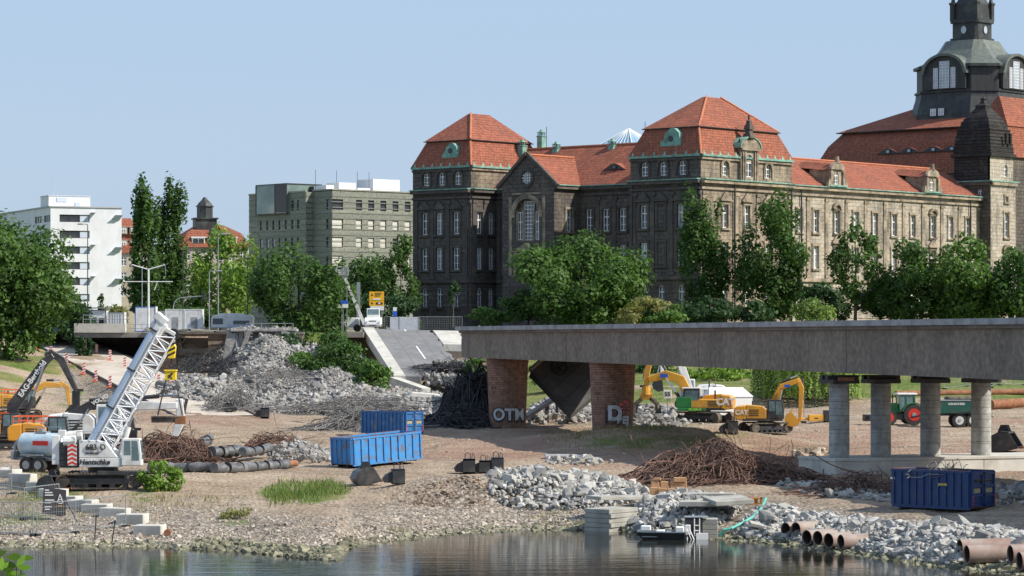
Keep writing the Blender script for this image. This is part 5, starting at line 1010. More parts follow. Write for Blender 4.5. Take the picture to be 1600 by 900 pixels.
M_tyre = mat('black tyre rubber', (.03, .03, .03), (.06, .055, .05), scale=3, rough=.85)
M_ylp = mat('bright yellow paint', (.85, .6, .03), rough=.4); M_blue = mat('strong blue paint', (.03, .12, .5), rough=.4)
def on_ground(px, py): return G(px, py)
def track_belt(e, L_, wid, h, y, name='track'):
    m = MB(); r = h/2; out = [(L_/2-r+r*math.sin(t), r-r*math.cos(t)) for t in np.linspace(0, PI, 9)]+[(-L_/2+r-r*math.sin(t), r+r*math.cos(t)) for t in np.linspace(0, PI, 9)]
    inn = [((x)*.0+(x/abs(x))*(abs(x)-.09), z+(.09 if z < r else -.09)) for x, z in out]; n = len(out)
    q = [(a, y-wid/2, b) for a, b in out]+[(a, y+wid/2, b) for a, b in out]+[(a, y-wid/2, b) for a, b in inn]+[(a, y+wid/2, b) for a, b in inn]
    fs = []
    for k in range(n): j = (k+1) % n; fs += [(k, j, n+j, n+k), (2*n+k, 3*n+k, 3*n+j, 2*n+j), (k, 2*n+k, 2*n+j, j), (n+k, n+j, 3*n+j, 3*n+k)]
    m.add(q, fs)
    for k in range(int(L_/.22)):
        x = -L_/2+r+k*.22
        if x > L_/2-r: break
        m.box((x, y, -.01), (.06, wid, .06)); m.box((x, y, h+.01), (.06, wid, .06))
    t = m.build(name, M_track, e)
    f = MB(); f.b2((-L_/2+r*.9, y-wid*.28, h*.32), (L_/2-r*.9, y+wid*.28, h*.68)); f.build('track_frame', M_char, t)
    for x in (-L_/2+r, L_/2-r): MB().cyl((x, y-wid*.4, r), (x, y+wid*.4, r), r*.78, n=14).build('drive_wheel', M_track, t, smooth=40)
    for k in range(5): x = -L_/2+r*2.2+k*(L_-4.4*r)/4; MB().cyl((x, y-wid*.42, .2), (x, y+wid*.42, .2), .17, n=10).build('roller', M_steel, t)
    return t
def armbox(e, name, pts, w_, m, thick, parent=None, bevel=.04):   # pts centre line x,z; thick list of depths
    mb = MB(); n = len(pts); up, dn = [], []
    for i, (x, z) in enumerate(pts):
        a = pts[max(0, i-1)]; b = pts[min(n-1, i+1)]; dx, dz = b[0]-a[0], b[1]-a[1]; l = math.hypot(dx, dz); nx_, nz_ = -dz/l, dx/l; t = thick[i]/2
        up.append((x+nx_*t, z+nz_*t)); dn.append((x-nx_*t, z-nz_*t))
    mb.prism(up+dn[::-1], -w_/2, w_/2); return mb.build(name, m, parent or e, bevel=bevel)
def cylinder(e, a, b, y=0, r=.1):
    a = Vector((a[0], y, a[1])); b = Vector((b[0], y, b[1])); m_ = a.lerp(b, .55); MB().cyl(a, m_, r, n=10).build('hydraulic_cylinder', M_char, e, smooth=40); return MB().cyl(m_, b, r*.55, n=8).build('hydraulic_rod', M_chrome, e, smooth=40)
def bucket(e, x, z, s=1, ang=0, w_=1.2, m=None, name='bucket'):
    mb = MB(); mb.M = Matrix.Translation((x, 0, z)) @ Matrix.Rotation(ang, 4, 'Y'); out = [(0, 0), (.35, .05), (.75, -.2), (.95, -.65), (.8, -1.1), (.35, -1.35), (-.15, -1.2)]; inn = [(.02, -.1), (.3, -.05), (.65, -.28), (.82, -.65), (.7, -1.0), (.33, -1.22), (-.1, -1.12)]
    o = [(a*s, b*s) for a, b in out]; i = [(a*s, b*s) for a, b in inn]; mb.prism(o+i[::-1], -w_/2, w_/2); mb.prism(o, -w_/2-.04, -w_/2); mb.prism(o, w_/2, w_/2+.04)
    for k in range(5): y = -w_/2+w_*(k+.5)/5; mb.box((-.25*s, y, -1.25*s), (.3*s, .1, .07))
    return mb.build(name, m or M_steel, e)
def cab(e, x0, x1, y0, y1_, z0, z1, m, name='cab'):
    c = MB(); t = .09
    c.prism([(x0, z0), (x1, z0), (x1, z0+(z1-z0)*.42), (x1-.12, z1), (x0+.05, z1)], y0+.03, y1_-.03)
    o = c.build(name, m, e, bevel=.04); wn = MB()
    for y, s in ((y0, -1), (y1_, 1)):
        wn.prism([(x0+.18, z0+(z1-z0)*.40), ((x0+x1)/2-.04, z0+(z1-z0)*.40), ((x0+x1)/2-.06, z1-.14), (x0+.2, z1-.14)], y+.03, y+.03+s*.015) if s < 0 else wn.prism([(x0+.18, z0+(z1-z0)*.4), (x1-.15, z0+(z1-z0)*.4), (x1-.25, z1-.14), (x0+.2, z1-.14)], y-.03, y-.015)
        if s < 0: wn.prism([((x0+x1)/2+.04, z0+.35), (x1-.14, z0+.35), (x1-.16, z0+(z1-z0)*.42), (x1-.26, z1-.14), ((x0+x1)/2+.02, z1-.14)], y+.03, y+.015)
    wn.add([(x1+.01, y0+.14, z0+.4), (x1+.01, y1_-.14, z0+.4), (x1+.01, y1_-.14, z0+(z1-z0)*.42), (x1+.01, y0+.14, z0+(z1-z0)*.42)], [(0, 1, 2, 3)])
    wn.add([(x1+.01, y0+.14, z0+(z1-z0)*.44), (x1+.01, y1_-.14, z0+(z1-z0)*.44), (x1-.1, y1_-.14, z1-.12), (x1-.1, y0+.14, z1-.12)], [(0, 1, 2, 3)]); wn.build('cab_window', M_cab, o)
    return o
def excavator(name, loc, rz, label, paint, boom_m, boom, bth, stick, sth, tool='bucket', tool_ang=0, track_rz=None, s=1, text=None, text_m=None, house_m=None, rail=None, cabm=None, stick_m=None, cs=-1, tL=4.6, tcol=None, cat='excavator', tx=.5):
    e = empty(name, loc, rz, label, cat, None); e.scale = (s, s, s); tr = (track_rz-rz) if track_rz is not None else 0
    for y in (-1.25, 1.25):
        t = track_belt(e, tL, .62, .95, 0); t.rotation_euler = (0, 0, tr); t.location = (-math.sin(tr)*y, math.cos(tr)*y, 0)
    m = MB(); m.box((0, 0, .62), (2.2, 1.9, .5)); m.cyl((0, 0, .85), (0, 0, 1.12), .75, n=20); m.build('undercarriage', M_char, e)
    hm = house_m or paint
    m = MB(); m.b2((-2.1, -1.4, 1.12), (1.6, 1.4, 1.32)); m.build('platform', M_char, e)
    m = MB(); m.prism([(-2.9, 1.25), (-1.8, 1.15), (-1.8, 2.55), (-2.6, 2.5), (-2.95, 2.2)], -1.38, 1.38); cw = m.build('counterweight', paint, e, bevel=.09)
    m = MB(); m.prism([(-1.78, 1.33), (.1, 1.33), (.1, 2.2), (-.2, 2.5), (-1.78, 2.62)], -1.36, .3); m.b2((-1.75, .32, 1.33), (1.0, 1.36, 2.15)); hs = m.build('engine_house', hm, e, bevel=.05)
    g_ = MB()
    for k in range(4): g_.b2((-1.5, -1.375, 1.6+.17*k), (-.6, -1.36, 1.68+.17*k)); g_.b2((-1.5, 1.36, 1.5+.14*k), (-.6, 1.375, 1.57+.14*k))
    g_.cyl((-1.2, .7, 2.15), (-1.2, .7, 2.95), .08, n=8); g_.build('engine_grille', M_blk, hs)
    if rail:
        r_ = MB()
        for x in (-2.5, -1.4, -.3, .8): r_.cyl((x, 1.3, 2.1), (x, 1.3, 3.1), .035, n=5); r_.cyl((x, -1.3, 2.4), (x, -1.3, 3.1), .035, n=5)
        for y in (-1.3, 1.3): r_.cyl((-2.5, y, 3.1), (.8, y, 3.1), .035, n=5); r_.cyl((-2.5, y, 2.75), (.8, y, 2.75), .03, n=5)
        r_.cyl((-2.5, -1.3, 3.1), (-2.5, 1.3, 3.1), .035, n=5); r_.build('handrail', rail, e)
    cy = (cs*1.38, cs*.42); cab(e, .15, 1.75, min(cy), max(cy), 1.33, 3.1, cabm or M_char)
    bo = armbox(e, 'boom', boom, .5, boom_m, bth)
    st = armbox(e, 'stick', stick, .38, stick_m or boom_m, sth)
    b1 = boom[len(boom)//2]; cylinder(e, (boom[0][0]+.6, boom[0][1]-.5), (b1[0], b1[1]-.25), -.38, .13); cylinder(e, (boom[0][0]+.6, boom[0][1]-.5), (b1[0], b1[1]-.25), .38, .13)
    cylinder(e, (b1[0], b1[1]+.45), (stick[0][0], stick[0][1]+.25), 0, .13)
    q = stick[-1]
    mid_ = stick[len(stick)//2] if len(stick) > 2 else ((stick[0][0]+q[0])/2, (stick[0][1]+q[1])/2); cylinder(e, (stick[0][0]+.45, stick[0][1]), (q[0]+.4, q[1]+.45), 0, .1)
    ln = MB(); ln.b2((q[0]+.1, -.25, q[1]-.1), (q[0]+.6, .25, q[1]+.1)); ln.build('bucket_link', M_steel, e)
    if tool == 'bucket': bucket(e, q[0], q[1], 1.05, tool_ang, 1.3, tcol)
    elif tool == 'grab':
        tb = MB(); tb.cyl((q[0], 0, q[1]), (q[0], 0, q[1]-.8), .42, .5, n=12); tb.box((q[0], 0, q[1]-1.0), (1.2, .8, .5)); tb.build('grab_head', M_yel, e)
        for sx in (-1, 1):
            for yy in (-.45, .45):
                j = MB(); p_ = [(q[0]+sx*.4, yy, q[1]-1.1), (q[0]+sx*1.05, yy*1.1, q[1]-1.7), (q[0]+sx*1.15, yy*1.2, q[1]-2.6), (q[0]+sx*.55, yy, q[1]-3.4)]
                for a, b, w_ in zip(p_[:-1], p_[1:], (.34, .38, .28)): j._bar(a, b, w_, .3)
                j.build('grab_claw', M_track, e)
    elif tool == 'hammer':
        tb = MB(); tb.b2((q[0]-.3, -.3, q[1]-1.7), (q[0]+.3, .3, q[1]-.05)); tb.cyl((q[0], 0, q[1]-1.7), (q[0], 0, q[1]-2.5), .1, .06, n=8); tb.build('breaker', M_steel, e, bevel=.03)
    if text:
        i = 1; a = boom[i]; b = boom[i+1]; ang = math.atan2(b[1]-a[1], b[0]-a[0]); lettering(text, text_m[1], text_m[0], e, (a[0]+(b[0]-a[0])*tx, -.275, a[1]+(b[1]-a[1])*tx), (PI/2, -ang, 0), bold=.025)
    return e
# --- left group
g0 = on_ground(20, 703)
B1 = [(.9, 1.9), (1.2, 3.8), (2.3, 5.6), (4.3, 7.2)]
ex1 = excavator('excavator', (g0.x-.9, g0.y, g0.z), 0, 'yellow digger at the left edge with raised black lettered boom and folded grey stick', M_org, M_char, [(.8, 1.7), (.9, 3.6), (3.6, 7.4), (4.3, 7.9)], [.7, 1.0, .7, .45], [(4.0, 8.2), (5.0, 7.5), (6.2, 5.0)], [.5, .65, .4], tool='hammer', rail=M_orangeR, text='EAG-Berthold', text_m=(M_white, .62), track_rz=.15, tx=.62)
g0 = on_ground(75, 713); ex2 = excavator('excavator', (g0.x, g0.y, g0.z), .0, 'orange digger with black low curved boom in front of the ramp, orange handrails', M_org, M_char, [(.9, 1.7), (1.6, 3.0), (3.2, 3.9), (5.4, 4.0)], [.6, .75, .7, .45], [(5.1, 4.3), (6.2, 3.7), (6.6, 2.1)], [.5, .6, .35], tool='hammer', rail=M_orangeR, text='VOLVO', text_m=(M_white, .42), track_rz=.1, tx=1.55)
g0 = on_ground(30, 655); ex3 = excavator('excavator', (g0.x, g0.y, g0.z), .1, 'yellow digger farther back behind the black boom, stick pointing down', M_yel, M_yel, [(.9, 1.7), (1.4, 3.0), (2.8, 3.6), (4.4, 3.5)], [.6, .7, .65, .4], [(4.2, 3.8), (5.0, 3.3), (5.2, 1.4)], [.45, .5, .3], tool='bucket', tool_ang=.5, rail=M_orangeR)
# white excavator behind the crane
g0 = on_ground(150, 712); ex4 = excavator('excavator', (g0.x, g0.y, g0.z), 0, 'white digger behind the crawler crane, lettered boom level and stick hanging down', M_wpaint, M_wpaint, [(.6, 1.6), (1.2, 2.5), (2.3, 3.0), (4.9, 3.0)], [.5, .6, .55, .4], [(5.0, 3.4), (5.1, 2.2), (4.5, .4)], [.4, .55, .3], tool='bucket', tool_ang=.8, text='Hentschke', text_m=(M_blk, .36), tx=2.75, cabm=M_wpaint, s=1.3)
# --- crawler crane
g0 = on_ground(161, 762)
cr = empty('crawler_crane', (g0.x, g0.y, g0.z), 0, 'white crawler crane with long raised lattice boom carrying a striped hook block', 'crane')
for y in (-1.7, 1.9): t = track_belt(cr, 5.6, .75, 1.0, y); t.location = (0, 0, 0)
m = MB(); m.box((0, 0, .75), (3.2, 3, .5)); m.cyl((0, 0, .9), (0, 0, 1.3), 1, n=20); m.b2((-.1, -2.1, .95), (3.2, -1.2, 1.15)); m.build('undercarriage', M_char, cr)
m = MB(); m.b2((-1.35, -1.5, 1.4), (1.35, 1.4, 2.0)); m.prism([(-1.35, 2.0), (1.2, 2.0), (.4, 3.0), (-.2, 3.15), (-1.35, 3.15)], -1.5, -1.0); m.prism([(-1.35, 2.0), (1.2, 2.0), (.4, 2.8), (-1.35, 2.9)], .6, 1.4); bod = m.build('body', M_wpaint, cr, bevel=.04)
lettering('683', .5, M_blk, bod, (-.55, -1.56, 2.68), FRONT, bold=.03); lettering('Hentschke', .46, M_blk, bod, (-.35, -1.52, 1.72), FRONT, bold=.03, shear=.25); lettering('D', .5, M_blk, bod, (.2, -1.56, 2.68), FRONT); lettering('SENNEBOGEN', .14, M_blk, bod, (-.5, -1.52, 2.3), FRONT)
m = MB(); m.b2((-2.6, -1.4, 1.35), (-1.45, 1.4, 3.0)); 
for k in range(4): m.b2((-2.65, -1.44, 1.5+.38*k), (-1.4, 1.44, 1.55+.38*k))
cw = m.build('counterweight', M_char, cr, bevel=.03); m = MB(); m.b2((-2.1, -1.48, 1.5), (-1.5, -1.45, 2.9)); st = m.build('warning_plate', M_wpaint, cw)
m = MB()
for k in range(5): m.add([(-2.1, -1.49, 1.5+.28*k), (-1.8, -1.49, 1.65+.28*k), (-1.8, -1.49, 1.79+.28*k), (-2.1, -1.49, 1.64+.28*k)], [(0, 1, 2, 3)]); m.add([(-1.5, -1.49, 1.5+.28*k), (-1.8, -1.49, 1.65+.28*k), (-1.8, -1.49, 1.79+.28*k), (-1.5, -1.49, 1.64+.28*k)], [(0, 1, 2, 3)])
m.build('red_chevron', M_redp, cw)
m = MB(); m.cyl((-2.4, -1.2, 3.05), (-1.6, -1.2, 3.1), .35, n=10); m.cyl((-2.3, -.3, 3.3), (-1.3, -.3, 3.4), .4, n=10); m.box((-2.2, .5, 3.3), (.9, .9, .6)); m.box((-2.9, -.9, 2.5), (.5, .8, 1.9)); m.box((-2.5, -1.1, 3.55), (.5, .3, .5)); m.build('winch', M_wpaint, cr, bevel=.03)
cb = cab(cr, 1.4, 2.7, -1.6, -.5, 1.5, 3.25, M_wpaint)
m = MB(); 
for k in range(5): m.cyl((-1.5+.5*k, -1.55, 3.15), (-1.5+.5*k, -1.55, 3.7), .025, n=4)
m.cyl((-1.5, -1.55, 3.7), (.5, -1.55, 3.7), .025, n=4); m.build('handrail', M_galv, cr)
# boom frame: foot at (-1.1,0,2.6) rising to the upper right
M_pblue = mat('boom white with blue reflection', (.40, .52, .68), (.5, .6, .72), scale=.4, rough=.25, spec=.7, metal=.3)  # bluish reflection on the white boom, put into the spine colour
f_ = Vector((-.8, 0, 2.3)); tip = Vector(P(254, 506, g0.y))-Vector((g0.x, g0.y, g0.z)); tip.y = 0; ax_ = (tip-f_).normalized(); nx_ = Vector((ax_.z, 0, -ax_.x)); LB = (tip-f_).length
m = MB()
q = []
for t in (0, LB-.7):
    for a, b in ((-.55, -.5), (-.1, -.5), (-.1, .5), (-.55, .5)): q.append(f_+ax_*t+nx_*(a*(1 if t == 0 else .95))+Vector((0, b, 0)))
m.add(q, [(0, 1, 5, 4), (1, 2, 6, 5), (2, 3, 7, 6), (3, 0, 4, 7), (3, 2, 1, 0), (4, 5, 6, 7)]); bm_ = m.build('boom_spine', M_pblue, cr, bevel=.12)
for t in (LB*.33, LB*.62, LB*.93):
    m = MB(); q = [];
    for tt_ in (t, t+.12):
        for a, b in ((-.58, -.54), (-.06, -.54), (-.06, .54), (-.58, .54)): q.append(f_+ax_*tt_+nx_*a+Vector((0, b, 0)))
    m.add(q, [(0, 1, 5, 4), (1, 2, 6, 5), (2, 3, 7, 6), (3, 0, 4, 7), (3, 2, 1, 0), (4, 5, 6, 7)]); m.build('boom_collar', M_char, bm_)
M_lat = mat('white lattice paint', (.82, .83, .84), rough=.4)
lt = MB(); w0, w1 = .05, 1.15
def lp(t, a, b): k = min(1, t/(LB*.12)); return f_+ax_*t+nx_*(w0+(w1-w0)*a*(.6+.4*k))+Vector((0, b*.5, 0))
for b in (-1, 1):
    for a in (0, 1): lt.cyl(lp(.4, a, b), lp(LB*.12, a, b), .055, n=5); lt.cyl(lp(LB*.12, a, b), lp(LB-.3, a, b), .055, n=5)
    nb = 17
    for k in range(nb):
        t0, t1 = .4+(LB-.8)*k/nb, .4+(LB-.8)*(k+1)/nb; lt.cyl(lp(t0, k % 2, b), lp(t1, 1-k % 2, b), .042, n=4); lt.cyl(lp(t0, 0, b), lp(t0, 1, b), .03, n=4)
        if b == 1: lt.cyl(lp(t0, 1, -1), lp(t1, 1, 1), .035, n=4); lt.cyl(lp(t1, 1, -1), lp(t1, 1, 1), .035, n=4); lt.cyl(lp(t0, 0, 1), lp(t1, 0, -1), .035, n=4); lt.cyl(lp((t0+t1)/2, k % 2, -.2), lp(t1, 1-k % 2, .6), .05, n=4)
lt.build('boom_lattice', M_lat, cr)
hd = MB()
for b in (-.5, .5): hd.b2((0, 0, 0), (0, 0, 0)) if False else None
hd._bar(tip-ax_*1.5+nx_*-.1, tip+ax_*.1+nx_*.0, .9, .75); hd._bar(tip+ax_*.0+nx_*-.3, tip+ax_*.5+nx_*-.2, 1.0, .9); hd._bar(tip-ax_*.2+nx_*.0, tip-ax_*.2+nx_*1.1, .7, .3); hd.build('boom_head', M_wpaint, cr, bevel=.06)
sh = MB(); pl = tip-ax_*.25+nx_*.95
for b in (-.25, 0, .25): sh.cyl(pl+Vector((0, b-.05, 0)), pl+Vector((0, b+.05, 0)), .38, n=14)
sh.build('sheave', M_blk, cr)
cyb = Vector((1.0, 0, 1.7)); cyt = f_+ax_*(LB*.47)+nx_*.9; m = MB(); m.cyl(cyb, cyb.lerp(cyt, .55), .2, n=12); m.build('luffing_ram', M_wpaint, cr, smooth=40); MB().cyl(cyb.lerp(cyt, .55), cyt, .12, n=10).build('ram_rod', M_chrome, cr, smooth=40)
hk = Vector(P(268, 547, g0.y))-Vector((g0.x, g0.y, g0.z)); hk.y = 0; rp_ = MB()
for a in (-.12, .0, .12): rp_.cyl((hk.x+a, -.1, pl.z), (hk.x+a, -.1, hk.z+.4), .02, n=4)
rp_.build('hoist_rope', M_blk, cr)
hb = MB(); hb.prism([(hk.x-.22, hk.z-.55), (hk.x+.22, hk.z-.55), (hk.x+.32, hk.z+.25), (hk.x+.18, hk.z+.45), (hk.x-.18, hk.z+.45), (hk.x-.32, hk.z+.25)], -.2, .2); hbo = hb.build('hook_block', M_ylp, cr, bevel=.05)
m = MB()
for k in range(3): m.prism([(hk.x-.27, hk.z-.45+.3*k), (hk.x+.27, hk.z-.2+.3*k), (hk.x+.27, hk.z-.06+.3*k), (hk.x-.27, hk.z-.31+.3*k)], -.215, -.205)
m.build('black_stripe', M_blk, hbo); m = MB(); m.cyl((hk.x, 0, hk.z-.55), (hk.x, 0, hk.z-.9), .05, n=6); m.tubering((hk.x, -.06, hk.z-1.0), (hk.x, .06, hk.z-1.0), .17, .1, 12); m.build('hook', M_steel, hbo)
gw = Vector((g0.x, g0.y, g0.z))
yb = empty('lifting_box', gw+Vector((hk.x-.05, 0, hk.z-1.65)), 0, 'yellow square lifting device hanging directly below the striped hook block', 'lifting device'); m = MB(); m.b2((-.36, -.3, -.3), (.36, .3, .32)); m.b2((-.42, -.36, .27), (.42, .36, .36)); m.build('housing', M_ylp, yb, bevel=.02); m = MB(); m.box((-.0, -.31, .0), (.08, .02, .45), ry=.6); m.box((0, -.312, .02), (.34, .02, .07), ry=-.3); m.box((.05, -.312, -.12), (.07, .02, .25), ry=-.6); m.build('pictogram', M_blk, yb)
zb_ = P(0, 655, g0.y).z-gw.z; sl = MB()
for a, b in ((-.25, -.85), (.25, .75)):
    for yy in (-.2, .2): sl.cyl((a, yy*.5, 0), (b, yy, zb_+gw.z-yb.location.z+.25), .03, n=4)
sl.build('sling', M_char, yb)
bm2 = empty('hanging_beam', gw+Vector((hk.x, 0, zb_)), 0, 'rusty steel beam with counter block hanging from slings below the yellow lifting device', 'steel beam'); m = MB(); m.b2((-1.3, -.22, -.22), (.6, .22, .2)); m.b2((-1.3, -.3, .1), (.6, .3, .2)); m.build('beam', M_track, bm2, bevel=.02); m = MB(); m.b2((.25, -.28, -.32), (.95, .28, .22)); m.build('block', M_rust, bm2, bevel=.02)
# --- slurry tanker
g0 = on_ground(70, 738); tk = empty('tanker_trailer', (g0.x, g0.y, g0.z), R(-25), 'pale blue cylindrical tank trailer parked between orange digger and crawler crane', 'tank trailer')
m = MB(); m.cyl((-1.7, 0, 1.95), (1.5, 0, 1.95), .85, n=24); m.cyl((1.5, 0, 1.95), (1.8, 0, 1.95), .85, .5, n=24); m.cyl((-2.0, 0, 1.95), (-1.7, 0, 1.95), .5, .85, n=24); m.build('tank', mat('pale blue tank paint', (.42, .58, .68), (.5, .62, .7), scale=1, rough=.35, dirt=(.35, .3, .25), damt=.4, dscale=1.3), tk, smooth=40)
m = MB(); m.b2((-2.2, -.5, .85), (2.4, .5, 1.05)); m.b2((-2.2, -1.0, .9), (-2.0, 1.0, 1.5)); m.cyl((2.4, 0, .9), (3.4, 0, .8), .07, n=6); m.b2((-1.4, -1.05, 1.2), (.5, -.8, 1.3)); m.build('chassis', M_galv, tk)
for x in (-.9, .1):
    for y in (-.85, .85):
        w1_ = MB(); w1_.cyl((x, y-.2, .55), (x, y+.2, .55), .55, n=20); w1_ = w1_.build('wheel', M_tyre, tk, smooth=40); MB().cyl((x, y-.21 if y < 0 else y+.2, .55), (x, y-.2 if y < 0 else y+.21, .55), .3, n=14).build('rim', M_galv, w1_)
m = MB(); m.b2((-.6, -.3, 2.75), (.3, .3, 2.9)); m.cyl((-.2, 0, 2.8), (-.2, 0, 3.1), .25, n=12); [m.cyl((x, .5, 2.5), (x, .5, 3.2), .03, n=5) for x in (-1.2, 0, 1)]; m.cyl((-1.2, .5, 3.2), (1, .5, 3.2), .03, n=5); m.path([(-1.9, -.3, 2.4), (-2.3, -.4, 1.9), (-2.2, -.5, 1.2)], .09); m.build('hatch', M_galv, tk); lettering('WASSER', .42, M_redp, tk, (.3, -.86, 2.05), FRONT) if False else None
m = MB(); m.box((.2, -.86, 2.1), (1.3, .04, .32)); m.build('red_marking', M_redp, tk)
# --- right group: grab excavator with green cab
g0 = on_ground(1098, 660)
ex5 = excavator('excavator', (g0.x, g0.y, g0.z), PI-.15, 'yellow and green demolition digger with stick up and steel grab lowered onto rubble', M_yel, M_yel, [(.8, 1.7), (2.0, 3.9), (3.4, 4.35), (5.0, 3.9)], [.7, .9, .85, .5], [(4.6, 6.4), (5.15, 4.6), (5.2, 3.3)], [.35, .6, .4], tool='grab', track_rz=PI-.6, tL=5.2, s=1.12, cabm=M_char, cs=1)
m = MB(); m.b2((.1, .4, 3.1), (1.8, 1.4, 3.22)); m.build('cab_roof', M_wpaint, ex5, bevel=.03)
lettering('CAT', .85, M_wpaint, ex5, (-2.2, 1.40, 1.9), (PI/2, 0, PI), bold=.04); m = MB(); m.add([(-2.75, 1.395, 1.6), (-2.35, 1.395, 1.6), (-2.55, 1.395, 2.0)], [(0, 1, 2)]); m.build('red_mark', M_redp, ex5)
m = MB(); m.b2((.9, .3, 1.35), (2.3, 1.42, 2.35)); m.b2((-.4, .9, 1.05), (2.2, 1.44, 1.32)); m.build('green_side_box', M_grn, ex5, bevel=.03); lettering('MOEBUS', .3, mat('lime paint', (.35, .75, .1), rough=.5), ex5, (.6, 1.46, 1.2), (PI/2, 0, PI), bold=.03)
m = MB(); m.b2((3.2, -.29, 4.1), (3.9, -.28, 4.45)); m.b2((3.2, .28, 4.1), (3.9, .29, 4.45)); m.build('boom_plate', M_blue, ex5)
s55 = empty('number_board', P(1043, 616, g0.y+1.5), 0, 'white square board reading 55 beside the grab of the green and yellow digger', 'number board'); m = MB(); m.b2((-.42, -.04, -.45), (.42, .04, .45)); b5 = m.build('board', M_white, s55, bevel=.02); lettering('55', .62, M_blk, b5, (0, -.05, 0), FRONT, bold=.02); m = MB(); m.b2((-.04, .05, -2.6), (.04, .12, .3)); m.build('post', M_galv, s55)
# white machine behind
g0 = on_ground(1092, 640); ex6 = excavator('excavator', (g0.x, g0.y+3, g0.z), PI, 'white digger mostly hidden behind the yellow and green one, arched boom high', M_wpaint, M_wpaint, [(.6, 1.6), (1.4, 3.9), (2.2, 5.6), (3.2, 6.0)], [.6, .7, .6, .45], [(3.2, 6.2), (3.6, 5.4), (3.7, 3.2)], [.4, .5, .3], s=1.1, cabm=M_wpaint, tool='bucket')
g0 = on_ground(1138, 650); sh_ = empty('white_shelter', (g0.x, g0.y+1, g0.z), R(12), 'white gabled site shelter behind the rear of the yellow and green digger', 'shelter')
m = MB(); m.b2((-2.4, -1.4, 0), (2.4, 1.4, 2.1)); m.build('wall', M_white, sh_); m = MB(); m.add([(-2.5, -1.5, 2.1), (2.5, -1.5, 2.1), (2.5, 1.5, 2.1), (-2.5, 1.5, 2.1), (-2.1, 0, 3.1), (1.7, 0, 3.1)], [(0, 1, 5, 4), (1, 2, 5), (2, 3, 4, 5), (3, 0, 4), (3, 2, 1, 0)]); m.build('roof', M_wpaint, sh_)
# second yellow excavator (folded arm)
g0 = on_ground(1196, 676)
ex7 = excavator('excavator', (g0.x, g0.y, g0.z), -.1, 'small yellow digger with folded arm, bucket on the ground, left of the grey columns', M_yel, M_yel, [(.5, 1.6), (.9, 3.0), (1.5, 4.3), (3.1, 4.9)], [.55, .75, .6, .4], [(3.0, 5.1), (3.35, 4.2), (3.2, 1.0)], [.35, .5, .3], tool='bucket', tool_ang=2.3, track_rz=.35, s=.98, cs=-1, tcol=M_yel, tL=4.2)
lettering('CAT', .6, M_wpaint, ex7, (-2.2, -1.40, 1.9), FRONT, bold=.04); m = MB(); m.b2((1.75, -.32, 4.25), (2.3, -.31, 4.5)); m.build('boom_plate', M_blue, ex7)
# --- tractor and dumper
g0 = on_ground(1404, 664); T = empty('tractor', (g0.x, g0.y, g0.z), PI+.08, 'green tractor with red wheel rims and white cab roof facing left between the columns', 'tractor')
def wheel(par, x, y, r, w_, rimm):
    o = MB().cyl((x, y-w_/2, r), (x, y+w_/2, r), r, n=28).build('wheel', M_tyre, par, smooth=40); lg = MB()
    for k in range(22): t = 2*PI*k/22; lg.box((x+math.cos(t)*r, y, r+math.sin(t)*r), (.1, w_, .12), ry=-t)
    lg.build('tread', M_tyre, o)
    for s in (-1, 1): MB().cyl((x, y+s*w_/2, r), (x, y+s*(w_/2+.02), r), r*.62, n=20).build('rim', rimm, o); MB().cyl((x, y+s*(w_/2+.02), r), (x, y+s*(w_/2+.06), r), r*.22, n=12).build('hub', M_galv, o)
    return o
for y in (-.95, .95): wheel(T, -1.3, y, 1.0, .6, M_redp); wheel(T, 1.15, y, .72, .5, M_redp)
m = MB(); m.prism([(-.2, 1.1), (2.6, 1.05), (2.75, 1.3), (2.6, 1.95), (.2, 2.15)], -.42, .42); m.build('bonnet', M_grn, T, bevel=.08)
m = MB(); m.b2((-1.6, -.4, .6), (2.5, .4, 1.1)); m.b2((-.3, -.9, .5), (.7, -.5, 1.1)); m.b2((-.3, .5, .5), (.7, .9, 1.1)); m.build('chassis', M_char, T)
m = MB(); m.prism([(-1.5, 1.5), (.0, 1.2), (.1, 2.95), (-1.45, 2.95)], -.75, .75); tc2 = m.build('cab', M_cab, T, bevel=.05)
m = MB(); m.b2((-1.7, -.85, 2.93), (.3, .85, 3.12)); m.build('cab_roof', M_wpaint, tc2, bevel=.05); m = MB()
for y in (-.77, .77):
    for a, b in (((-1.5, 1.5), (-1.45, 2.95)), ((.0, 1.2), (.1, 2.95)), ((-.65, 1.3), (-.6, 2.95))): m.bar((a[0], y, a[1]), (b[0], y, b[1]), .08)
m.build('cab_pillar', M_grn, tc2)
for y in (-.95, .95):
    m = MB(); out = [(-1.3+1.2*math.cos(t), 1.0+1.2*math.sin(t)) for t in np.linspace(.3, 2.6, 10)]; inn = [(-1.3+1.12*math.cos(t), 1.0+1.12*math.sin(t)) for t in np.linspace(2.6, .3, 10)]; m.prism(out+inn, y-.33, y+.33); m.build('mudguard', M_grn, T)
m = MB(); m.b2((2.75, -.6, .35), (3.5, .6, 1.0)); m.b2((3.1, -1.0, .6), (3.2, 1.0, .95)); m.build('front_weight', M_blk, T, bevel=.04); m = MB(); m.cyl((.5, -.5, 1.6), (.5, -.5, 3.0), .06, n=8); m.build('exhaust', M_blk, T)
m = MB(); [m.b2((2.62, y-.12, 1.5), (2.76, y+.12, 1.7)) for y in (-.28, .28)]; m.build('headlight', M_white, T)
g0 = on_ground(1496, 667); Dm = empty('dumper_trailer', (g0.x, g0.y, g0.z), PI+.03, 'dark green two axle dump trailer hitched behind the tractor', 'trailer')
for x in (-1.35, .0):
    for y in (-.95, .95): wheel(Dm, x, y, .66, .5, M_wpaint)
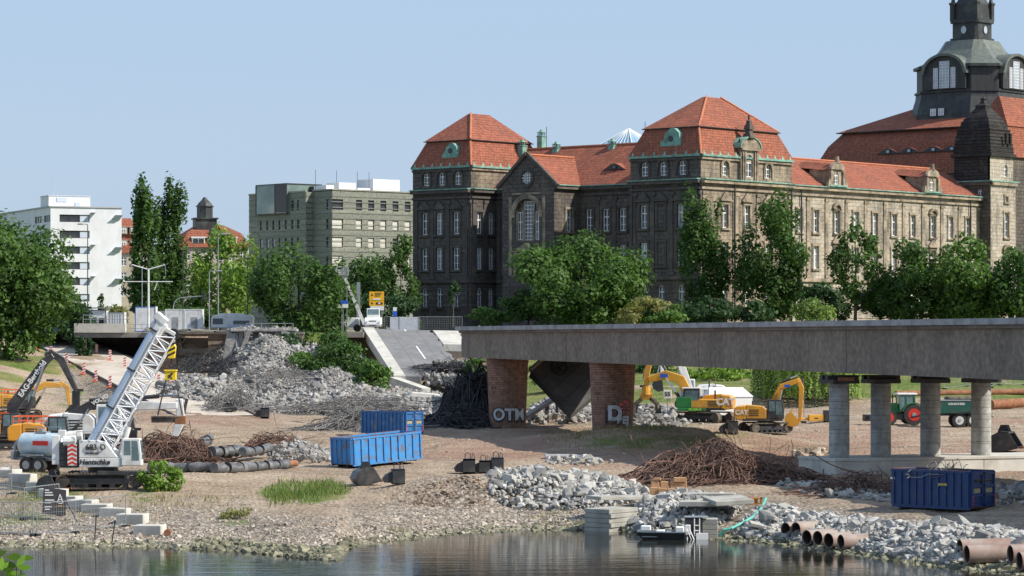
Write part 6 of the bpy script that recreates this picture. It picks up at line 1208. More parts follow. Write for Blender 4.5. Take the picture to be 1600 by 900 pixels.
m = MB(); m.prism([(-2.6, 1.55), (1.9, 1.3), (2.6, 1.9), (2.75, 2.55), (-2.9, 2.55)], -1.1, 1.1); dmb = m.build('tipper_body', M_dgrn, Dm, bevel=.04)
m = MB(); m.b2((-2.95, -1.15, 2.55), (2.8, 1.15, 2.68)); m.build('rim_rail', M_galv, dmb); m = MB(); m.b2((-2.2, -.4, 1.1), (3.2, .4, 1.35)); m.cyl((3.2, 0, 1.2), (4.6, 0, .9), .1, n=6); m.b2((-2.1, 1.0, 1.35), (.9, 1.3, 1.42)); m.b2((-2.1, -1.3, 1.35), (.9, -1.0, 1.42)); m.build('chassis', M_char, Dm)
lettering('HÄNSCHEID', .3, M_wpaint, Dm, (.3, 1.12, 2.25), (PI/2, 0, PI), bold=.02); m = MB(); m.b2((-1.9, -1.0, 2.6), (1.2, 1.0, 2.95)); m.build('load', M_track, Dm, bevel=.2)
# --- boom lift, white truck on the street
zs = 12.34
bl = empty('boom_lift', (P(548, 0, 402).x, 402, zs), 0, 'white boom lift with raised telescopic arm and basket beside the large tree', 'boom lift'); s_ = F/402
m = MB(); m.b2((-1.6, -.9, .55), (1.2, .9, 1.9)); m.b2((-1.3, -1, 1.9), (-.2, 1, 2.3)); m.build('body', M_wpaint, bl, bevel=.08)
for x in (-1.1, .9):
    for y in (-.9, .9): MB().cyl((x, y-.2, .5), (x, y+.2, .5), .5, n=16).build('wheel', M_tyre, bl, smooth=40)
bt = Vector((P(537, 430, 402).x-bl.location.x, 0, P(0, 430, 402).z-zs)); bf = Vector((1.9, 0, .9)); m = MB(); m.bar(bf, bf.lerp(bt, .6), .42); m.bar(bf.lerp(bt, .55), bt, .32); m.build('arm', M_wpaint, bl); m = MB(); m.bar((.4, -.1, 1.2), bf, .3); m.bar((.9, -.1, .9), bf.lerp(bt, .15), .2); m.build('lower_arm', M_char, bl)
bk = MB(); bx, bz = bt.x, bt.z
for x in (-1.0, 0, .6):
    for y in (-.5, .5): bk.cyl((bx+x, y, bz), (bx+x, y, bz+1.1), .04, n=4)
for z in (0, .55, 1.1):
    for y in (-.5, .5): bk.cyl((bx-1, y, bz+z), (bx+.6, y, bz+z), .04, n=4)
    for x in (-1, .6): bk.cyl((bx+x, -.5, bz+z), (bx+x, .5, bz+z), .04, n=4)
bk.b2((bx-1, -.5, bz-.08), (bx+.6, .5, bz)); bk.b2((bx-.4, .2, bz+.1), (bx+.3, .4, bz+.9)); bk.build('basket', M_galv, bl)
wt = empty('white_machine', (P(583, 0, 399).x, 399.3, zs), R(-90), 'white compact wheeled machine with glass cab standing at the head of the fallen deck', 'construction machine')
m = MB(); m.prism([(-1.5, .6), (1.6, .6), (1.7, 1.0), (1.4, 1.75), (-.1, 1.95), (-1.5, 1.9)], -1.15, 1.15); wb_ = m.build('body', M_wpaint, wt, bevel=.08); cab(wt, -1.4, .2, -.9, .9, 1.9, 3.15, M_wpaint)
for x in (-1.0, 1.1):
    for y in (-1.05, 1.05): MB().cyl((x, y-.2, .5), (x, y+.2, .5), .5, n=16).build('wheel', M_tyre, wt, smooth=40)
m = MB(); 
for k in range(4): m.b2((1.6, -.5, .8+.2*k), (1.75-.08*k, .5, .88+.2*k))
m.build('grille', M_blk, wb_); m = MB(); [m.b2((1.66, y-.12, 1.2), (1.72, y+.12, 1.36)) for y in (-.85, .85)]; m.build('headlight', M_glassp, wb_)
# --- street furniture
def lamp(px, ytop, D, label, arm=0, kind='street_lamp', hd=.9, r=.09, mt=None):
    X = P(px, 0, D).x; z0 = zs if D > 397 else Hs(X, D); h = CZ-(ytop-HY)/F*D-z0; e = empty(kind, (X, D, z0), 0, label, 'street lamp'); mt = mt or M_galv; MB().cyl((0, 0, -.3), (0, 0, h), r, r*.65, n=8).build('pole', mt, e)
    if arm: m = MB(); m.cyl((0, 0, h), (arm, 0, h+.1), .05, n=6); m.build('arm', mt, e)
    m = MB(); m.box((arm+math.copysign(hd/2, arm) if arm else 0, 0, h+.08), (hd, .5, .16), tx=.7, ty=.7); m.build('lamp_head', mt, e, bevel=.03); return e
lamp(137, 351, 418, 'tall dark lamp pole in front of the white block', -.6, mt=M_char); lamp(102, 421, 430, 'short curved lamp pole left of the white block windows', -.8); lamp(341, 366, 425, 'tall lamp pole rising out of the light green tree', .3, hd=1.5); lamp(387, 404, 404, 'lamp pole with square white floodlight beside the caravan', 0, hd=.9, mt=M_char); lamp(327, 424, 425, 'thin pole with short arm left of the caravan', 1); lamp(222, 418, 430, 'thin grey pole behind the forked mast', 0, hd=.3)
lamp(286, 395, 432, 'plain tall pole beside the traffic signal arm', 0, hd=.3, mt=M_bcopper)
# forked catenary mast
cm = empty('catenary_mast', (P(232, 0, 400).x, 400, zs), 0, 'white Y shaped tram wire mast with a horizontal crossbar behind the crane', 'mast'); h = P(0, 420, 400).z-zs; m = MB(); m.cyl((0, 0, 0), (0, 0, h), .17, .12, n=8); m.build('pole', M_wpaint, cm)
for s in (-1, 1): MB().cyl((0, 0, h-.1), (s*2.25, 0, h+.55), .09, n=6).build('fork_arm', M_wpaint, cm); MB().cyl((s*2.25, 0, h+.55), (s*2.3, 0, h-.8), .04, n=5).build('wire_hanger', M_galv, cm)
MB().cyl((-3.4, 0, h-1.75), (3.3, 0, h-1.75), .07, n=6).build('crossbar', M_wpaint, cm); MB().cyl((1.2, 0, h-1.8), (.8, 0, h-2.9), .06, n=5).build('stay', M_wpaint, cm)
ts_ = empty('traffic_signal', (P(271, 0, 415).x, 415, zs), 0, 'traffic signal hanging from a curved grey arm above the white containers', 'traffic signal'); h = P(0, 464, 415).z-zs; m = MB(); pts = [(0, 0, 0), (0, 0, h-1.4)]+[(1.3-1.3*math.cos(t), 0, h-1.4+1.3*math.sin(t)) for t in np.linspace(.2, PI/2, 6)]+[(4.2, 0, h+.15)]; m.path(pts, .08); m.build('arm', M_galv, ts_); m = MB(); m.b2((4.1, -.15, h-.6), (4.5, .15, h+.6)); ts2 = m.build('signal_head', M_char, ts_); m = MB(); [m.cyl((4.3, -.16, h+z), (4.3, -.17, h+z), .12, n=10) for z in (-.38, 0, .38)]; m.build('lens', M_steel, ts2)
# containers and caravan on the street
def cabin(name, px0, px1, ytop, D, label, m_, trim=None, door=True, dp=2.4, rib=False, cat='site container', base=None):
    x0, x1 = P(px0, 0, D).x, P(px1, 0, D).x; z0 = base if base is not None else zs; h = CZ-(ytop-HY)/F*D-z0; e = empty(name, ((x0+x1)/2, D, z0), 0, label, cat); L_ = x1-x0; m = MB(); m.b2((-L_/2, 0, 0), (L_/2, dp, h)); bd_ = m.build('box', m_, e, bevel=.03)
    t = MB(); w_ = .1
    for x in (-L_/2, L_/2-w_): t.b2((x, -.03, 0), (x+w_, .05, h))
    for z in (0, h-w_): t.b2((-L_/2, -.035, z), (L_/2, .05, z+w_))
    if rib: [t.b2((-L_/2+.3+.35*k, -.03, .1), (-L_/2+.38+.35*k, .0, h-.1)) for k in range(int((L_-.5)/.35))]
    t.build('frame', trim or m_, e)
    if door: d_ = MB(); d_.b2((-L_*.12, -.04, .1), (-L_*.12+.85, 0, 2.0)); dd = d_.build('door', M_fascia, e, bevel=.01); MB().b2((-L_*.12+.7, -.08, 1), (-L_*.12+.78, -.04, 1.1)).build('handle', M_blk, dd)
    return e
cabin('site_container', 211, 243, 479, 404, 'upright white site container with blue frame edges behind the crane tip', M_wpaint, M_blue, door=False); cabin('site_container', 258, 287, 483, 403, 'left half white site cabin with a grey door', M_wpaint); cabin('site_container', 288, 316, 483, 403, 'right half white site cabin with a light frame', M_wpaint, M_white)
cabin('site_container', 243, 258, 486, 406, 'grey cabinet between the two white containers', M_galv, door=False); cabin('ribbed_container', 168, 194, 488, 410, 'small ribbed white container with louvres beside the kiosk', M_wpaint, M_galv, door=False, rib=True)
kb = cabin('site_kiosk', 138, 166, 484, 412, 'low kiosk with two dark windows and flat roof', M_wpaint, M_char, door=False); m = MB(); m.b2((-.8, -.05, .7), (-.1, 0, 1.9)); m.b2((.2, -.05, .7), (.9, 0, 1.9)); m.build('kiosk_window', M_glass, kb); m = MB(); m.b2((-1.6, -.3, 2.9+.35), (1.6, 2.6, 3.4)); m.build('flat_roof', M_galv, kb)
cabin('purple_container', 62, 93, 492, 412, 'blue purple container at the head of the ramp beside the big tree', mat('blue purple paint', (.08, .07, .32), (.06, .05, .25), rough=.5), rib=True, door=False, base=11.9)
cv = empty('caravan', (P(362, 0, 403).x, 403, zs), 0, 'white and beige caravan under the trees behind the rubble wall', 'caravan'); m = MB(); m.prism([(-2.9, .5), (2.9, .5), (2.9, 1.9), (2.6, 2.3), (-2.4, 2.3), (-2.8, 1.9)], 0, 2); m.build('body', M_wpaint, cv, bevel=.08); m = MB(); m.b2((-2.6, -.03, 1.0), (-1.2, -.0, 1.8)); m.b2((.2, -.03, 1.0), (2.4, 0, 1.5)); m.build('window', M_glass, cv); m = MB(); m.b2((-.6, -.06, .5), (2.6, -.03, .95)); m.build('blue_panel', M_bl2, cv); MB().cyl((0, -.05, .35), (0, .2, .35), .35, n=14).build('wheel', M_tyre, cv); m = MB(); m.b2((-1.8, .2, 2.3), (1.6, 1.8, 2.5)); m.build('roof_box', M_wpaint, cv, bevel=.05)
# direction sign
ds = empty('direction_sign', (P(588, 0, 412).x, 412, zs), 0, 'tall yellow road direction sign on two poles behind the white machine', 'road sign'); x0, x1 = P(577, 0, 412).x-ds.location.x, P(600, 0, 412).x-ds.location.x; z1, z0_ = P(0, 455.5, 412).z-zs, P(0, 478, 412).z-zs
m = MB(); m.b2((x0, -.05, z0_), (x1, .02, z1)); sg = m.build('panel', mat('traffic yellow', (.85, .45, .02), rough=.5), ds); m = MB(); m.b2((x0+.15, -.06, z0_-.62), (x1, .02, z0_-.02)); m.build('white_panel', M_white, ds)
m = MB(); 
for z, a, b in ((z1-.22, .0, .75), (z1-.42, 0, .65), (z1-.62, 0, .5)): m.b2((a-.2, -.07, z-.05), (b, -.05, z+.04))
for z in (z1-.5, z0_+.35): m.b2((x0+.25, -.07, z-.05), (x0+.55, -.05, z+.05)); m.b2((x0+.35, -.07, z-.15), (x0+.43, -.05, z+.2))
m.b2((x0+.05, -.065, z0_+.72), (x1-.05, -.05, z0_+.75)); m.b2((x0+.95, -.07, z0_+.2), (x1-.2, -.05, z0_+.5)); m.build('black_symbols', M_blk, sg); m = MB(); m.b2((x0+.5, -.07, z0_+.85), (x1-.5, -.05, z0_+1.05)); m.b2((x0+1.25, -.075, z0_+.27), (x1-.5, -.06, z0_+.45)); m.build('white_field', M_white, sg)
lettering('Dresden', .26, M_blk, sg, (.25, -.08, z0_+.95), FRONT, bold=0) if False else None
for x in (x0+.3, x1-.3): MB().cyl((x, .1, 0), (x, .1, z1), .06, n=6).build('post', M_galv, ds)
bs = empty('blue_white_sign', (P(537, 0, 400).x, 398.5, zs), 0, 'blue and white banner board on a post above the white lift body', 'sign'); m = MB(); m.b2((-.95, -.04, P(0, 481, 399).z-zs), (.7, .02, P(0, 475, 399).z-zs)); m.build('white_strip', M_white, bs); m = MB(); m.b2((-.95, -.045, P(0, 475, 399).z-zs), (.7, .02, P(0, 469.5, 399).z-zs)); m.build('blue_strip', M_blue, bs)
MB().cyl((.0, .06, 0), (0, .06, P(0, 469, 399).z-zs), .05, n=6).build('post', M_galv, bs)
for px, yt, lab, mt in ((534, 452, 'left thin pole standing before the boom lift basket', M_galv), (542, 405, 'right tall thin pole at the boom lift basket', M_galv)): lamp(px, yt, 399.2, lab, 0, kind='pole', hd=.15, r=.06, mt=mt)
pl_ = empty('advertising_pillar', (P(560, 0, 418).x, 418, zs), 0, 'grey slab pillar behind the boom lift arm', 'pillar'); m = MB(); m.b2((-.25, -.1, 0), (.25, .3, P(0, 441, 418).z-zs)); m.build('slab', M_galv, pl_)
p6 = empty('parking_sign', (P(617, 0, 404).x, 404, zs), 0, 'small white and blue sign beside the fence banner', 'sign'); m = MB(); m.b2((-.25, -.03, P(0, 486, 404).z-zs), (.25, .02, P(0, 480, 404).z-zs)); m.build('white_plate', M_white, p6); m = MB(); m.b2((-.3, -.035, P(0, 494, 404).z-zs), (.3, .02, P(0, 486.5, 404).z-zs)); m.build('blue_plate', M_blue, p6); MB().cyl((0, .05, 0), (0, .05, 3.4), .04, n=5).build('post', M_galv, p6)
def mesh_fence(name, a, b, h, label, parts=None, m=None, wires=9, group=None, foot=True):
    a = Vector(a); b = Vector(b); e = empty(name, a, math.atan2(b.y-a.y, b.x-a.x), label, 'fence', group); L_ = (b-a).length; m = m or M_galv; dz = (b.z-a.z)
    f = MB(); fz = lambda x: dz*x/L_
    for x in (0, L_): f.cyl((x, 0, fz(x)), (x, 0, fz(x)+h), .03, n=5)
    for z in (.15, h): f.cyl((0, 0, z), (L_, 0, dz+z), .03, n=5)
    f.build('frame', m, e); w_ = MB()
    for k in range(1, wires): x = L_*k/wires; w_.cyl((x, 0, fz(x)+.15), (x, 0, fz(x)+h), .008, n=3)
    for k in range(1, 6): w_.cyl((0, 0, .15+(h-.15)*k/6), (L_, 0, dz+.15+(h-.15)*k/6), .008, n=3)
    w_.build('wire_mesh', m, e)
    if foot: [MB().box((x, 0, fz(x)+.06), (.25, .7, .14)).build('foot', M_blk, e) for x in (0, L_)]
    return e
y_ = 398.6
for k, (p0_, p1_) in enumerate(((600, 610), (655, 668), (668, 684), (684, 700), (700, 722))):
    mesh_fence('street_fence', (P(p0_, 0, y_).x, y_, zs), (P(p1_, 0, y_).x, y_, zs), 2.0, ['mesh fence panel between the white machine and the pale banner', 'first mesh panel right of the pale banner', 'mesh panel above the fallen road deck footway', 'mesh panel left of the low hedge', 'last mesh panel ending at the broken bridge edge'][k], wires=6)
bn2 = empty('fence_banner', (P(632, 0, y_).x, y_, zs), 0, 'large pale tarpaulin covered fence panel at the top of the fallen road deck', 'banner'); m = MB(); L2 = (655-610)/2/F*y_; m.b2((-L2, -.03, .05), (L2, .03, 1.98)); m.build('tarpaulin', mat('pale tarpaulin', (.55, .57, .6), (.45, .47, .5), scale=.7, rough=.6, bump=.05), bn2); m = MB(); [m.cyl((x, -.05, 0), (x, -.05, 2.05), .035, n=5) for x in (-L2, -L2*.35, L2)]; m.build('frame', M_galv, bn2)
# railings on the left street edge
for k, (p0_, p1_) in enumerate(((130, 165), (165, 200), (200, 232), (385, 420), (420, 458))):
    Y_ = 388.2; zr = 12.2 if k > 1 else 13.4; e = empty('railing', (P(p0_, 0, Y_).x, Y_, zr if k < 3 else 12.3), 0, ['steel railing on the parapet, leftmost length', 'steel railing on the parapet, second length', 'railing left of the white containers at the street edge', 'railing above the ruined wall, left length', 'railing above the ruined wall, right length'][k], 'railing'); L_ = (p1_-p0_)/F*Y_; m = MB()
    for i in range(4): m.cyl((L_*i/3, 0, 0), (L_*i/3, 0, 1.1), .035, n=4)
    for z in ((.55, 1.1)): m.cyl((0, 0, z), (L_, 0, z), .035, n=4)
    m.build('bars', M_galv, e)
# --- ramp beacons
def beacon(px, py, h_px, label, tilt=0):
    p = G(px, py) if px < 245 else G(px, py); k = F/p.y; e = empty('warning_beacon', (p.x, p.y, p.z), 0, label, 'warning beacon', 'red and white beacons along the ramp'); h = h_px/k; w_ = .34
    e.rotation_euler = (0, tilt, 0); m = MB(); m.box((0, 0, .06), (.9, .5, .14)); m.build('foot', M_orangeR, e); b = MB(); b.b2((-w_/2, -.04, .12), (w_/2, .04, h)); bo = b.build('blade', M_white, e); s = MB(); n = 4
    for i in range(n): z = .12+(h-.12)*i/n; dz = (h-.12)/n; s.add([(-w_/2-.005, -.045, z), (w_/2+.005, -.045, z+dz*.45), (w_/2+.005, -.045, z+dz*.95), (-w_/2-.005, -.045, z+dz*.5)], [(0, 1, 2, 3)])
    s.build('red_stripe', M_redp, bo)
ords = ['top', 'second', 'third', 'fourth', 'fifth', 'lowest']
for k, (x, y, h) in enumerate(((57, 546, 17), (80, 558, 17), (104, 571, 19), (131, 585, 19), (150, 596, 18), (172, 606, 19))): beacon(x, y, h, f'red and white beacon on the left edge of the ramp, {ords[k]} of six')
for k, (x, y, h) in enumerate(((110, 533, 14), (129, 543, 16), (151, 554, 16), (172, 564, 17), (195, 575, 17))): beacon(x, y, h, ('tilted' if k == 0 else 'upright')+f' red and white beacon on the right edge of the ramp, {["top", "second", "third", "fourth", "lowest"][k]} of five', -.7 if k == 0 else 0)
for k, (x, y, h, t) in enumerate(((248, 602, 17, 0), (267, 610, 20, 0), (275, 613, 15, .4))): beacon(x, y, h, ['red and white beacon left of the pipe below the hook', 'red and white beacon directly behind the hanging slings', 'leaning red and white beacon right of the hanging slings'][k], t)

# ================================================================ rubble, scrap, site objects
M_rock = mat('broken grey stone', (.43, .42, .395), (.24, .235, .225), scale=1.4, rough=.9, tone=.42, dirt=(.40, .37, .31), dscale=.7, damt=.5)
M_rubble = mat('broken concrete rubble', (.36, .35, .33), (.18, .175, .17), scale=1.2, rough=.92, tone=.5, dirt=(.24, .2, .16), dscale=.5, damt=.4)
M_peb = mat('beach pebbles', (.46, .41, .34), (.29, .25, .205), scale=1.4, rough=.9, tone=.45, dirt=(.3, .22, .17), dscale=.8, damt=.4)
M_wetrock = mat('algae stained stones', (.24, .225, .145), (.13, .125, .085), scale=1.2, rough=.7, tone=.45)
M_rustw = mat('rusty reinforcement steel', (.20, .112, .08), (.105, .068, .055), scale=1.5, rough=.85, tone=.4)
M_greyw = mat('grey dusty reinforcement steel', (.24, .23, .22), (.13, .125, .12), scale=1.2, rough=.85, tone=.45)
M_darkw = mat('dark tangled steel', (.06, .06, .065), (.035, .035, .04), scale=1.2, rough=.8, tone=.4)
def rock_variants(n=16, k=8, seed=3, sq=.8):
    rg = np.random.default_rng(seed); o = []
    for _ in range(n):
        bm = bmesh.new(); cb3 = np.array([[x, y, z] for x in (-1, 1) for y in (-1, 1) for z in (-1, 1)], float)*.62; p = cb3+rg.normal(size=(8, 3))*.17; ex = rg.normal(size=(k//2, 3)); p = np.concatenate([p, ex/np.linalg.norm(ex, axis=1)[:, None]*.95]); p *= np.array([1.1, rg.uniform(.55, .95), rg.uniform(.35, sq)])
        for q in p: bm.verts.new(q)
        bmesh.ops.convex_hull(bm, input=bm.verts); bmesh.ops.triangulate(bm, faces=bm.faces[:]); lv = [v for v in bm.verts if v.link_faces]; ix = {v: i for i, v in enumerate(lv)}
        o.append((np.array([v.co[:] for v in lv])*.5, np.array([[ix[v] for v in f.verts] for f in bm.faces]))); bm.free()
    return o
RV = rock_variants()
def rocks_mesh(name, pts, size, m, variants=None, tilt=.6):
    variants = variants or RV; n = len(pts); V, Fc, T = [], [], []; off = 0; vi = RNG.integers(0, len(variants), n)
    for k, (bv, bf) in enumerate(variants):
        ii = np.nonzero(vi == k)[0]
        if not len(ii): continue
        a = RNG.uniform(0, 2*PI, len(ii)); b = RNG.normal(size=len(ii))*tilt; ca, sa, cb_, sb_ = np.cos(a), np.sin(a), np.cos(b), np.sin(b); x, y, z = bv[:, 0], bv[:, 1], bv[:, 2]
        X = x[None]*cb_[:, None]+z[None]*sb_[:, None]; Z = -x[None]*sb_[:, None]+z[None]*cb_[:, None]; Y = np.repeat(y[None], len(ii), 0)
        XX = X*ca[:, None]-Y*sa[:, None]; YY = X*sa[:, None]+Y*ca[:, None]; q = np.stack([XX, YY, Z], -1)*size[ii][:, None, None]+pts[ii][:, None, :]
        V.append(q.reshape(-1, 3)); Fc.append((bf[None]+(np.arange(len(ii))*len(bv))[:, None, None]+off).reshape(-1, 3)); T.append(np.repeat(RNG.random(len(ii)), len(bf))); off += len(ii)*len(bv)
    return npmesh(name, np.concatenate(V), np.concatenate(Fc), np.concatenate(T))
def stuff(name, me, m, label, cat): return tag(link(name, me, m), label, cat, kind='stuff')
def poly_pts(n, poly):                                   # random ground points inside a ground outline given by photo corners
    q = [G(*p) for p in poly]; return scatter_poly(n, [(v.x, v.y) for v in q])
def scatter_poly(n, q):
    q = np.array(q); lo, hi = q.min(0), q.max(0); out = []
    while len(out) < n:
        p = RNG.uniform(lo, hi, (n, 2)); ins = np.zeros(n, bool); j = len(q)-1
        for i in range(len(q)):
            c = ((q[i, 1] > p[:, 1]) != (q[j, 1] > p[:, 1])) & (p[:, 0] < (q[j, 0]-q[i, 0])*(p[:, 1]-q[i, 1])/(q[j, 1]-q[i, 1]+1e-9)+q[i, 0]); ins ^= c; j = i
        out += list(p[ins])
    return np.array(out[:n])
def shore(px0, px1, n, d0, d1, pw=1.5):
    px = RNG.uniform(px0, px1, n); yw = waterline(px); Y = yw+d0+(d1-d0)*RNG.random(n)**pw; return (px-800)/F*Y, Y
# gravel beach
x, y = shore(-60, 960, 15000, -.6, 17, 1.4); z = H(x, y); s = (RNG.lognormal(-1.95, .45, len(x))*np.interp(y-waterline(800+x/y*F), [0, 4, 15], [1.5, 1, .6])).clip(.06, .6); stuff('beach_gravel', rocks_mesh('g', np.stack([x, y, z-.0*s], 1), s, M_peb), M_peb, 'pale pebbles and cobbles of the gravel beach along the waterline', 'gravel')
x, y = shore(-60, 1700, 5200, -1.6, 1.1, 1); z = np.maximum(H(x, y), -.12); s = RNG.lognormal(-1.2, .4, len(x)).clip(.15, .9); stuff('waterline_stones', rocks_mesh('g', np.stack([x, y, z], 1), s, M_wetrock), M_wetrock, 'algae stained stones lining the edge of the river', 'stones')
x, y = shore(300, 545, 1500, -4.5, 2, 1); k = (y > waterline(800+x/y*F)-np.interp(800+x/y*F, [300, 400, 525, 545], [.3, 1.5, 3, .2])); x, y = x[k], y[k]; s = RNG.uniform(.3, .75, len(x)); stuff('stone_spit', rocks_mesh('g', np.stack([x, y, np.maximum(H(x, y), -.1)+.08], 1), s, M_wetrock), M_wetrock, 'low spit of yellowish stones running into the water', 'stones')
# scattered gravel over the site
n = 6500; p = scatter_poly(n, [(-75, 185), (60, 168), (80, 345), (-70, 345)]); s = RNG.lognormal(-2.2, .55, n).clip(.06, .6); k = fbm(p[:, 0]*.13, p[:, 1]*.13, 44) > -.25; p, s = p[k], s[k]
stuff('loose_stones', rocks_mesh('g', np.stack([p[:, 0], p[:, 1], H(p[:, 0], p[:, 1])], 1), s, M_peb), M_peb, 'loose stones and clods strewn over the bare site ground', 'stones')
# boulder heaps
def heap(name, label, poly, n, s0, s1, hh, m=None, cat='stone heap', sizes=None):
    q = [G(*p) for p in poly]; q2 = [(v.x, v.y) for v in q]; p = scatter_poly(n, q2); qa = np.array(q2)
    d = np.full(n, 1e9)
    for i in range(len(qa)):
        a, b = qa[i], qa[(i+1) % len(qa)]; ab_ = b-a; t = np.clip(((p-a)@ab_)/(ab_@ab_), 0, 1); d = np.minimum(d, np.linalg.norm(p-(a+t[:, None]*ab_), axis=1))
    z = H(p[:, 0], p[:, 1])+hh*np.clip(d/2.2, 0, 1)**.7*(.75+.4*vnoise(p[:, 0]*.6, p[:, 1]*.6, 4)); z -= np.where(RNG.random(n) < .4, RNG.random(n)*.4, 0)
    s = (s0+(s1-s0)*RNG.random(n)**1.7)*RNG.lognormal(0, .3, n); s = np.where(RNG.random(n) < .35, s*.5, s); return stuff(name, rocks_mesh('g', np.stack([p[:, 0], p[:, 1], z+s*.15], 1), s, m or M_rock), m or M_rock, label, cat)
heap('boulder_heap', 'heap of grey boulders in front of the row of scrap buckets', [(770, 742), (850, 740), (960, 755), (1010, 768), (1010, 782), (930, 800), (830, 798), (765, 778)], 4600, .2, .66, .55)
heap('boulder_heap', 'boulder heap between the stacked slabs and the small boat', [(1000, 790), (1080, 775), (1130, 785), (1160, 800), (1110, 830), (1000, 835), (975, 828)], 3000, .2, .58, .7)
heap('boulder_bank', 'long rocky bank below the site road right of the green hose', [(1140, 835), (1200, 795), (1290, 808), (1420, 822), (1600, 838), (1700, 845), (1700, 893), (1480, 884), (1400, 874), (1280, 850)], 15000, .15, .54, .4)
heap('boulder_heap', 'low line of shaded boulders left of the dark blue container', [(1210, 758), (1290, 752), (1400, 772), (1400, 786), (1260, 775)], 900, .22, .6, .15)
heap('boulder_heap', 'pale rubble bank right of the dark blue container', [(1560, 765), (1700, 765), (1700, 795), (1560, 790)], 500, .3, .75, .5, M_rubble)
heap('rubble_heap', 'pale rubble heap between the wrapped pipes and the blue container', [(415, 700), (470, 692), (512, 705), (515, 722), (470, 726), (420, 722)], 650, .25, .7, .7, M_rubble)
heap('rubble_heap', 'low pale rubble patch at the foot of the right brick pier below the grab', [(985, 640), (1060, 640), (1080, 662), (1000, 668)], 600, .35, .9, .5, M_rubble)
heap('rubble_heap', 'bright rubble strip on the ground between the two brick piers', [(825, 640), (925, 632), (925, 662), (825, 664)], 900, .35, .9, .7, M_rubble)
heap('flat_debris', 'grey flat debris lying in the shadow right of the bridge pier track', [(850, 716), (930, 716), (960, 726), (860, 728)], 160, .3, .8, .2)
heap('soil_clods', 'brown earth clods on the soil mound beside the boulders', [(660, 762), (740, 745), (772, 770), (760, 792), (640, 790), (600, 775)], 900, .06, .26, .05, mat('brown earth', (.26, .19, .14), (.2, .145, .105), scale=2, rough=.95, tone=.3), 'soil')
# great rubble heap of the fallen bridge
def heapz(X, Y):
    def cone(cx, cy, rx, ry, h, rot=0, pw=1.0):
        c, s = math.cos(rot), math.sin(rot); u = (X-cx)*c+(Y-cy)*s; v = -(X-cx)*s+(Y-cy)*c; return h*np.clip(1-np.sqrt((u/rx)**2+(v/ry)**2), 0, 1)**pw
    z = np.maximum.reduce([cone(-31.2, 389, 8.5, 48, 7.4, .05, .85), cone(-26, 387, 9, 46, 5.0, .18, .95), cone(-21, 360, 18, 24, 3.2), cone(-12, 345, 14, 14, 1.8), cone(-34, 354, 9, 17, 2.5), cone(-11, 374, 8, 10, 2.6)])
    z = z*(1+.22*fbm(X*.35, Y*.2, 12))+.25*fbm(X*.9, Y*.5, 2)*(z > .15)
    return np.minimum(z, np.maximum(11.4-1.3*np.clip((X+30)/6, 0, 2)-H0(X, Y)+.5*fbm(X*.6, Y*.6, 7), 0))
hx, hy = np.meshgrid(np.arange(-50, 2, .8), np.arange(322, 391.3, .9)); hz = H(hx, hy)+heapz(hx, hy); hz = np.where(heapz(hx, hy) < .1, H(hx, hy)-.6, hz)
ix = np.arange(hx.size).reshape(hx.shape); me = npmesh('h', np.stack([hx, hy, hz], -1).reshape(-1, 3), np.stack([ix[:-1, :-1], ix[:-1, 1:], ix[1:, 1:], ix[1:, :-1]], -1).reshape(-1, 4), smooth=True)
M_heapb = mat('rubble dust and grit', (.36, .34, .31), (.2, .19, .175), scale=1.1, rough=.95, bump=.25, bscale=1.5)
stuff('rubble_heap_core', me, M_heapb, 'sloping mass of grey rubble and dust below the old abutment wall', 'rubble')
n = 24000; p = np.stack([RNG.uniform(-49, 1, n), RNG.uniform(322, 391, n)], 1); hh = heapz(p[:, 0], p[:, 1]); k = hh > .12; p, hh = p[k], hh[k]; s = RNG.lognormal(-.95, .45, len(p)).clip(.16, 1.5)
stuff('bridge_rubble', rocks_mesh('g', np.stack([p[:, 0], p[:, 1], H(p[:, 0], p[:, 1])+hh+s*.1], 1), s, M_rubble, rock_variants(12, 9, 8, .95)), M_rubble, 'broken concrete lumps covering the big rubble heap', 'rubble')
def near_heap(px, py):                                   # point on heap surface
    ys = np.linspace(318, 391, 900); xs = (px-800)/F*ys; zr = CZ-(py-HY)/F*ys; z = H(xs, ys)+np.where(heapz(xs, ys) > .1, heapz(xs, ys), 0); k = np.nonzero(z >= zr)[0]; k = k[0] if len(k) else 899
    return Vector((xs[k], ys[k], z[k]))
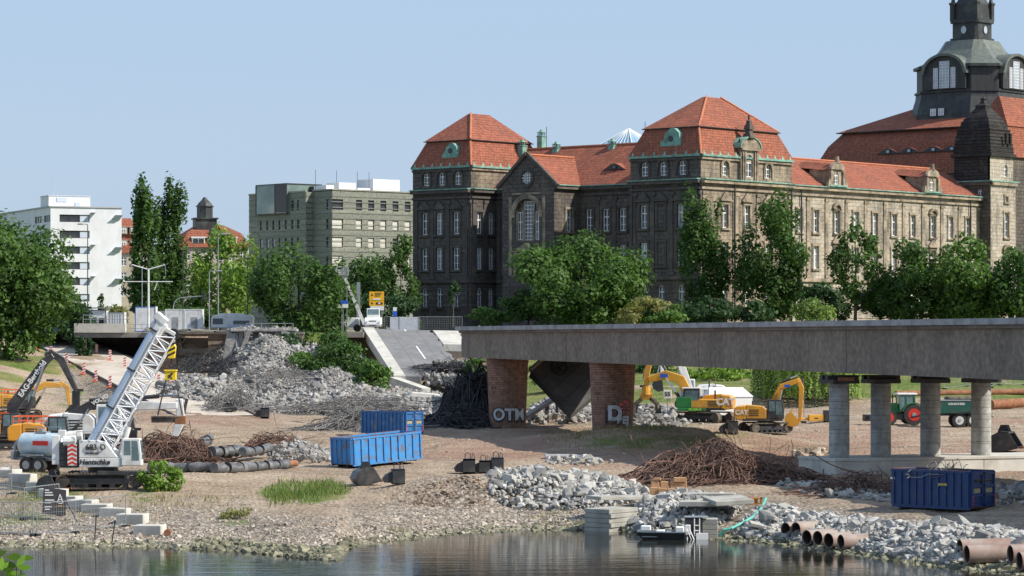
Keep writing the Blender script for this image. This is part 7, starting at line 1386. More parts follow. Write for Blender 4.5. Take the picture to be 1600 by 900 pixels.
# tangled reinforcement
def tangle(name, label, c, rx, ry, h, n, m, L=(2, 6), r=.027, seed=0, curl=.5, steps=9, flat=.25, bias=None, base=True, dens=1):
    rg = np.random.default_rng(seed+50); V, Fc, T = [], [], []; off = 0; hexa = np.array([[math.cos(t), math.sin(t)] for t in (0, 2.09, 4.19)])
    for _ in range(n):
        a = rg.uniform(0, 2*PI); q = rg.random()**.6; x, y = q*math.cos(a)*rx, q*math.sin(a)*ry; top = h*(1-q*q)**.9; z = rg.uniform(.05, 1)*top+.03
        d = rg.normal(size=3); d[2] *= flat; 
        if bias is not None: d += np.array(bias)*rg.uniform(.3, 1.2)
        d /= np.linalg.norm(d); ax = rg.normal(size=3); ax /= np.linalg.norm(ax); om = rg.normal()*curl*(rg.random() > .35); l = rg.uniform(*L)/steps; P_ = [np.array([x, y, z])-d*l*steps/2]
        for k in range(steps):
            d = d+np.cross(ax, d)*om/steps*3+np.array([0, 0, -.02]); d /= np.linalg.norm(d); P_.append(P_[-1]+d*l)
            if rg.random() < .12: om = rg.normal()*curl
        P_ = np.array(P_); lim = (h+.4)*(1-np.clip((P_[:, 0]/rx)**2+(P_[:, 1]/ry)**2, 0, 1.0)*.85)*(.45+.95*vnoise(P_[:, 0]*.7+seed*5, P_[:, 1]*.9, 6)); P_[:, 2] = np.clip(P_[:, 2], .02, lim) if rg.random() > .07 else np.maximum(P_[:, 2], .02)
        tg = np.gradient(P_, axis=0); tg /= np.linalg.norm(tg, axis=1)[:, None]+1e-9; u = np.cross(tg, [0.1, .2, 1]); u /= np.linalg.norm(u, axis=1)[:, None]+1e-9; v = np.cross(tg, u); rr = r*rg.uniform(.6, 1.5)
        ring_ = P_[:, None]+u[:, None]*hexa[None, :, 0:1]*rr+v[:, None]*hexa[None, :, 1:2]*rr; m_ = len(P_); V.append(ring_.reshape(-1, 3))
        for k in range(m_-1):
            for j in range(3): Fc.append((off+3*k+j, off+3*k+(j+1) % 3, off+3*k+3+(j+1) % 3, off+3*k+3+j))
        T += [rg.random()]*(3*(m_-1)); off += 3*m_
    V = np.concatenate(V)
    g_ = c if isinstance(c, Vector) else Vector(c); gz = np.array([float(z_) for z_ in H(V[:, 0]+g_.x, V[:, 1]+g_.y)]) if base else np.full(len(V), g_.z)
    if base: V = V+np.stack([np.full(len(V), g_.x), np.full(len(V), g_.y), gz], 1)
    else: V = V+np.array(g_)
    return stuff(name, npmesh('w', V, Fc, T), m, label, 'scrap steel')
tangle('rebar_pile', 'rust brown pile of tangled rebar behind the white crane cab', G(262, 722)+Vector((0, 3, 0)), 3.6, 3, 2.2, 700, M_rustw, seed=1, curl=.8)
tangle('rebar_pile', 'small rusty rebar tangle above the wrapped pipes', G(425, 704)+Vector((0, 1, 0)), 2.6, 2, 1.3, 280, M_rustw, seed=2)
tangle('rebar_pile', 'large rust brown pile of tangled rebar left of the foundation block', G(1105, 752)+Vector((0, 2, 0)), 5.4, 4.2, 1.9, 1300, M_rustw, seed=3, curl=.7, flat=.35)
tangle('rebar_pile', 'low shaded rebar strewn against the foundation block', G(1190, 752)+Vector((.5, 2, 0)), 4.2, 3, 1.2, 620, M_rustw, seed=4)
tangle('rebar_pile', 'dark rebar tangle lying in shade left of the dark blue container', G(1345, 772)+Vector((0, 1, 0)), 3.6, 2.4, 1.1, 280, M_rustw, seed=5)
tangle('rebar_pile', 'grey bundle of bent steel bars left of the two blue containers', G(562, 672)+Vector((0, 3, 0)), 5.6, 4, 1.7, 520, M_greyw, seed=6, L=(3, 8), curl=.25, bias=(1, 0, .1))
tangle('rebar_pile', 'grey wire tangle at the foot of the big rubble heap', near_heap(365, 640), 3.4, 3, 2.6, 230, M_greyw, seed=7, flat=.8, base=False)
tangle('rebar_pile', 'long grey bars fanning over the right toe of the rubble heap', near_heap(560, 640), 8, 4, 1.6, 260, M_greyw, seed=8, L=(4, 10), curl=.15, bias=(1, .2, -.05), base=False)
tangle('rebar_pile', 'dark and grey bars spread over the middle of the rubble heap', near_heap(430, 590), 6, 8, 1.2, 240, M_greyw, seed=31, L=(2, 6), base=False, bias=(.6, -.3, -.1))
tangle('rebar_pile', 'black cables and bars sagging from the ruined wall onto the rubble', near_heap(350, 585)+Vector((0, -1, .2)), 5.0, 4, 2.2, 260, M_darkw, seed=9, L=(3, 8), curl=.35, bias=(1, 0, .45), base=False)
tangle('rebar_curtain', 'dark mass of hanging steel under the broken end of the bridge deck', P(738, 668, 296)+Vector((0, 0, 0)), 3.4, 3.6, 6.8, 900, M_darkw, seed=10, L=(2, 6), flat=1.2, base=False, r=.06)
tangle('rebar_pile', 'dark low steel tangle spreading in front of the broken deck end', P(715, 672, 290), 5.0, 3.6, 1.9, 500, M_darkw, seed=11, base=False, r=.055)
tangle('rebar_pile', 'steel bars and wires torn out at the lower edge of the fallen road deck', sp(.62, .86, .3), 5.2, 3, 1.1, 260, M_darkw, seed=12, L=(2, 5), base=False)
for k, (px, py) in enumerate(((1150, 700), (1175, 690), (1052, 694))):
    pass
# ragged concrete along the fallen deck and the broken bridge edge
def chunk_cluster(name, label, c, ext, n, s0, s1, m=M_rubble, seed=1):
    rg = np.random.default_rng(seed); p = rg.uniform(-1, 1, (n, 3))*np.array(ext)+np.array(c); s = rg.uniform(s0, s1, n); return stuff(name, rocks_mesh('g', p, s, m, rock_variants(8, 9, 8, .95)), m, label, 'rubble')
chunk_cluster('broken_concrete', 'pale broken concrete edge at the lower right of the fallen road deck', sp(.7, .72, -.3), (2.6, 4, .8), 600, .2, .8)
chunk_cluster('broken_concrete', 'crumbled slab rubble under the lower end of the fallen road deck', sp(.72, .98, -.2), (5, 3, .7), 800, .2, .85, seed=2)
chunk_cluster('broken_concrete', 'white concrete crumbs hanging at the torn bridge deck end', onb(-.5, 3, 11.2), (.9, 3, 1.5), 160, .3, .8, seed=3)
chunk_cluster('broken_concrete', 'rubble lumps lying below the torn bridge deck end', P(730, 640, 300), (3.5, 4, 1.2), 600, .25, .8, M_rock, seed=4)
# ruined wall block on top of the heap
rw_ = empty('ruined_wall_block', (P(412, 0, 384).x, 384, 7.6), 0, 'jagged ruined concrete block crowning the rubble heap with torn steel', 'ruin'); m = MB()
for k in range(13):
    x = -4.2+k*.66; t = 5.1-.5*abs(math.sin(k*1.7))-(1.6 if k in (3, 4) else 0); m.box((x, random.uniform(-.5, .6), t/2), (.7, 3.2+random.uniform(-.8, .8), t), rz=random.uniform(-.15, .15), tx=.95)
m.box((.2, -.8, 4.9), (8.6, 3.2, .35)); m.box((3.2, -1.4, 4.2), (1.6, 2, 1.0), ry=.1); m.box((-2.2, -2.1, 3.4), (.55, .8, 3.4), ry=.35); m.box((3.9, -1.9, 2.6), (.7, .8, 4.4), ry=-.2); m.box((-4.4, -1.6, 2.3), (1.2, 1, 4.6), ry=.18); m._bar((-1.2, -2.6, 1.6), (.4, -1.6, 5.0), .5, .5); m._bar((-3.0, -2.4, 1.4), (-3.6, -1.4, 5.0), .5, .4); m.build('concrete', mat('torn pale concrete', (.42, .40, .37), (.24, .23, .22), scale=.9, rough=.95, bump=.15, bscale=1.6), rw_, bevel=.05)
chunk_cluster('broken_concrete', 'crumbling lumps on the face of the ruined wall block', (rw_.location.x+.5, 382.6, 8.6), (4.0, 1.4, 1.7), 420, .25, 1.0, seed=5)
chunk_cluster('broken_concrete', 'crumbs of concrete on top of the ruined wall block', (rw_.location.x, 383.5, 12.6), (4.2, 1.4, .2), 130, .2, .7, seed=6)
m = MB(); [m.tubering((x, -2.3, 2.6), (x, -1.2, 2.6), .34, .24, 14) for x in (1.2, 2.2)]; m.build('duct', M_steel, rw_)
tangle('rebar_pile', 'torn grey steel strands hanging down the ruined wall block', Vector((rw_.location.x-1.5, 383.6, 7.2)), 4.2, 1.2, 4.8, 230, M_greyw, seed=15, L=(2, 5), flat=1.6, base=False, bias=(0.3, 0, .9))
# torn slabs lying on the old street edge
m = MB()
for k, (a, b, z, t) in enumerate(((230, 268, 12.28, .1), (262, 300, 12.32, -.06), (296, 340, 12.3, .07), (335, 372, 12.26, -.1), (405, 455, 12.3, .03))):
    x0, x1 = P(a, 0, 389).x, P(b, 0, 389).x; o = MB().box((0, 0, 0), (x1-x0, 3.2, .28), ry=t).build('torn_slab', M_conc if k % 2 else mat('tan concrete', (.42, .37, .28), (.3, .27, .22), rough=.9), bevel=.03); o.location = ((x0+x1)/2, 389.2, z+.15); tag(o, ['torn slab at the street edge just right of the crane tip', 'torn slab at the street edge below the left site cabin', 'tan torn slab at the street edge below the right site cabin', 'torn slab at the street edge below the caravan', 'tan torn slab on top of the ruined wall block'][k], 'slab')
sb1 = MB().prism([(-2.3, 0), (2.0, 0), (2.3, .9), (1.6, 2.1), (-1.7, 2.1), (-2.4, 1.2)], -1.3, 1.3).build('concrete_lump', M_concL, bevel=.12); sb1.location = G(668, 640)+Vector((-.5, 0, -.1)); sb1.rotation_euler = (0, .08, .2); tag(sb1, 'large pale concrete lump behind the farther blue container', 'concrete lump')
# under-bridge wreck panels
wk = empty('wrecked_panels', P(838, 652, 300), .3, 'wrecked dark beams and plates leaning beside the first brick pier', 'wreck'); m = MB(); m._bar((-1.5, 0, -.2), (2.4, 0, 2.2), 1.6, .35); m.build('leaning_plate', M_steel, wk); m = MB(); m.bar((1.2, .2, -.6), (1.2, .2, 1.7), .35); m.bar((2.2, 0, -.6), (2.3, .3, 1.9), .3); m.build('prop', M_steel, wk)
# --- roll-off containers
M_cblue = mat('chipped bright blue paint', (.045, .22, .52), (.06, .27, .58), scale=.8, rough=.5, dirt=(.17, .12, .09), dscale=2.4, damt=.9, dthr=.53)
M_dblue = mat('dull dark blue paint', (.014, .04, .13), (.02, .06, .17), scale=.8, rough=.45, dirt=(.10, .07, .06), dscale=1.6, damt=.7, dthr=.58)
def container(loc, rz, label, m, L_=6.5, W=2.4, Hh=2.2, ribs=9, doors=False, load=None, group=None):
    e = empty('roll_off_container', loc, rz, label, 'container'); t = .06
    for y, s in ((-W/2, -1), (W/2, 1)):
        b = MB(); b.b2((-L_/2, y-t/2, .25), (L_/2, y+t/2, Hh)); 
        for k in range(ribs): x = -L_/2+.12+(L_-.24)*k/(ribs-1); b.b2((x-.055, y+s*t/2, .25), (x+.055, y+s*(t/2+.09), Hh-.1))
        b.b2((-L_/2, y-.07, Hh-.12), (L_/2, y+.07, Hh+.02)); b.b2((-L_/2, y-.08, .12), (L_/2, y+.08, .3)); b.build('side_wall', m, e)
    b = MB(); b.b2((-L_/2-t, -W/2, .25), (-L_/2, W/2, Hh)); 
    for k in range(5): y = -W/2+.1+(W-.2)*k/4; b.b2((-L_/2-.14, y-.05, .25), (-L_/2-t, y+.05, Hh-.1))
    b.b2((-L_/2-.12, -W/2, Hh-.12), (-L_/2+.05, W/2, Hh+.02)); b.build('end_wall', m, e)
    if not doors: b = MB(); b.b2((L_/2, -W/2, .25), (L_/2+t, W/2, Hh)); b.build('end_wall', m, e)
    b = MB(); b.b2((-L_/2, -W/2+t, .2), (L_/2, W/2-t, .3)); b.build('floor', M_rust, e)
    b = MB(); b.b2((-L_/2, -.55, 0), (L_/2, -.38, .22)); b.b2((-L_/2, .38, 0), (L_/2, .55, .22)); [b.cyl((x, -W/2+.2, .12), (x, -W/2+.5, .12), .12, n=10) for x in (-L_/2+.4, L_/2-.4)]; b.build('skid', M_blk, e)
    if doors:
        for s in (-1, 1):
            d = MB(); d.b2((L_/2, s*.02, .3), (L_/2+.06, s*(W/2-.02), Hh)); 
            for z in (.35, .95, 1.5, Hh-.12): d.b2((L_/2+.06, s*.06, z-.06), (L_/2+.14, s*(W/2-.05), z+.06))
            d.b2((L_/2+.06, s*.06, .3), (L_/2+.14, s*.16, Hh)); d.b2((L_/2+.06, s*(W/2-.15), .3), (L_/2+.14, s*(W/2-.04), Hh)); dd = d.build('door', m, e); p_ = MB(); p_.b2((L_/2+.062, s*.3, 1.1), (L_/2+.075, s*.95, 1.36)); p_.build('sticker', mat('faded yellow sticker', (.5, .42, .2), (.3, .25, .15), rough=.6), dd)
            r_ = MB(); [r_.box((L_/2+.15, s*(W/2-.1), .45+.22*k), (.01, .13, .1), rx=.5) for k in range(3)]; r_.build('red_white_marking', M_redp, dd)
    rr = MB(); rr.b2((-L_/2-.02, -W/2-.02, Hh+.021), (L_/2, -W/2+.06, Hh+.04)); rr.b2((-L_/2-.1, -W/2, Hh+.021), (-L_/2+.04, W/2, Hh+.04)); rr.b2((-L_/2, W/2-.06, Hh+.021), (L_/2, W/2+.02, Hh+.04)); rr.build('rusty_rim', M_rust, e)
    return e
g0 = G(590, 731); c1_ = container((g0.x-.1, g0.y+1.6, g0.z+.15), R(45), 'bright blue open container with rust patches, the nearest of two beside the scrap buckets', M_cblue, 6.8, 2.3, 2.15, 10); c1_.rotation_euler = (0, -.05, R(45))
m = MB(); m.path([(-1.6, -.3, 2.2), (-1.3, -.2, 2.45), (-1.0, .1, 2.2)], .03)
g0 = G(612, 680); c2_ = container((g0.x, g0.y+1, g0.z), R(-42), 'darker blue open container with its doors half open behind the bright blue one', mat('scuffed mid blue paint', (.03, .12, .32), (.04, .16, .36), scale=.8, rough=.5, dirt=(.3, .26, .2), dscale=1.4, damt=.7, dthr=.57), 5.6, 2.4, 2.2, 12, True)
g0 = G(1478, 800); c3_ = container((g0.x, g0.y+1.2, g0.z), R(-43), 'dark blue full container with closed ribbed doors at the lower right', M_dblue, 5.5, 2.4, 2.35, 11, True)
m = MB(); m.b2((-1.6, -1.235, 1.3), (-1.0, -1.23, 1.6)); lettering('JAENIG', .2, mat('yellow lettering', (.7, .55, .15), rough=.6), c3_, (.9, -1.33, 1.55), FRONT)
m2 = MB(); m2.b2((-2.85, -1.3, 1.75), (-2.55, -1.29, 1.87)); m2.build('white_label', M_white, c3_)
m = MB(); m.b2((-2.9, -1.1, 1.6), (2.9, 1.1, 2.05)); o = m.build('container_load', M_track, bevel=.3); o.location = c3_.location; o.rotation_euler = c3_.rotation_euler; tag(o, 'dark scrap filling the dark blue container', 'scrap load')
tangle('scrap_wire', 'wires and bars sticking out of the dark blue container', Vector(c3_.location)+Vector((0, 0, 1.9)), 2.2, 1.2, .9, 60, M_greyw, seed=21, flat=1.0, base=False, L=(1, 2.6), r=.025)
# --- excavator tools and scrap buckets on the ground
def tool_bucket(px, py, rz, label, s=1, kind=0, D=None):
    g_ = G(px, py); e = empty('attachment', (g_.x, g_.y, g_.z), rz, label, 'digger attachment')
    m = MB(); m.M = Matrix.Scale(s, 4)
    if kind == 0:                                         # box quick-hitch / crusher head
        m.b2((-.45, -.45, 0), (.45, -.38, 1.1)); m.b2((-.45, .38, 0), (.45, .45, 1.1)); m.b2((-.45, -.45, 0), (.45, .45, .12)); m.b2((-.45, -.45, .98), (.45, .45, 1.1)); m.b2((-.45, -.38, .1), (-.36, .38, 1)); m.build('frame', M_char, e)
        m = MB(); m.M = Matrix.Scale(s, 4); m.cyl((-.3, 0, .35), (.3, 0, .35), .12, n=10); m.cyl((-.3, 0, .75), (.3, 0, .75), .1, n=10); m.b2((.0, -.3, .2), (.1, .3, .3)); m.build('pin', M_galv, e)
        m = MB(); m.M = Matrix.Scale(s, 4); m.path([(-.3, 0, 1.1), (-.3, 0, 1.45), (-.1, 0, 1.55), (.1, 0, 1.45), (.1, 0, 1.1)], .03); m.path([(.2, .2, 1.1), (.25, .2, 1.5), (.4, .2, 1.35), (.4, .2, 1.1)], .025); m.build('hose', M_blk, e)
        m = MB(); m.M = Matrix.Scale(s, 4); m.prism([(-.45, .1), (-1.0, .12), (-1.15, .4), (-.9, .7), (-.45, .95)], -.3, .3); m.build('jaw', M_char, e)
    else:                                                 # wide digging bucket
        out = [(0, 1.2), (.5, 1.25), (1.1, .95), (1.35, .45), (1.1, .03), (.4, 0), (-.6, .25)]; inn = [(0, 1.1), (.5, 1.12), (1.0, .85), (1.2, .45), (1.0, .15), (.4, .1), (-.55, .32)]
        m.prism(out+inn[::-1], -.9, .9); m.prism(out, -.95, -.9); m.prism(out, .9, .95); m.build('shell', M_char, e)
        m = MB(); m.M = Matrix.Scale(s, 4); [m.box((-.7, y, .27), (.35, .12, .1)) for y in (-.7, -.35, 0, .35, .7)]; m.build('teeth', M_rust, e)
        m = MB(); m.M = Matrix.Scale(s, 4); [m.prism([(0, 1.15), (.8, 1.1), (.6, 1.6), (.2, 1.6)], y-.04, y+.04) for y in (-.25, .25)]; m.cyl((.35, -.3, 1.45), (.35, .3, 1.45), .07, n=8); m.build('bracket', M_steel, e)
    return e
tool_bucket(580, 757, R(195), 'dark wide digging bucket with brackets in front of the blue container', .95, 1); tool_bucket(622, 757, R(10), 'black attachment with open end right of the wide digging bucket', .9, 0)
tool_bucket(733, 740, 0, 'leftmost of three black hitch attachments above the boulder heap', .95, 0); tool_bucket(757, 740, 0, 'middle one of three black hitch attachments above the boulder heap', .85, 0); tool_bucket(777, 738, R(5), 'rightmost of three black hitch attachments above the boulder heap', .95, 0)
tool_bucket(357, 644, R(180), 'black attachment left of the other at the foot of the big rubble heap', .9, 0); tool_bucket(414, 654, R(0), 'square black attachment directly below the big rubble heap', 1.0, 0); tool_bucket(1144, 678, R(5), 'dark open hitch frame between the two yellow diggers', 1.0, 0); tool_bucket(1580, 706, R(160), 'large black grading bucket right of the grey columns', 1.35, 1); tool_bucket(92, 705+64, R(150), 'dark digging bucket beside the concrete block row at the fence', .9, 1)
g0 = G(1278, 660); e = empty('breaker_tool', (g0.x, g0.y, g0.z), .15, 'yellow and black hydraulic breaker lying on the ground left of the columns', 'digger attachment'); m = MB(); m.cyl((-2.2, 0, .3), (-1, 0, .35), .12, n=8); m.b2((-1, -.3, .1), (.6, .3, .75)); m.build('body', M_yel, e, bevel=.06); m = MB(); m.b2((.6, -.4, .05), (1.3, .4, 1.2)); m.b2((-.5, -.31, .3), (.0, .31, .5)); m.build('head', M_blk, e, bevel=.05)
# --- wrapped black pipes lying on the bank
M_wrap = mat('dark pipe wrapping', (.13, .135, .14), (.075, .078, .082), scale=1.3, rough=.5, bump=.05, bscale=3, dirt=(.3, .29, .27), dscale=.8, damt=.5)
def lyingpipe(px0, py0, px1, py1, r, label, lift=0, rust=0, segs=7):
    a, b = G(px0, py0), G(px1, py1); a.z += r+lift; b.z += r+lift; e = empty('wrapped_pipe', a, 0, label, 'pipe'); m = MB(); n = 14; d = b-a; u = Vector((-d.y, d.x, 0)).normalized(); w_ = Vector((0, 0, 1)); q = []
    for i in range(segs*3+1):
        t = i/(segs*3); rr = r*(1+.1*math.sin(i*1.3+px0)+random.uniform(-.16, .16)); c = d*t+u*random.uniform(-.05, .05)+Vector((0, 0, random.uniform(-.04, .06)-.1*math.sin(t*PI)))
        q += [c+u*(rr*math.cos(2*PI*k/n))+w_*(rr*math.sin(2*PI*k/n)) for k in range(n)]
    N_ = segs*3+1; m.add(q, [(i*n+k, i*n+(k+1) % n, (i+1)*n+(k+1) % n, (i+1)*n+k) for i in range(N_-1) for k in range(n)]+[tuple(range(n)), tuple(range((N_-1)*n, N_*n))]); m.build('wrapping', M_wrap, e, smooth=50)
    if rust: s = d.normalized(); m = MB(); m.cyl(d, d+s*rust, r*.72, n=14); m.build('rusty_end', M_rust, e, smooth=40)
    for t in (.33, .66): MB().cyl(d*t-d.normalized()*.04, d*t+d.normalized()*.04, r*1.16, n=14).build('strap', M_blk, e)
lyingpipe(232, 738, 330, 738, .36, 'left long black wrapped pipe right of the bright bush'); lyingpipe(335, 739, 395, 737, .34, 'middle black wrapped pipe of the front row'); lyingpipe(398, 736, 450, 733, .33, 'right black wrapped pipe of the front row with rusty end', rust=.9)
lyingpipe(330, 722, 375, 718, .38, 'black wrapped pipe lying behind the front row', .35); lyingpipe(378, 722, 420, 716, .33, 'orange ended wrapped pipe behind the front row', .4, rust=-.6); lyingpipe(312, 712, 328, 704, .36, 'short dark pipe tipped up against the rebar pile', .6)
# drain pipe beside ramp
a, b = P(248, 592, 352), P(330, 622, 340); a.z = Hs(a.x, a.y)+.5; b.z = Hs(b.x, b.y)+.4; MBp = MB().tubering((0, 0, 0), b-a, .5, .42, 18); e = empty('drain_pipe', a, 0, 'long grey pipe lying along the right edge of the ramp below the hook', 'pipe'); MBp.build('pipe', M_conc, e, smooth=40)
# rusty pipelines on the meadow
for k, (a, b, lab) in enumerate((((1548, 640), (1680, 632), 'rusty brown pipeline lying at the meadow edge, front'), ((1400, 620), (1680, 616), 'thin rusty pipeline behind the dump trailer'))):
    A_, B_ = G(*a), G(*b); r = (.55, .35)[k]; e = empty('pipeline', A_+Vector((0, 0, r)), 0, lab, 'pipe'); MB().cyl((0, 0, 0), B_-A_, r, n=14).build('pipe', M_rust, e, smooth=40)
# --- big steel pipes at the waterline
M_pipe = mat('pale rusty steel pipe', (.38, .325, .285), (.27, .2, .165), scale=.9, rough=.65, dirt=(.22, .1, .07), dscale=.6, damt=.5, stretch=(1, 1, 1)); M_pin = mat('dark pipe inside', (.05, .035, .03), (.08, .05, .035), rough=.9)
def bigpipe(px, py, r, L_, ang, label, roll=0):
    ray = P(px, py, 1)-Vector((0, 0, CZ)); Yw_ = None
    g_ = G(px, py+6); c = Vector((g_.x, g_.y-.5, max(g_.z, 0)+r*1.25)); e = empty('steel_pipe', c, 0, label, 'steel pipe', 'steel pipes lying at the waterline'); d = Vector((math.cos(ang), math.sin(ang), .01)); MB().tubering((0, 0, 0), d*L_, r, r-.04, 28).build('shell', M_pipe, e, smooth=40)
    MB().tubering(d*.06, d*(L_-.1), r-.045, r-.06, 28).build('lining', M_pin, e, smooth=40); return e
for k, (px, py, lab) in enumerate(((1226, 836, 'first from the left of the left pipe group'), (1242, 836, 'second from the left of the left pipe group'), (1259, 848, 'third from the left of the left pipe group'), (1276, 850, 'fourth from the left of the left pipe group'), (1293, 854, 'fifth from the left of the left pipe group'), (1312, 857, 'rightmost of the left pipe group'))):
    bigpipe(px, py, .43, 2.6, R(35) if k < 5 else R(22), 'open rusty pipe at the waterline, '+lab)
for k, (px, py, L_, lab) in enumerate(((1497, 868, 3.0, 'rearmost of the right pipe group'), (1508, 878, 4.2, 'long pale front one of the right pipe group'), (1576, 878, 3.0, 'short one near the frame edge'), (1590, 890, 3, 'cut by the frame corner'))):
    bigpipe(px, py, .48, L_, R(12), 'open rusty pipe at the waterline, '+lab)
# --- concrete block row at the left
blocks = [(-8, 748, 0), (12, 750, 0), (34, 757, 0), (62, 770, 0), (82, 781, 0), (104, 793, 0), (128, 801, 0), (150, 806, 1), (178, 812, 2), (206, 823, 2), (233, 840, 1)]
for k, (px, py, t) in enumerate(blocks):
    g_ = G(px, py-3); e = MB().b2((-.85, -.5, 0), (.85, .5, .62)).build('concrete_block', M_concL, bevel=.03); e.location = (g_.x, g_.y+.4, g_.z-.05); e.rotation_euler = (random.uniform(-.02, .02), random.uniform(-.03, .03), R(-14 if k > 6 else -42+4*k)); m_ = ['furthest left', 'second', 'third', 'fourth', 'fifth', 'sixth', 'seventh', 'eighth', 'ninth', 'tenth', 'last and nearest the water'][k]
    tag(e, f'concrete block in the row running down to the water, {m_}' + ('' if k in (0, 10) else ' from the left'), 'concrete block', 'concrete blocks in a row down to the water')
b_ = G(262, 838); o = MB().cyl((0, -.25, .2), (0, .25, .2), .2, n=14).build('round_post_stub', M_rust); o.location = b_; tag(o, 'small brown round stub beside the block nearest the water', 'stub')
# --- construction fences left foreground with banner
def gl(px, py): g_ = G(px, py); return (g_.x, g_.y, g_.z)
for k, (a, b, lab) in enumerate((((-10, 806), (38, 812), 'wire fence panel at the far left edge above the beach'), ((38, 812), (92, 806), 'wire fence panel carrying the dark banner on its right half'), ((58, 838), (118, 834), 'front wire fence panel standing on the gravel left'), ((118, 834), (196, 824), 'long wire fence panel sagging towards the water'), ((-10, 780), (18, 772), 'wire fence panel beside the first concrete blocks'), ((-5, 836), (52, 838), 'low fence panel at lower left corner on gravel'))):
    mesh_fence('site_fence', gl(*a), gl(*b), 1.9, lab, wires=16)
g_ = G(85, 812); bnr = empty('fence_banner', (g_.x, g_.y-.1, g_.z), R(4), 'dark grey banner with white lettering and crane emblem tied to the site fence', 'banner'); m = MB(); m.add([(-.72, 0, .35), (.68, 0, .2), (.72, 0, 1.75), (-.62, 0, 1.95), (-.72, .02, .35), (.68, .02, .2), (.72, .02, 1.75), (-.62, .02, 1.95)], [(0, 1, 2, 3), (4, 7, 6, 5), (0, 1, 5, 4), (1, 2, 6, 5), (2, 3, 7, 6), (3, 0, 4, 7)]); m.build('cloth', mat('dark grey banner cloth', (.07, .065, .07), (.05, .047, .05), rough=.7), bnr)
m = MB(); [m.b2((-.55, -.02, z-.035), (-.55+w_, -.005, z+.035)) for z, w_ in ((1.75, .25), (1.6, .45), (1.45, .5), (1.15, .55), (1.0, .35), (.75, .4), (.6, .3))]; m.bar((.2, -.02, 1.0), (.35, -.02, 1.5), .05); m.bar((.35, -.02, 1.5), (.52, -.02, 1.0), .05); m.bar((.2, -.02, 1.15), (.45, -.02, 1.2), .05); m.bar((.26, -.02, .95), (.5, -.02, .97), .05); m.build('lettering', M_white, bnr); m = MB(); m.b2((.2, -.02, .78), (.48, -.005, .84)); m.build('orange_line', M_org, bnr)
for k, (px, py, h, t) in enumerate(((148, 846, 1.5, .06), (175, 848, 1.3, .14), (120, 815, 1.4, -.5))):
    g_ = G(px, py); o = MB().cyl((0, 0, -.3), (0, 0, h), .035, n=6).build('stake', M_steel); o.location = g_; o.rotation_euler = (0, t, 0); tag(o, ['thin dark stake upright at the waterline, left one', 'thin dark stake leaning at the waterline, right one', 'dark post leaning left behind the front fence panel'][k], 'stake')
# --- stone blocks (sawn, orange brown) on the road edge
M_ochre = mat('ochre sandstone block', (.50, .31, .16), (.42, .25, .13), scale=1.2, rough=.85, dirt=(.3, .18, .1), dscale=1.5, damt=.4)
g_ = G(1046, 774); q = 0
for (dx, dy, dz, sx, sz) in ((-1.0, 0, 0, .5, .5), (-.45, -.1, 0, .5, .45), (.15, -.2, 0, .55, .42), (.75, -.1, 0, .5, .5), (-.9, .5, .0, .5, .9), (-.3, .5, 0, .5, .85), (.3, .5, 0, .5, .8), (.85, .5, 0, .6, .8), (-.75, .45, .92, .45, .16), (.7, .4, .82, .8, .3)):
    o = MB().b2((-sx/2, -.25, 0), (sx/2, .25, sz)).build('stone_block', M_ochre, bevel=.02); o.location = g_+Vector((dx, dy, dz)); o.rotation_euler = (0, 0, random.uniform(-.12, .12)); q += 1
    tag(o, 'ochre stone block of the stack beside the site road, '+['front row far left', 'front row second', 'front row third', 'front row far right', 'tall one back left', 'tall one back second', 'tall one back third', 'tall one back right', 'thin one on top at left', 'flat one on top at right'][q-1], 'stone block', 'ochre sandstone blocks')
# --- slab stacks
M_slab = mat('grey concrete slab', (.42, .41, .37), (.34, .33, .29), scale=.8, rough=.9, dirt=(.22, .2, .17), dscale=.6, damt=.5)
def slabat(px, py, sx, sy, sz, rz, dz, label, m=M_slab, tilt=(0, 0)):
    g_ = G(px, py); o = MB().b2((-sx/2, -sy/2, 0), (sx/2, sy/2, sz)).build('concrete_slab', m, bevel=.025); o.location = (g_.x, g_.y, g_.z+dz); o.rotation_euler = (tilt[0], tilt[1], R(rz)); return tag(o, label, 'concrete slab')
for k in range(5): slabat(955, 826, 1.9+.05*(k % 2), 3.0, .27, -38+3*(k % 2), -.15+.285*k, f'slab of the stack at the water left of the boat, {["bottom", "second from bottom", "middle", "second from top", "top"][k]} one')
slabat(970, 800, 1.4, 4.6, .22, -50, .75, 'long slab lying across the slab stack towards the road', M_slab, (-.03, .02))
slabat(1108, 790, 3.2, 1.4, .3, -8, .45, 'pale slab lying on the boulders below the ochre blocks'); slabat(1100, 815, 2.9, 1.9, .3, -6, .95, 'left pale slab above the block pillar at the water'); slabat(1138, 812, 2.4, 2.6, .28, 14, 1.0, 'right pale slab tilted beside the block pillar', M_slab, (.06, -.05))
for k in range(4): slabat(1102, 842, 1.45, 1.5, .3, -3, -.05+.31*k, f'small block of the pillar beside the boat dock, {["lowest", "second", "third", "top"][k]}')
for k, (px, py, a) in enumerate(((1215, 824, 50), (1232, 806, -60), (1190, 834, 10))): slabat(px, py, 1.6, .6, .22, a, .3, ['broken slab leaning beside the left pipe group', 'narrow broken slab above the left pipe group', 'flat broken slab at the lower end of the hose'][k], M_slab, (.2, .25))
slabat(885, 716, 3.4, 1.6, .16, 5, .1, 'flat grey panel lying in the bridge shadow', M_fascia, (.04, .02)); slabat(912, 719, 2.2, 1.2, .12, -14, .1, 'smaller flat grey panel beside the larger in the bridge shadow', M_fascia)
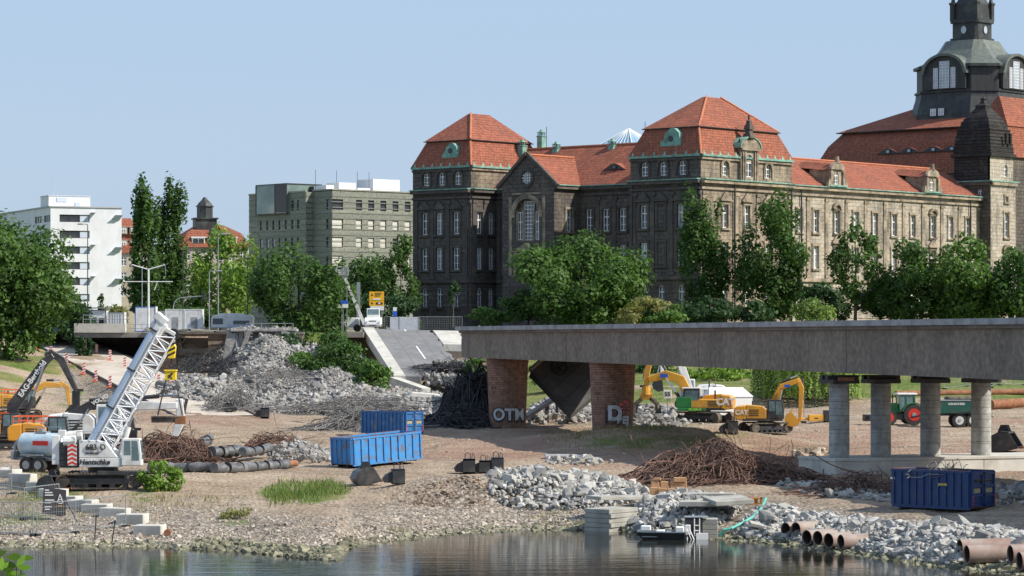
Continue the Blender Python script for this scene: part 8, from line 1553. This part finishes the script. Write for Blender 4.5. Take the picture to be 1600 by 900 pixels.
# --- boat and dock
bx, by = P(1036, 0, 172.3).x, 172.3; bt_ = empty('work_boat', (bx, by, 0), R(-6), 'small black flat bottomed boat moored at the boulders', 'boat'); m = MB()
q = []
for x, w_, z0_ in ((-1.5, .35, .30), (-1.1, .62, -.05), (0, .72, -.1), (1.3, .72, -.1)): q += [(x, -w_*.75, z0_), (x, w_*.75, z0_), (x, w_, .42+.06*(x < -1)), (x, -w_, .42+.06*(x < -1))]
m.add(q, [(4*i+a, 4*i+b, 4*i+4+b, 4*i+4+a) for i in range(3) for a, b in ((0, 1), (1, 2), (3, 0))]+[(0, 1, 2, 3), (12, 13, 14, 15)]); m.build('hull', M_blk, bt_)
m = MB(); [m.bar((x0, s*w0_, .45), (x1, s*w1_, .45), .07) for s in (-1, 1) for x0, w0_, x1, w1_ in ((-1.5, .36, -1.1, .63), (-1.1, .63, 0, .73), (0, .73, 1.3, .73))]; m.b2((-1.2, -.6, .15), (1.25, .6, .2)); m.b2((-1.5, -.35, .42), (-.9, .4, .52)); m.b2((.2, -.65, .4), (.5, .65, .46)); m.build('gunwale', M_galv, bt_)
m = MB(); m.b2((.75, -.45, .2), (1.25, .35, .75)); m.b2((-1.3, -.3, .5), (-.7, .2, .8)); m.b2((-.4, -.3, .2), (.1, .3, .55)); m.build('locker', M_white, bt_, bevel=.05); m = MB(); m.b2((1.3, -.12, .25), (1.6, .12, .85)); m.b2((1.35, -.05, -.3), (1.45, .05, .3)); m.bar((1.4, -.2, .6), (1.7, -.2, -.1), .07); m.bar((1.55, -.2, .6), (1.85, -.2, -.1), .07); m.build('outboard_motor', M_white, bt_, bevel=.03); MB().cyl((-.2, 0, .4), (-.2, 0, 1.3), .02, n=5).build('mast', M_galv, bt_)
dx_ = P(1084, 0, 172.8).x; dk = empty('dock_box', (dx_, 172.8, 0), 0, 'black floating dock box with white ladder between boat and block pillar', 'dock'); m = MB(); m.b2((-.5, -.4, -.3), (.5, .6, 1.25)); m.build('box', M_blk, dk); m = MB(); m.b2((-.55, -.45, 1.25), (.85, .65, 1.3)); m.build('deck_plate', M_galv, dk); m = MB(); [m.cyl((x, -.5, -.1), (x, -.5, 1.2), .035, n=5) for x in (.0, .3)]; [m.cyl((0, -.5, z), (.3, -.5, z), .03, n=5) for z in (.2, .5, .8)]; m.b2((.1, -.75, .0), (.8, -.4, .35)); m.build('ladder', M_white, dk)
# --- hose and orange frame
pts = [G(1196, 790), G(1194, 798), G(1188, 808), G(1176, 820), G(1160, 830), G(1142, 838), G(1124, 842)]; ho = MB(); P3 = []
for i in range(len(pts)-1):
    for t in (0, .33, .66): P3.append(pts[i].lerp(pts[i+1], t)+Vector((0, -.1, .45)))
P3.append(pts[-1]+Vector((0, 0, .12))); o = ho.path(P3, .085, 8).build('green_hose', mat('turquoise hose rubber', (.10, .42, .34), (.14, .5, .42), rough=.5), smooth=60); tag(o, 'turquoise green hose running from the road edge down to the water', 'hose')
g_ = G(1180, 788); fo = empty('orange_frame', (g_.x, g_.y, g_.z), 0, 'small orange brown pump frame at the upper end of the green hose', 'pump'); m = MB(); m.b2((-.42, -.25, 0), (-.32, .25, .42)); m.b2((.32, -.25, 0), (.42, .25, .42)); m.b2((-.42, -.25, .34), (.42, .25, .42)); m.b2((-.5, -.3, 0), (.5, .3, .06)); m.b2((-.15, -.1, .06), (.15, .1, .36)); m.build('frame', mat('orange brown paint', (.5, .22, .04), (.4, .16, .03), rough=.6), fo)
# --- rocks on the foundation corner and small red roof ball: pile of broken pieces
heap('stone_debris', 'rough brown stones heaped behind the left end of the foundation block', [(1236, 716), (1300, 712), (1298, 705), (1240, 706)], 70, .3, .7, .5, M_peb)
# --- fences on the meadow
for k, (a, b) in enumerate((((1475, 608), (1510, 604)), ((1510, 604), (1548, 602)), ((1548, 606), (1562, 596)), ((1562, 602), (1600, 602)))): mesh_fence('meadow_fence', gl(*a), gl(*b), 1.9, 'wire fence panel on the meadow behind the dump trailer, '+['leftmost', 'second', 'third, set askew', 'rightmost'][k], wires=8)
# --- foreground leaves of a bush below the viewpoint
fb_ = empty('foreground_bush', (-1.42, 8.2, 10.32), 0, 'fresh green leafy twig poking in at the lower left corner', 'bush'); rg = np.random.default_rng(4); V, Fc = [], []; m = MB(); off = 0
for j in range(9):
    c = Vector((rg.uniform(-.045, .06), rg.uniform(-.05, .05), 1.0+rg.uniform(-.05, .06))); m.cyl(Vector((.0, .02, 0)), c, .004, .0015, n=5)
    for k in range(3):
        a = rg.uniform(-.4, 3.6); d = Vector((math.cos(a), rg.uniform(-.3, .3), math.sin(a)*.7)).normalized(); L_ = rg.uniform(.03, .048); n_ = d.cross(Vector((rg.normal()*.4, -1, rg.normal()*.4))).normalized()
        pr_ = [(0, 0), (.2, .16), (.45, .22), (.75, .13), (1, 0), (.75, -.13), (.45, -.22), (.2, -.16)]; V += [tuple(c+d*(a_*L_)+n_*(b_*L_)) for a_, b_ in pr_]; Fc.append(tuple(range(off, off+8))); off += 8
me = bpy.data.meshes.new('l'); me.from_pydata(V, [], Fc); me.update(); at = me.attributes.new('tone', 'FLOAT', 'FACE'); at.data.foreach_set('value', rg.random(len(Fc)).astype(np.float32)); link('leaves', me, leafmat('fresh leaf', (.14, .26, .03), (.2, .33, .05), .45), fb_); m.build('twig', M_bark, fb_)
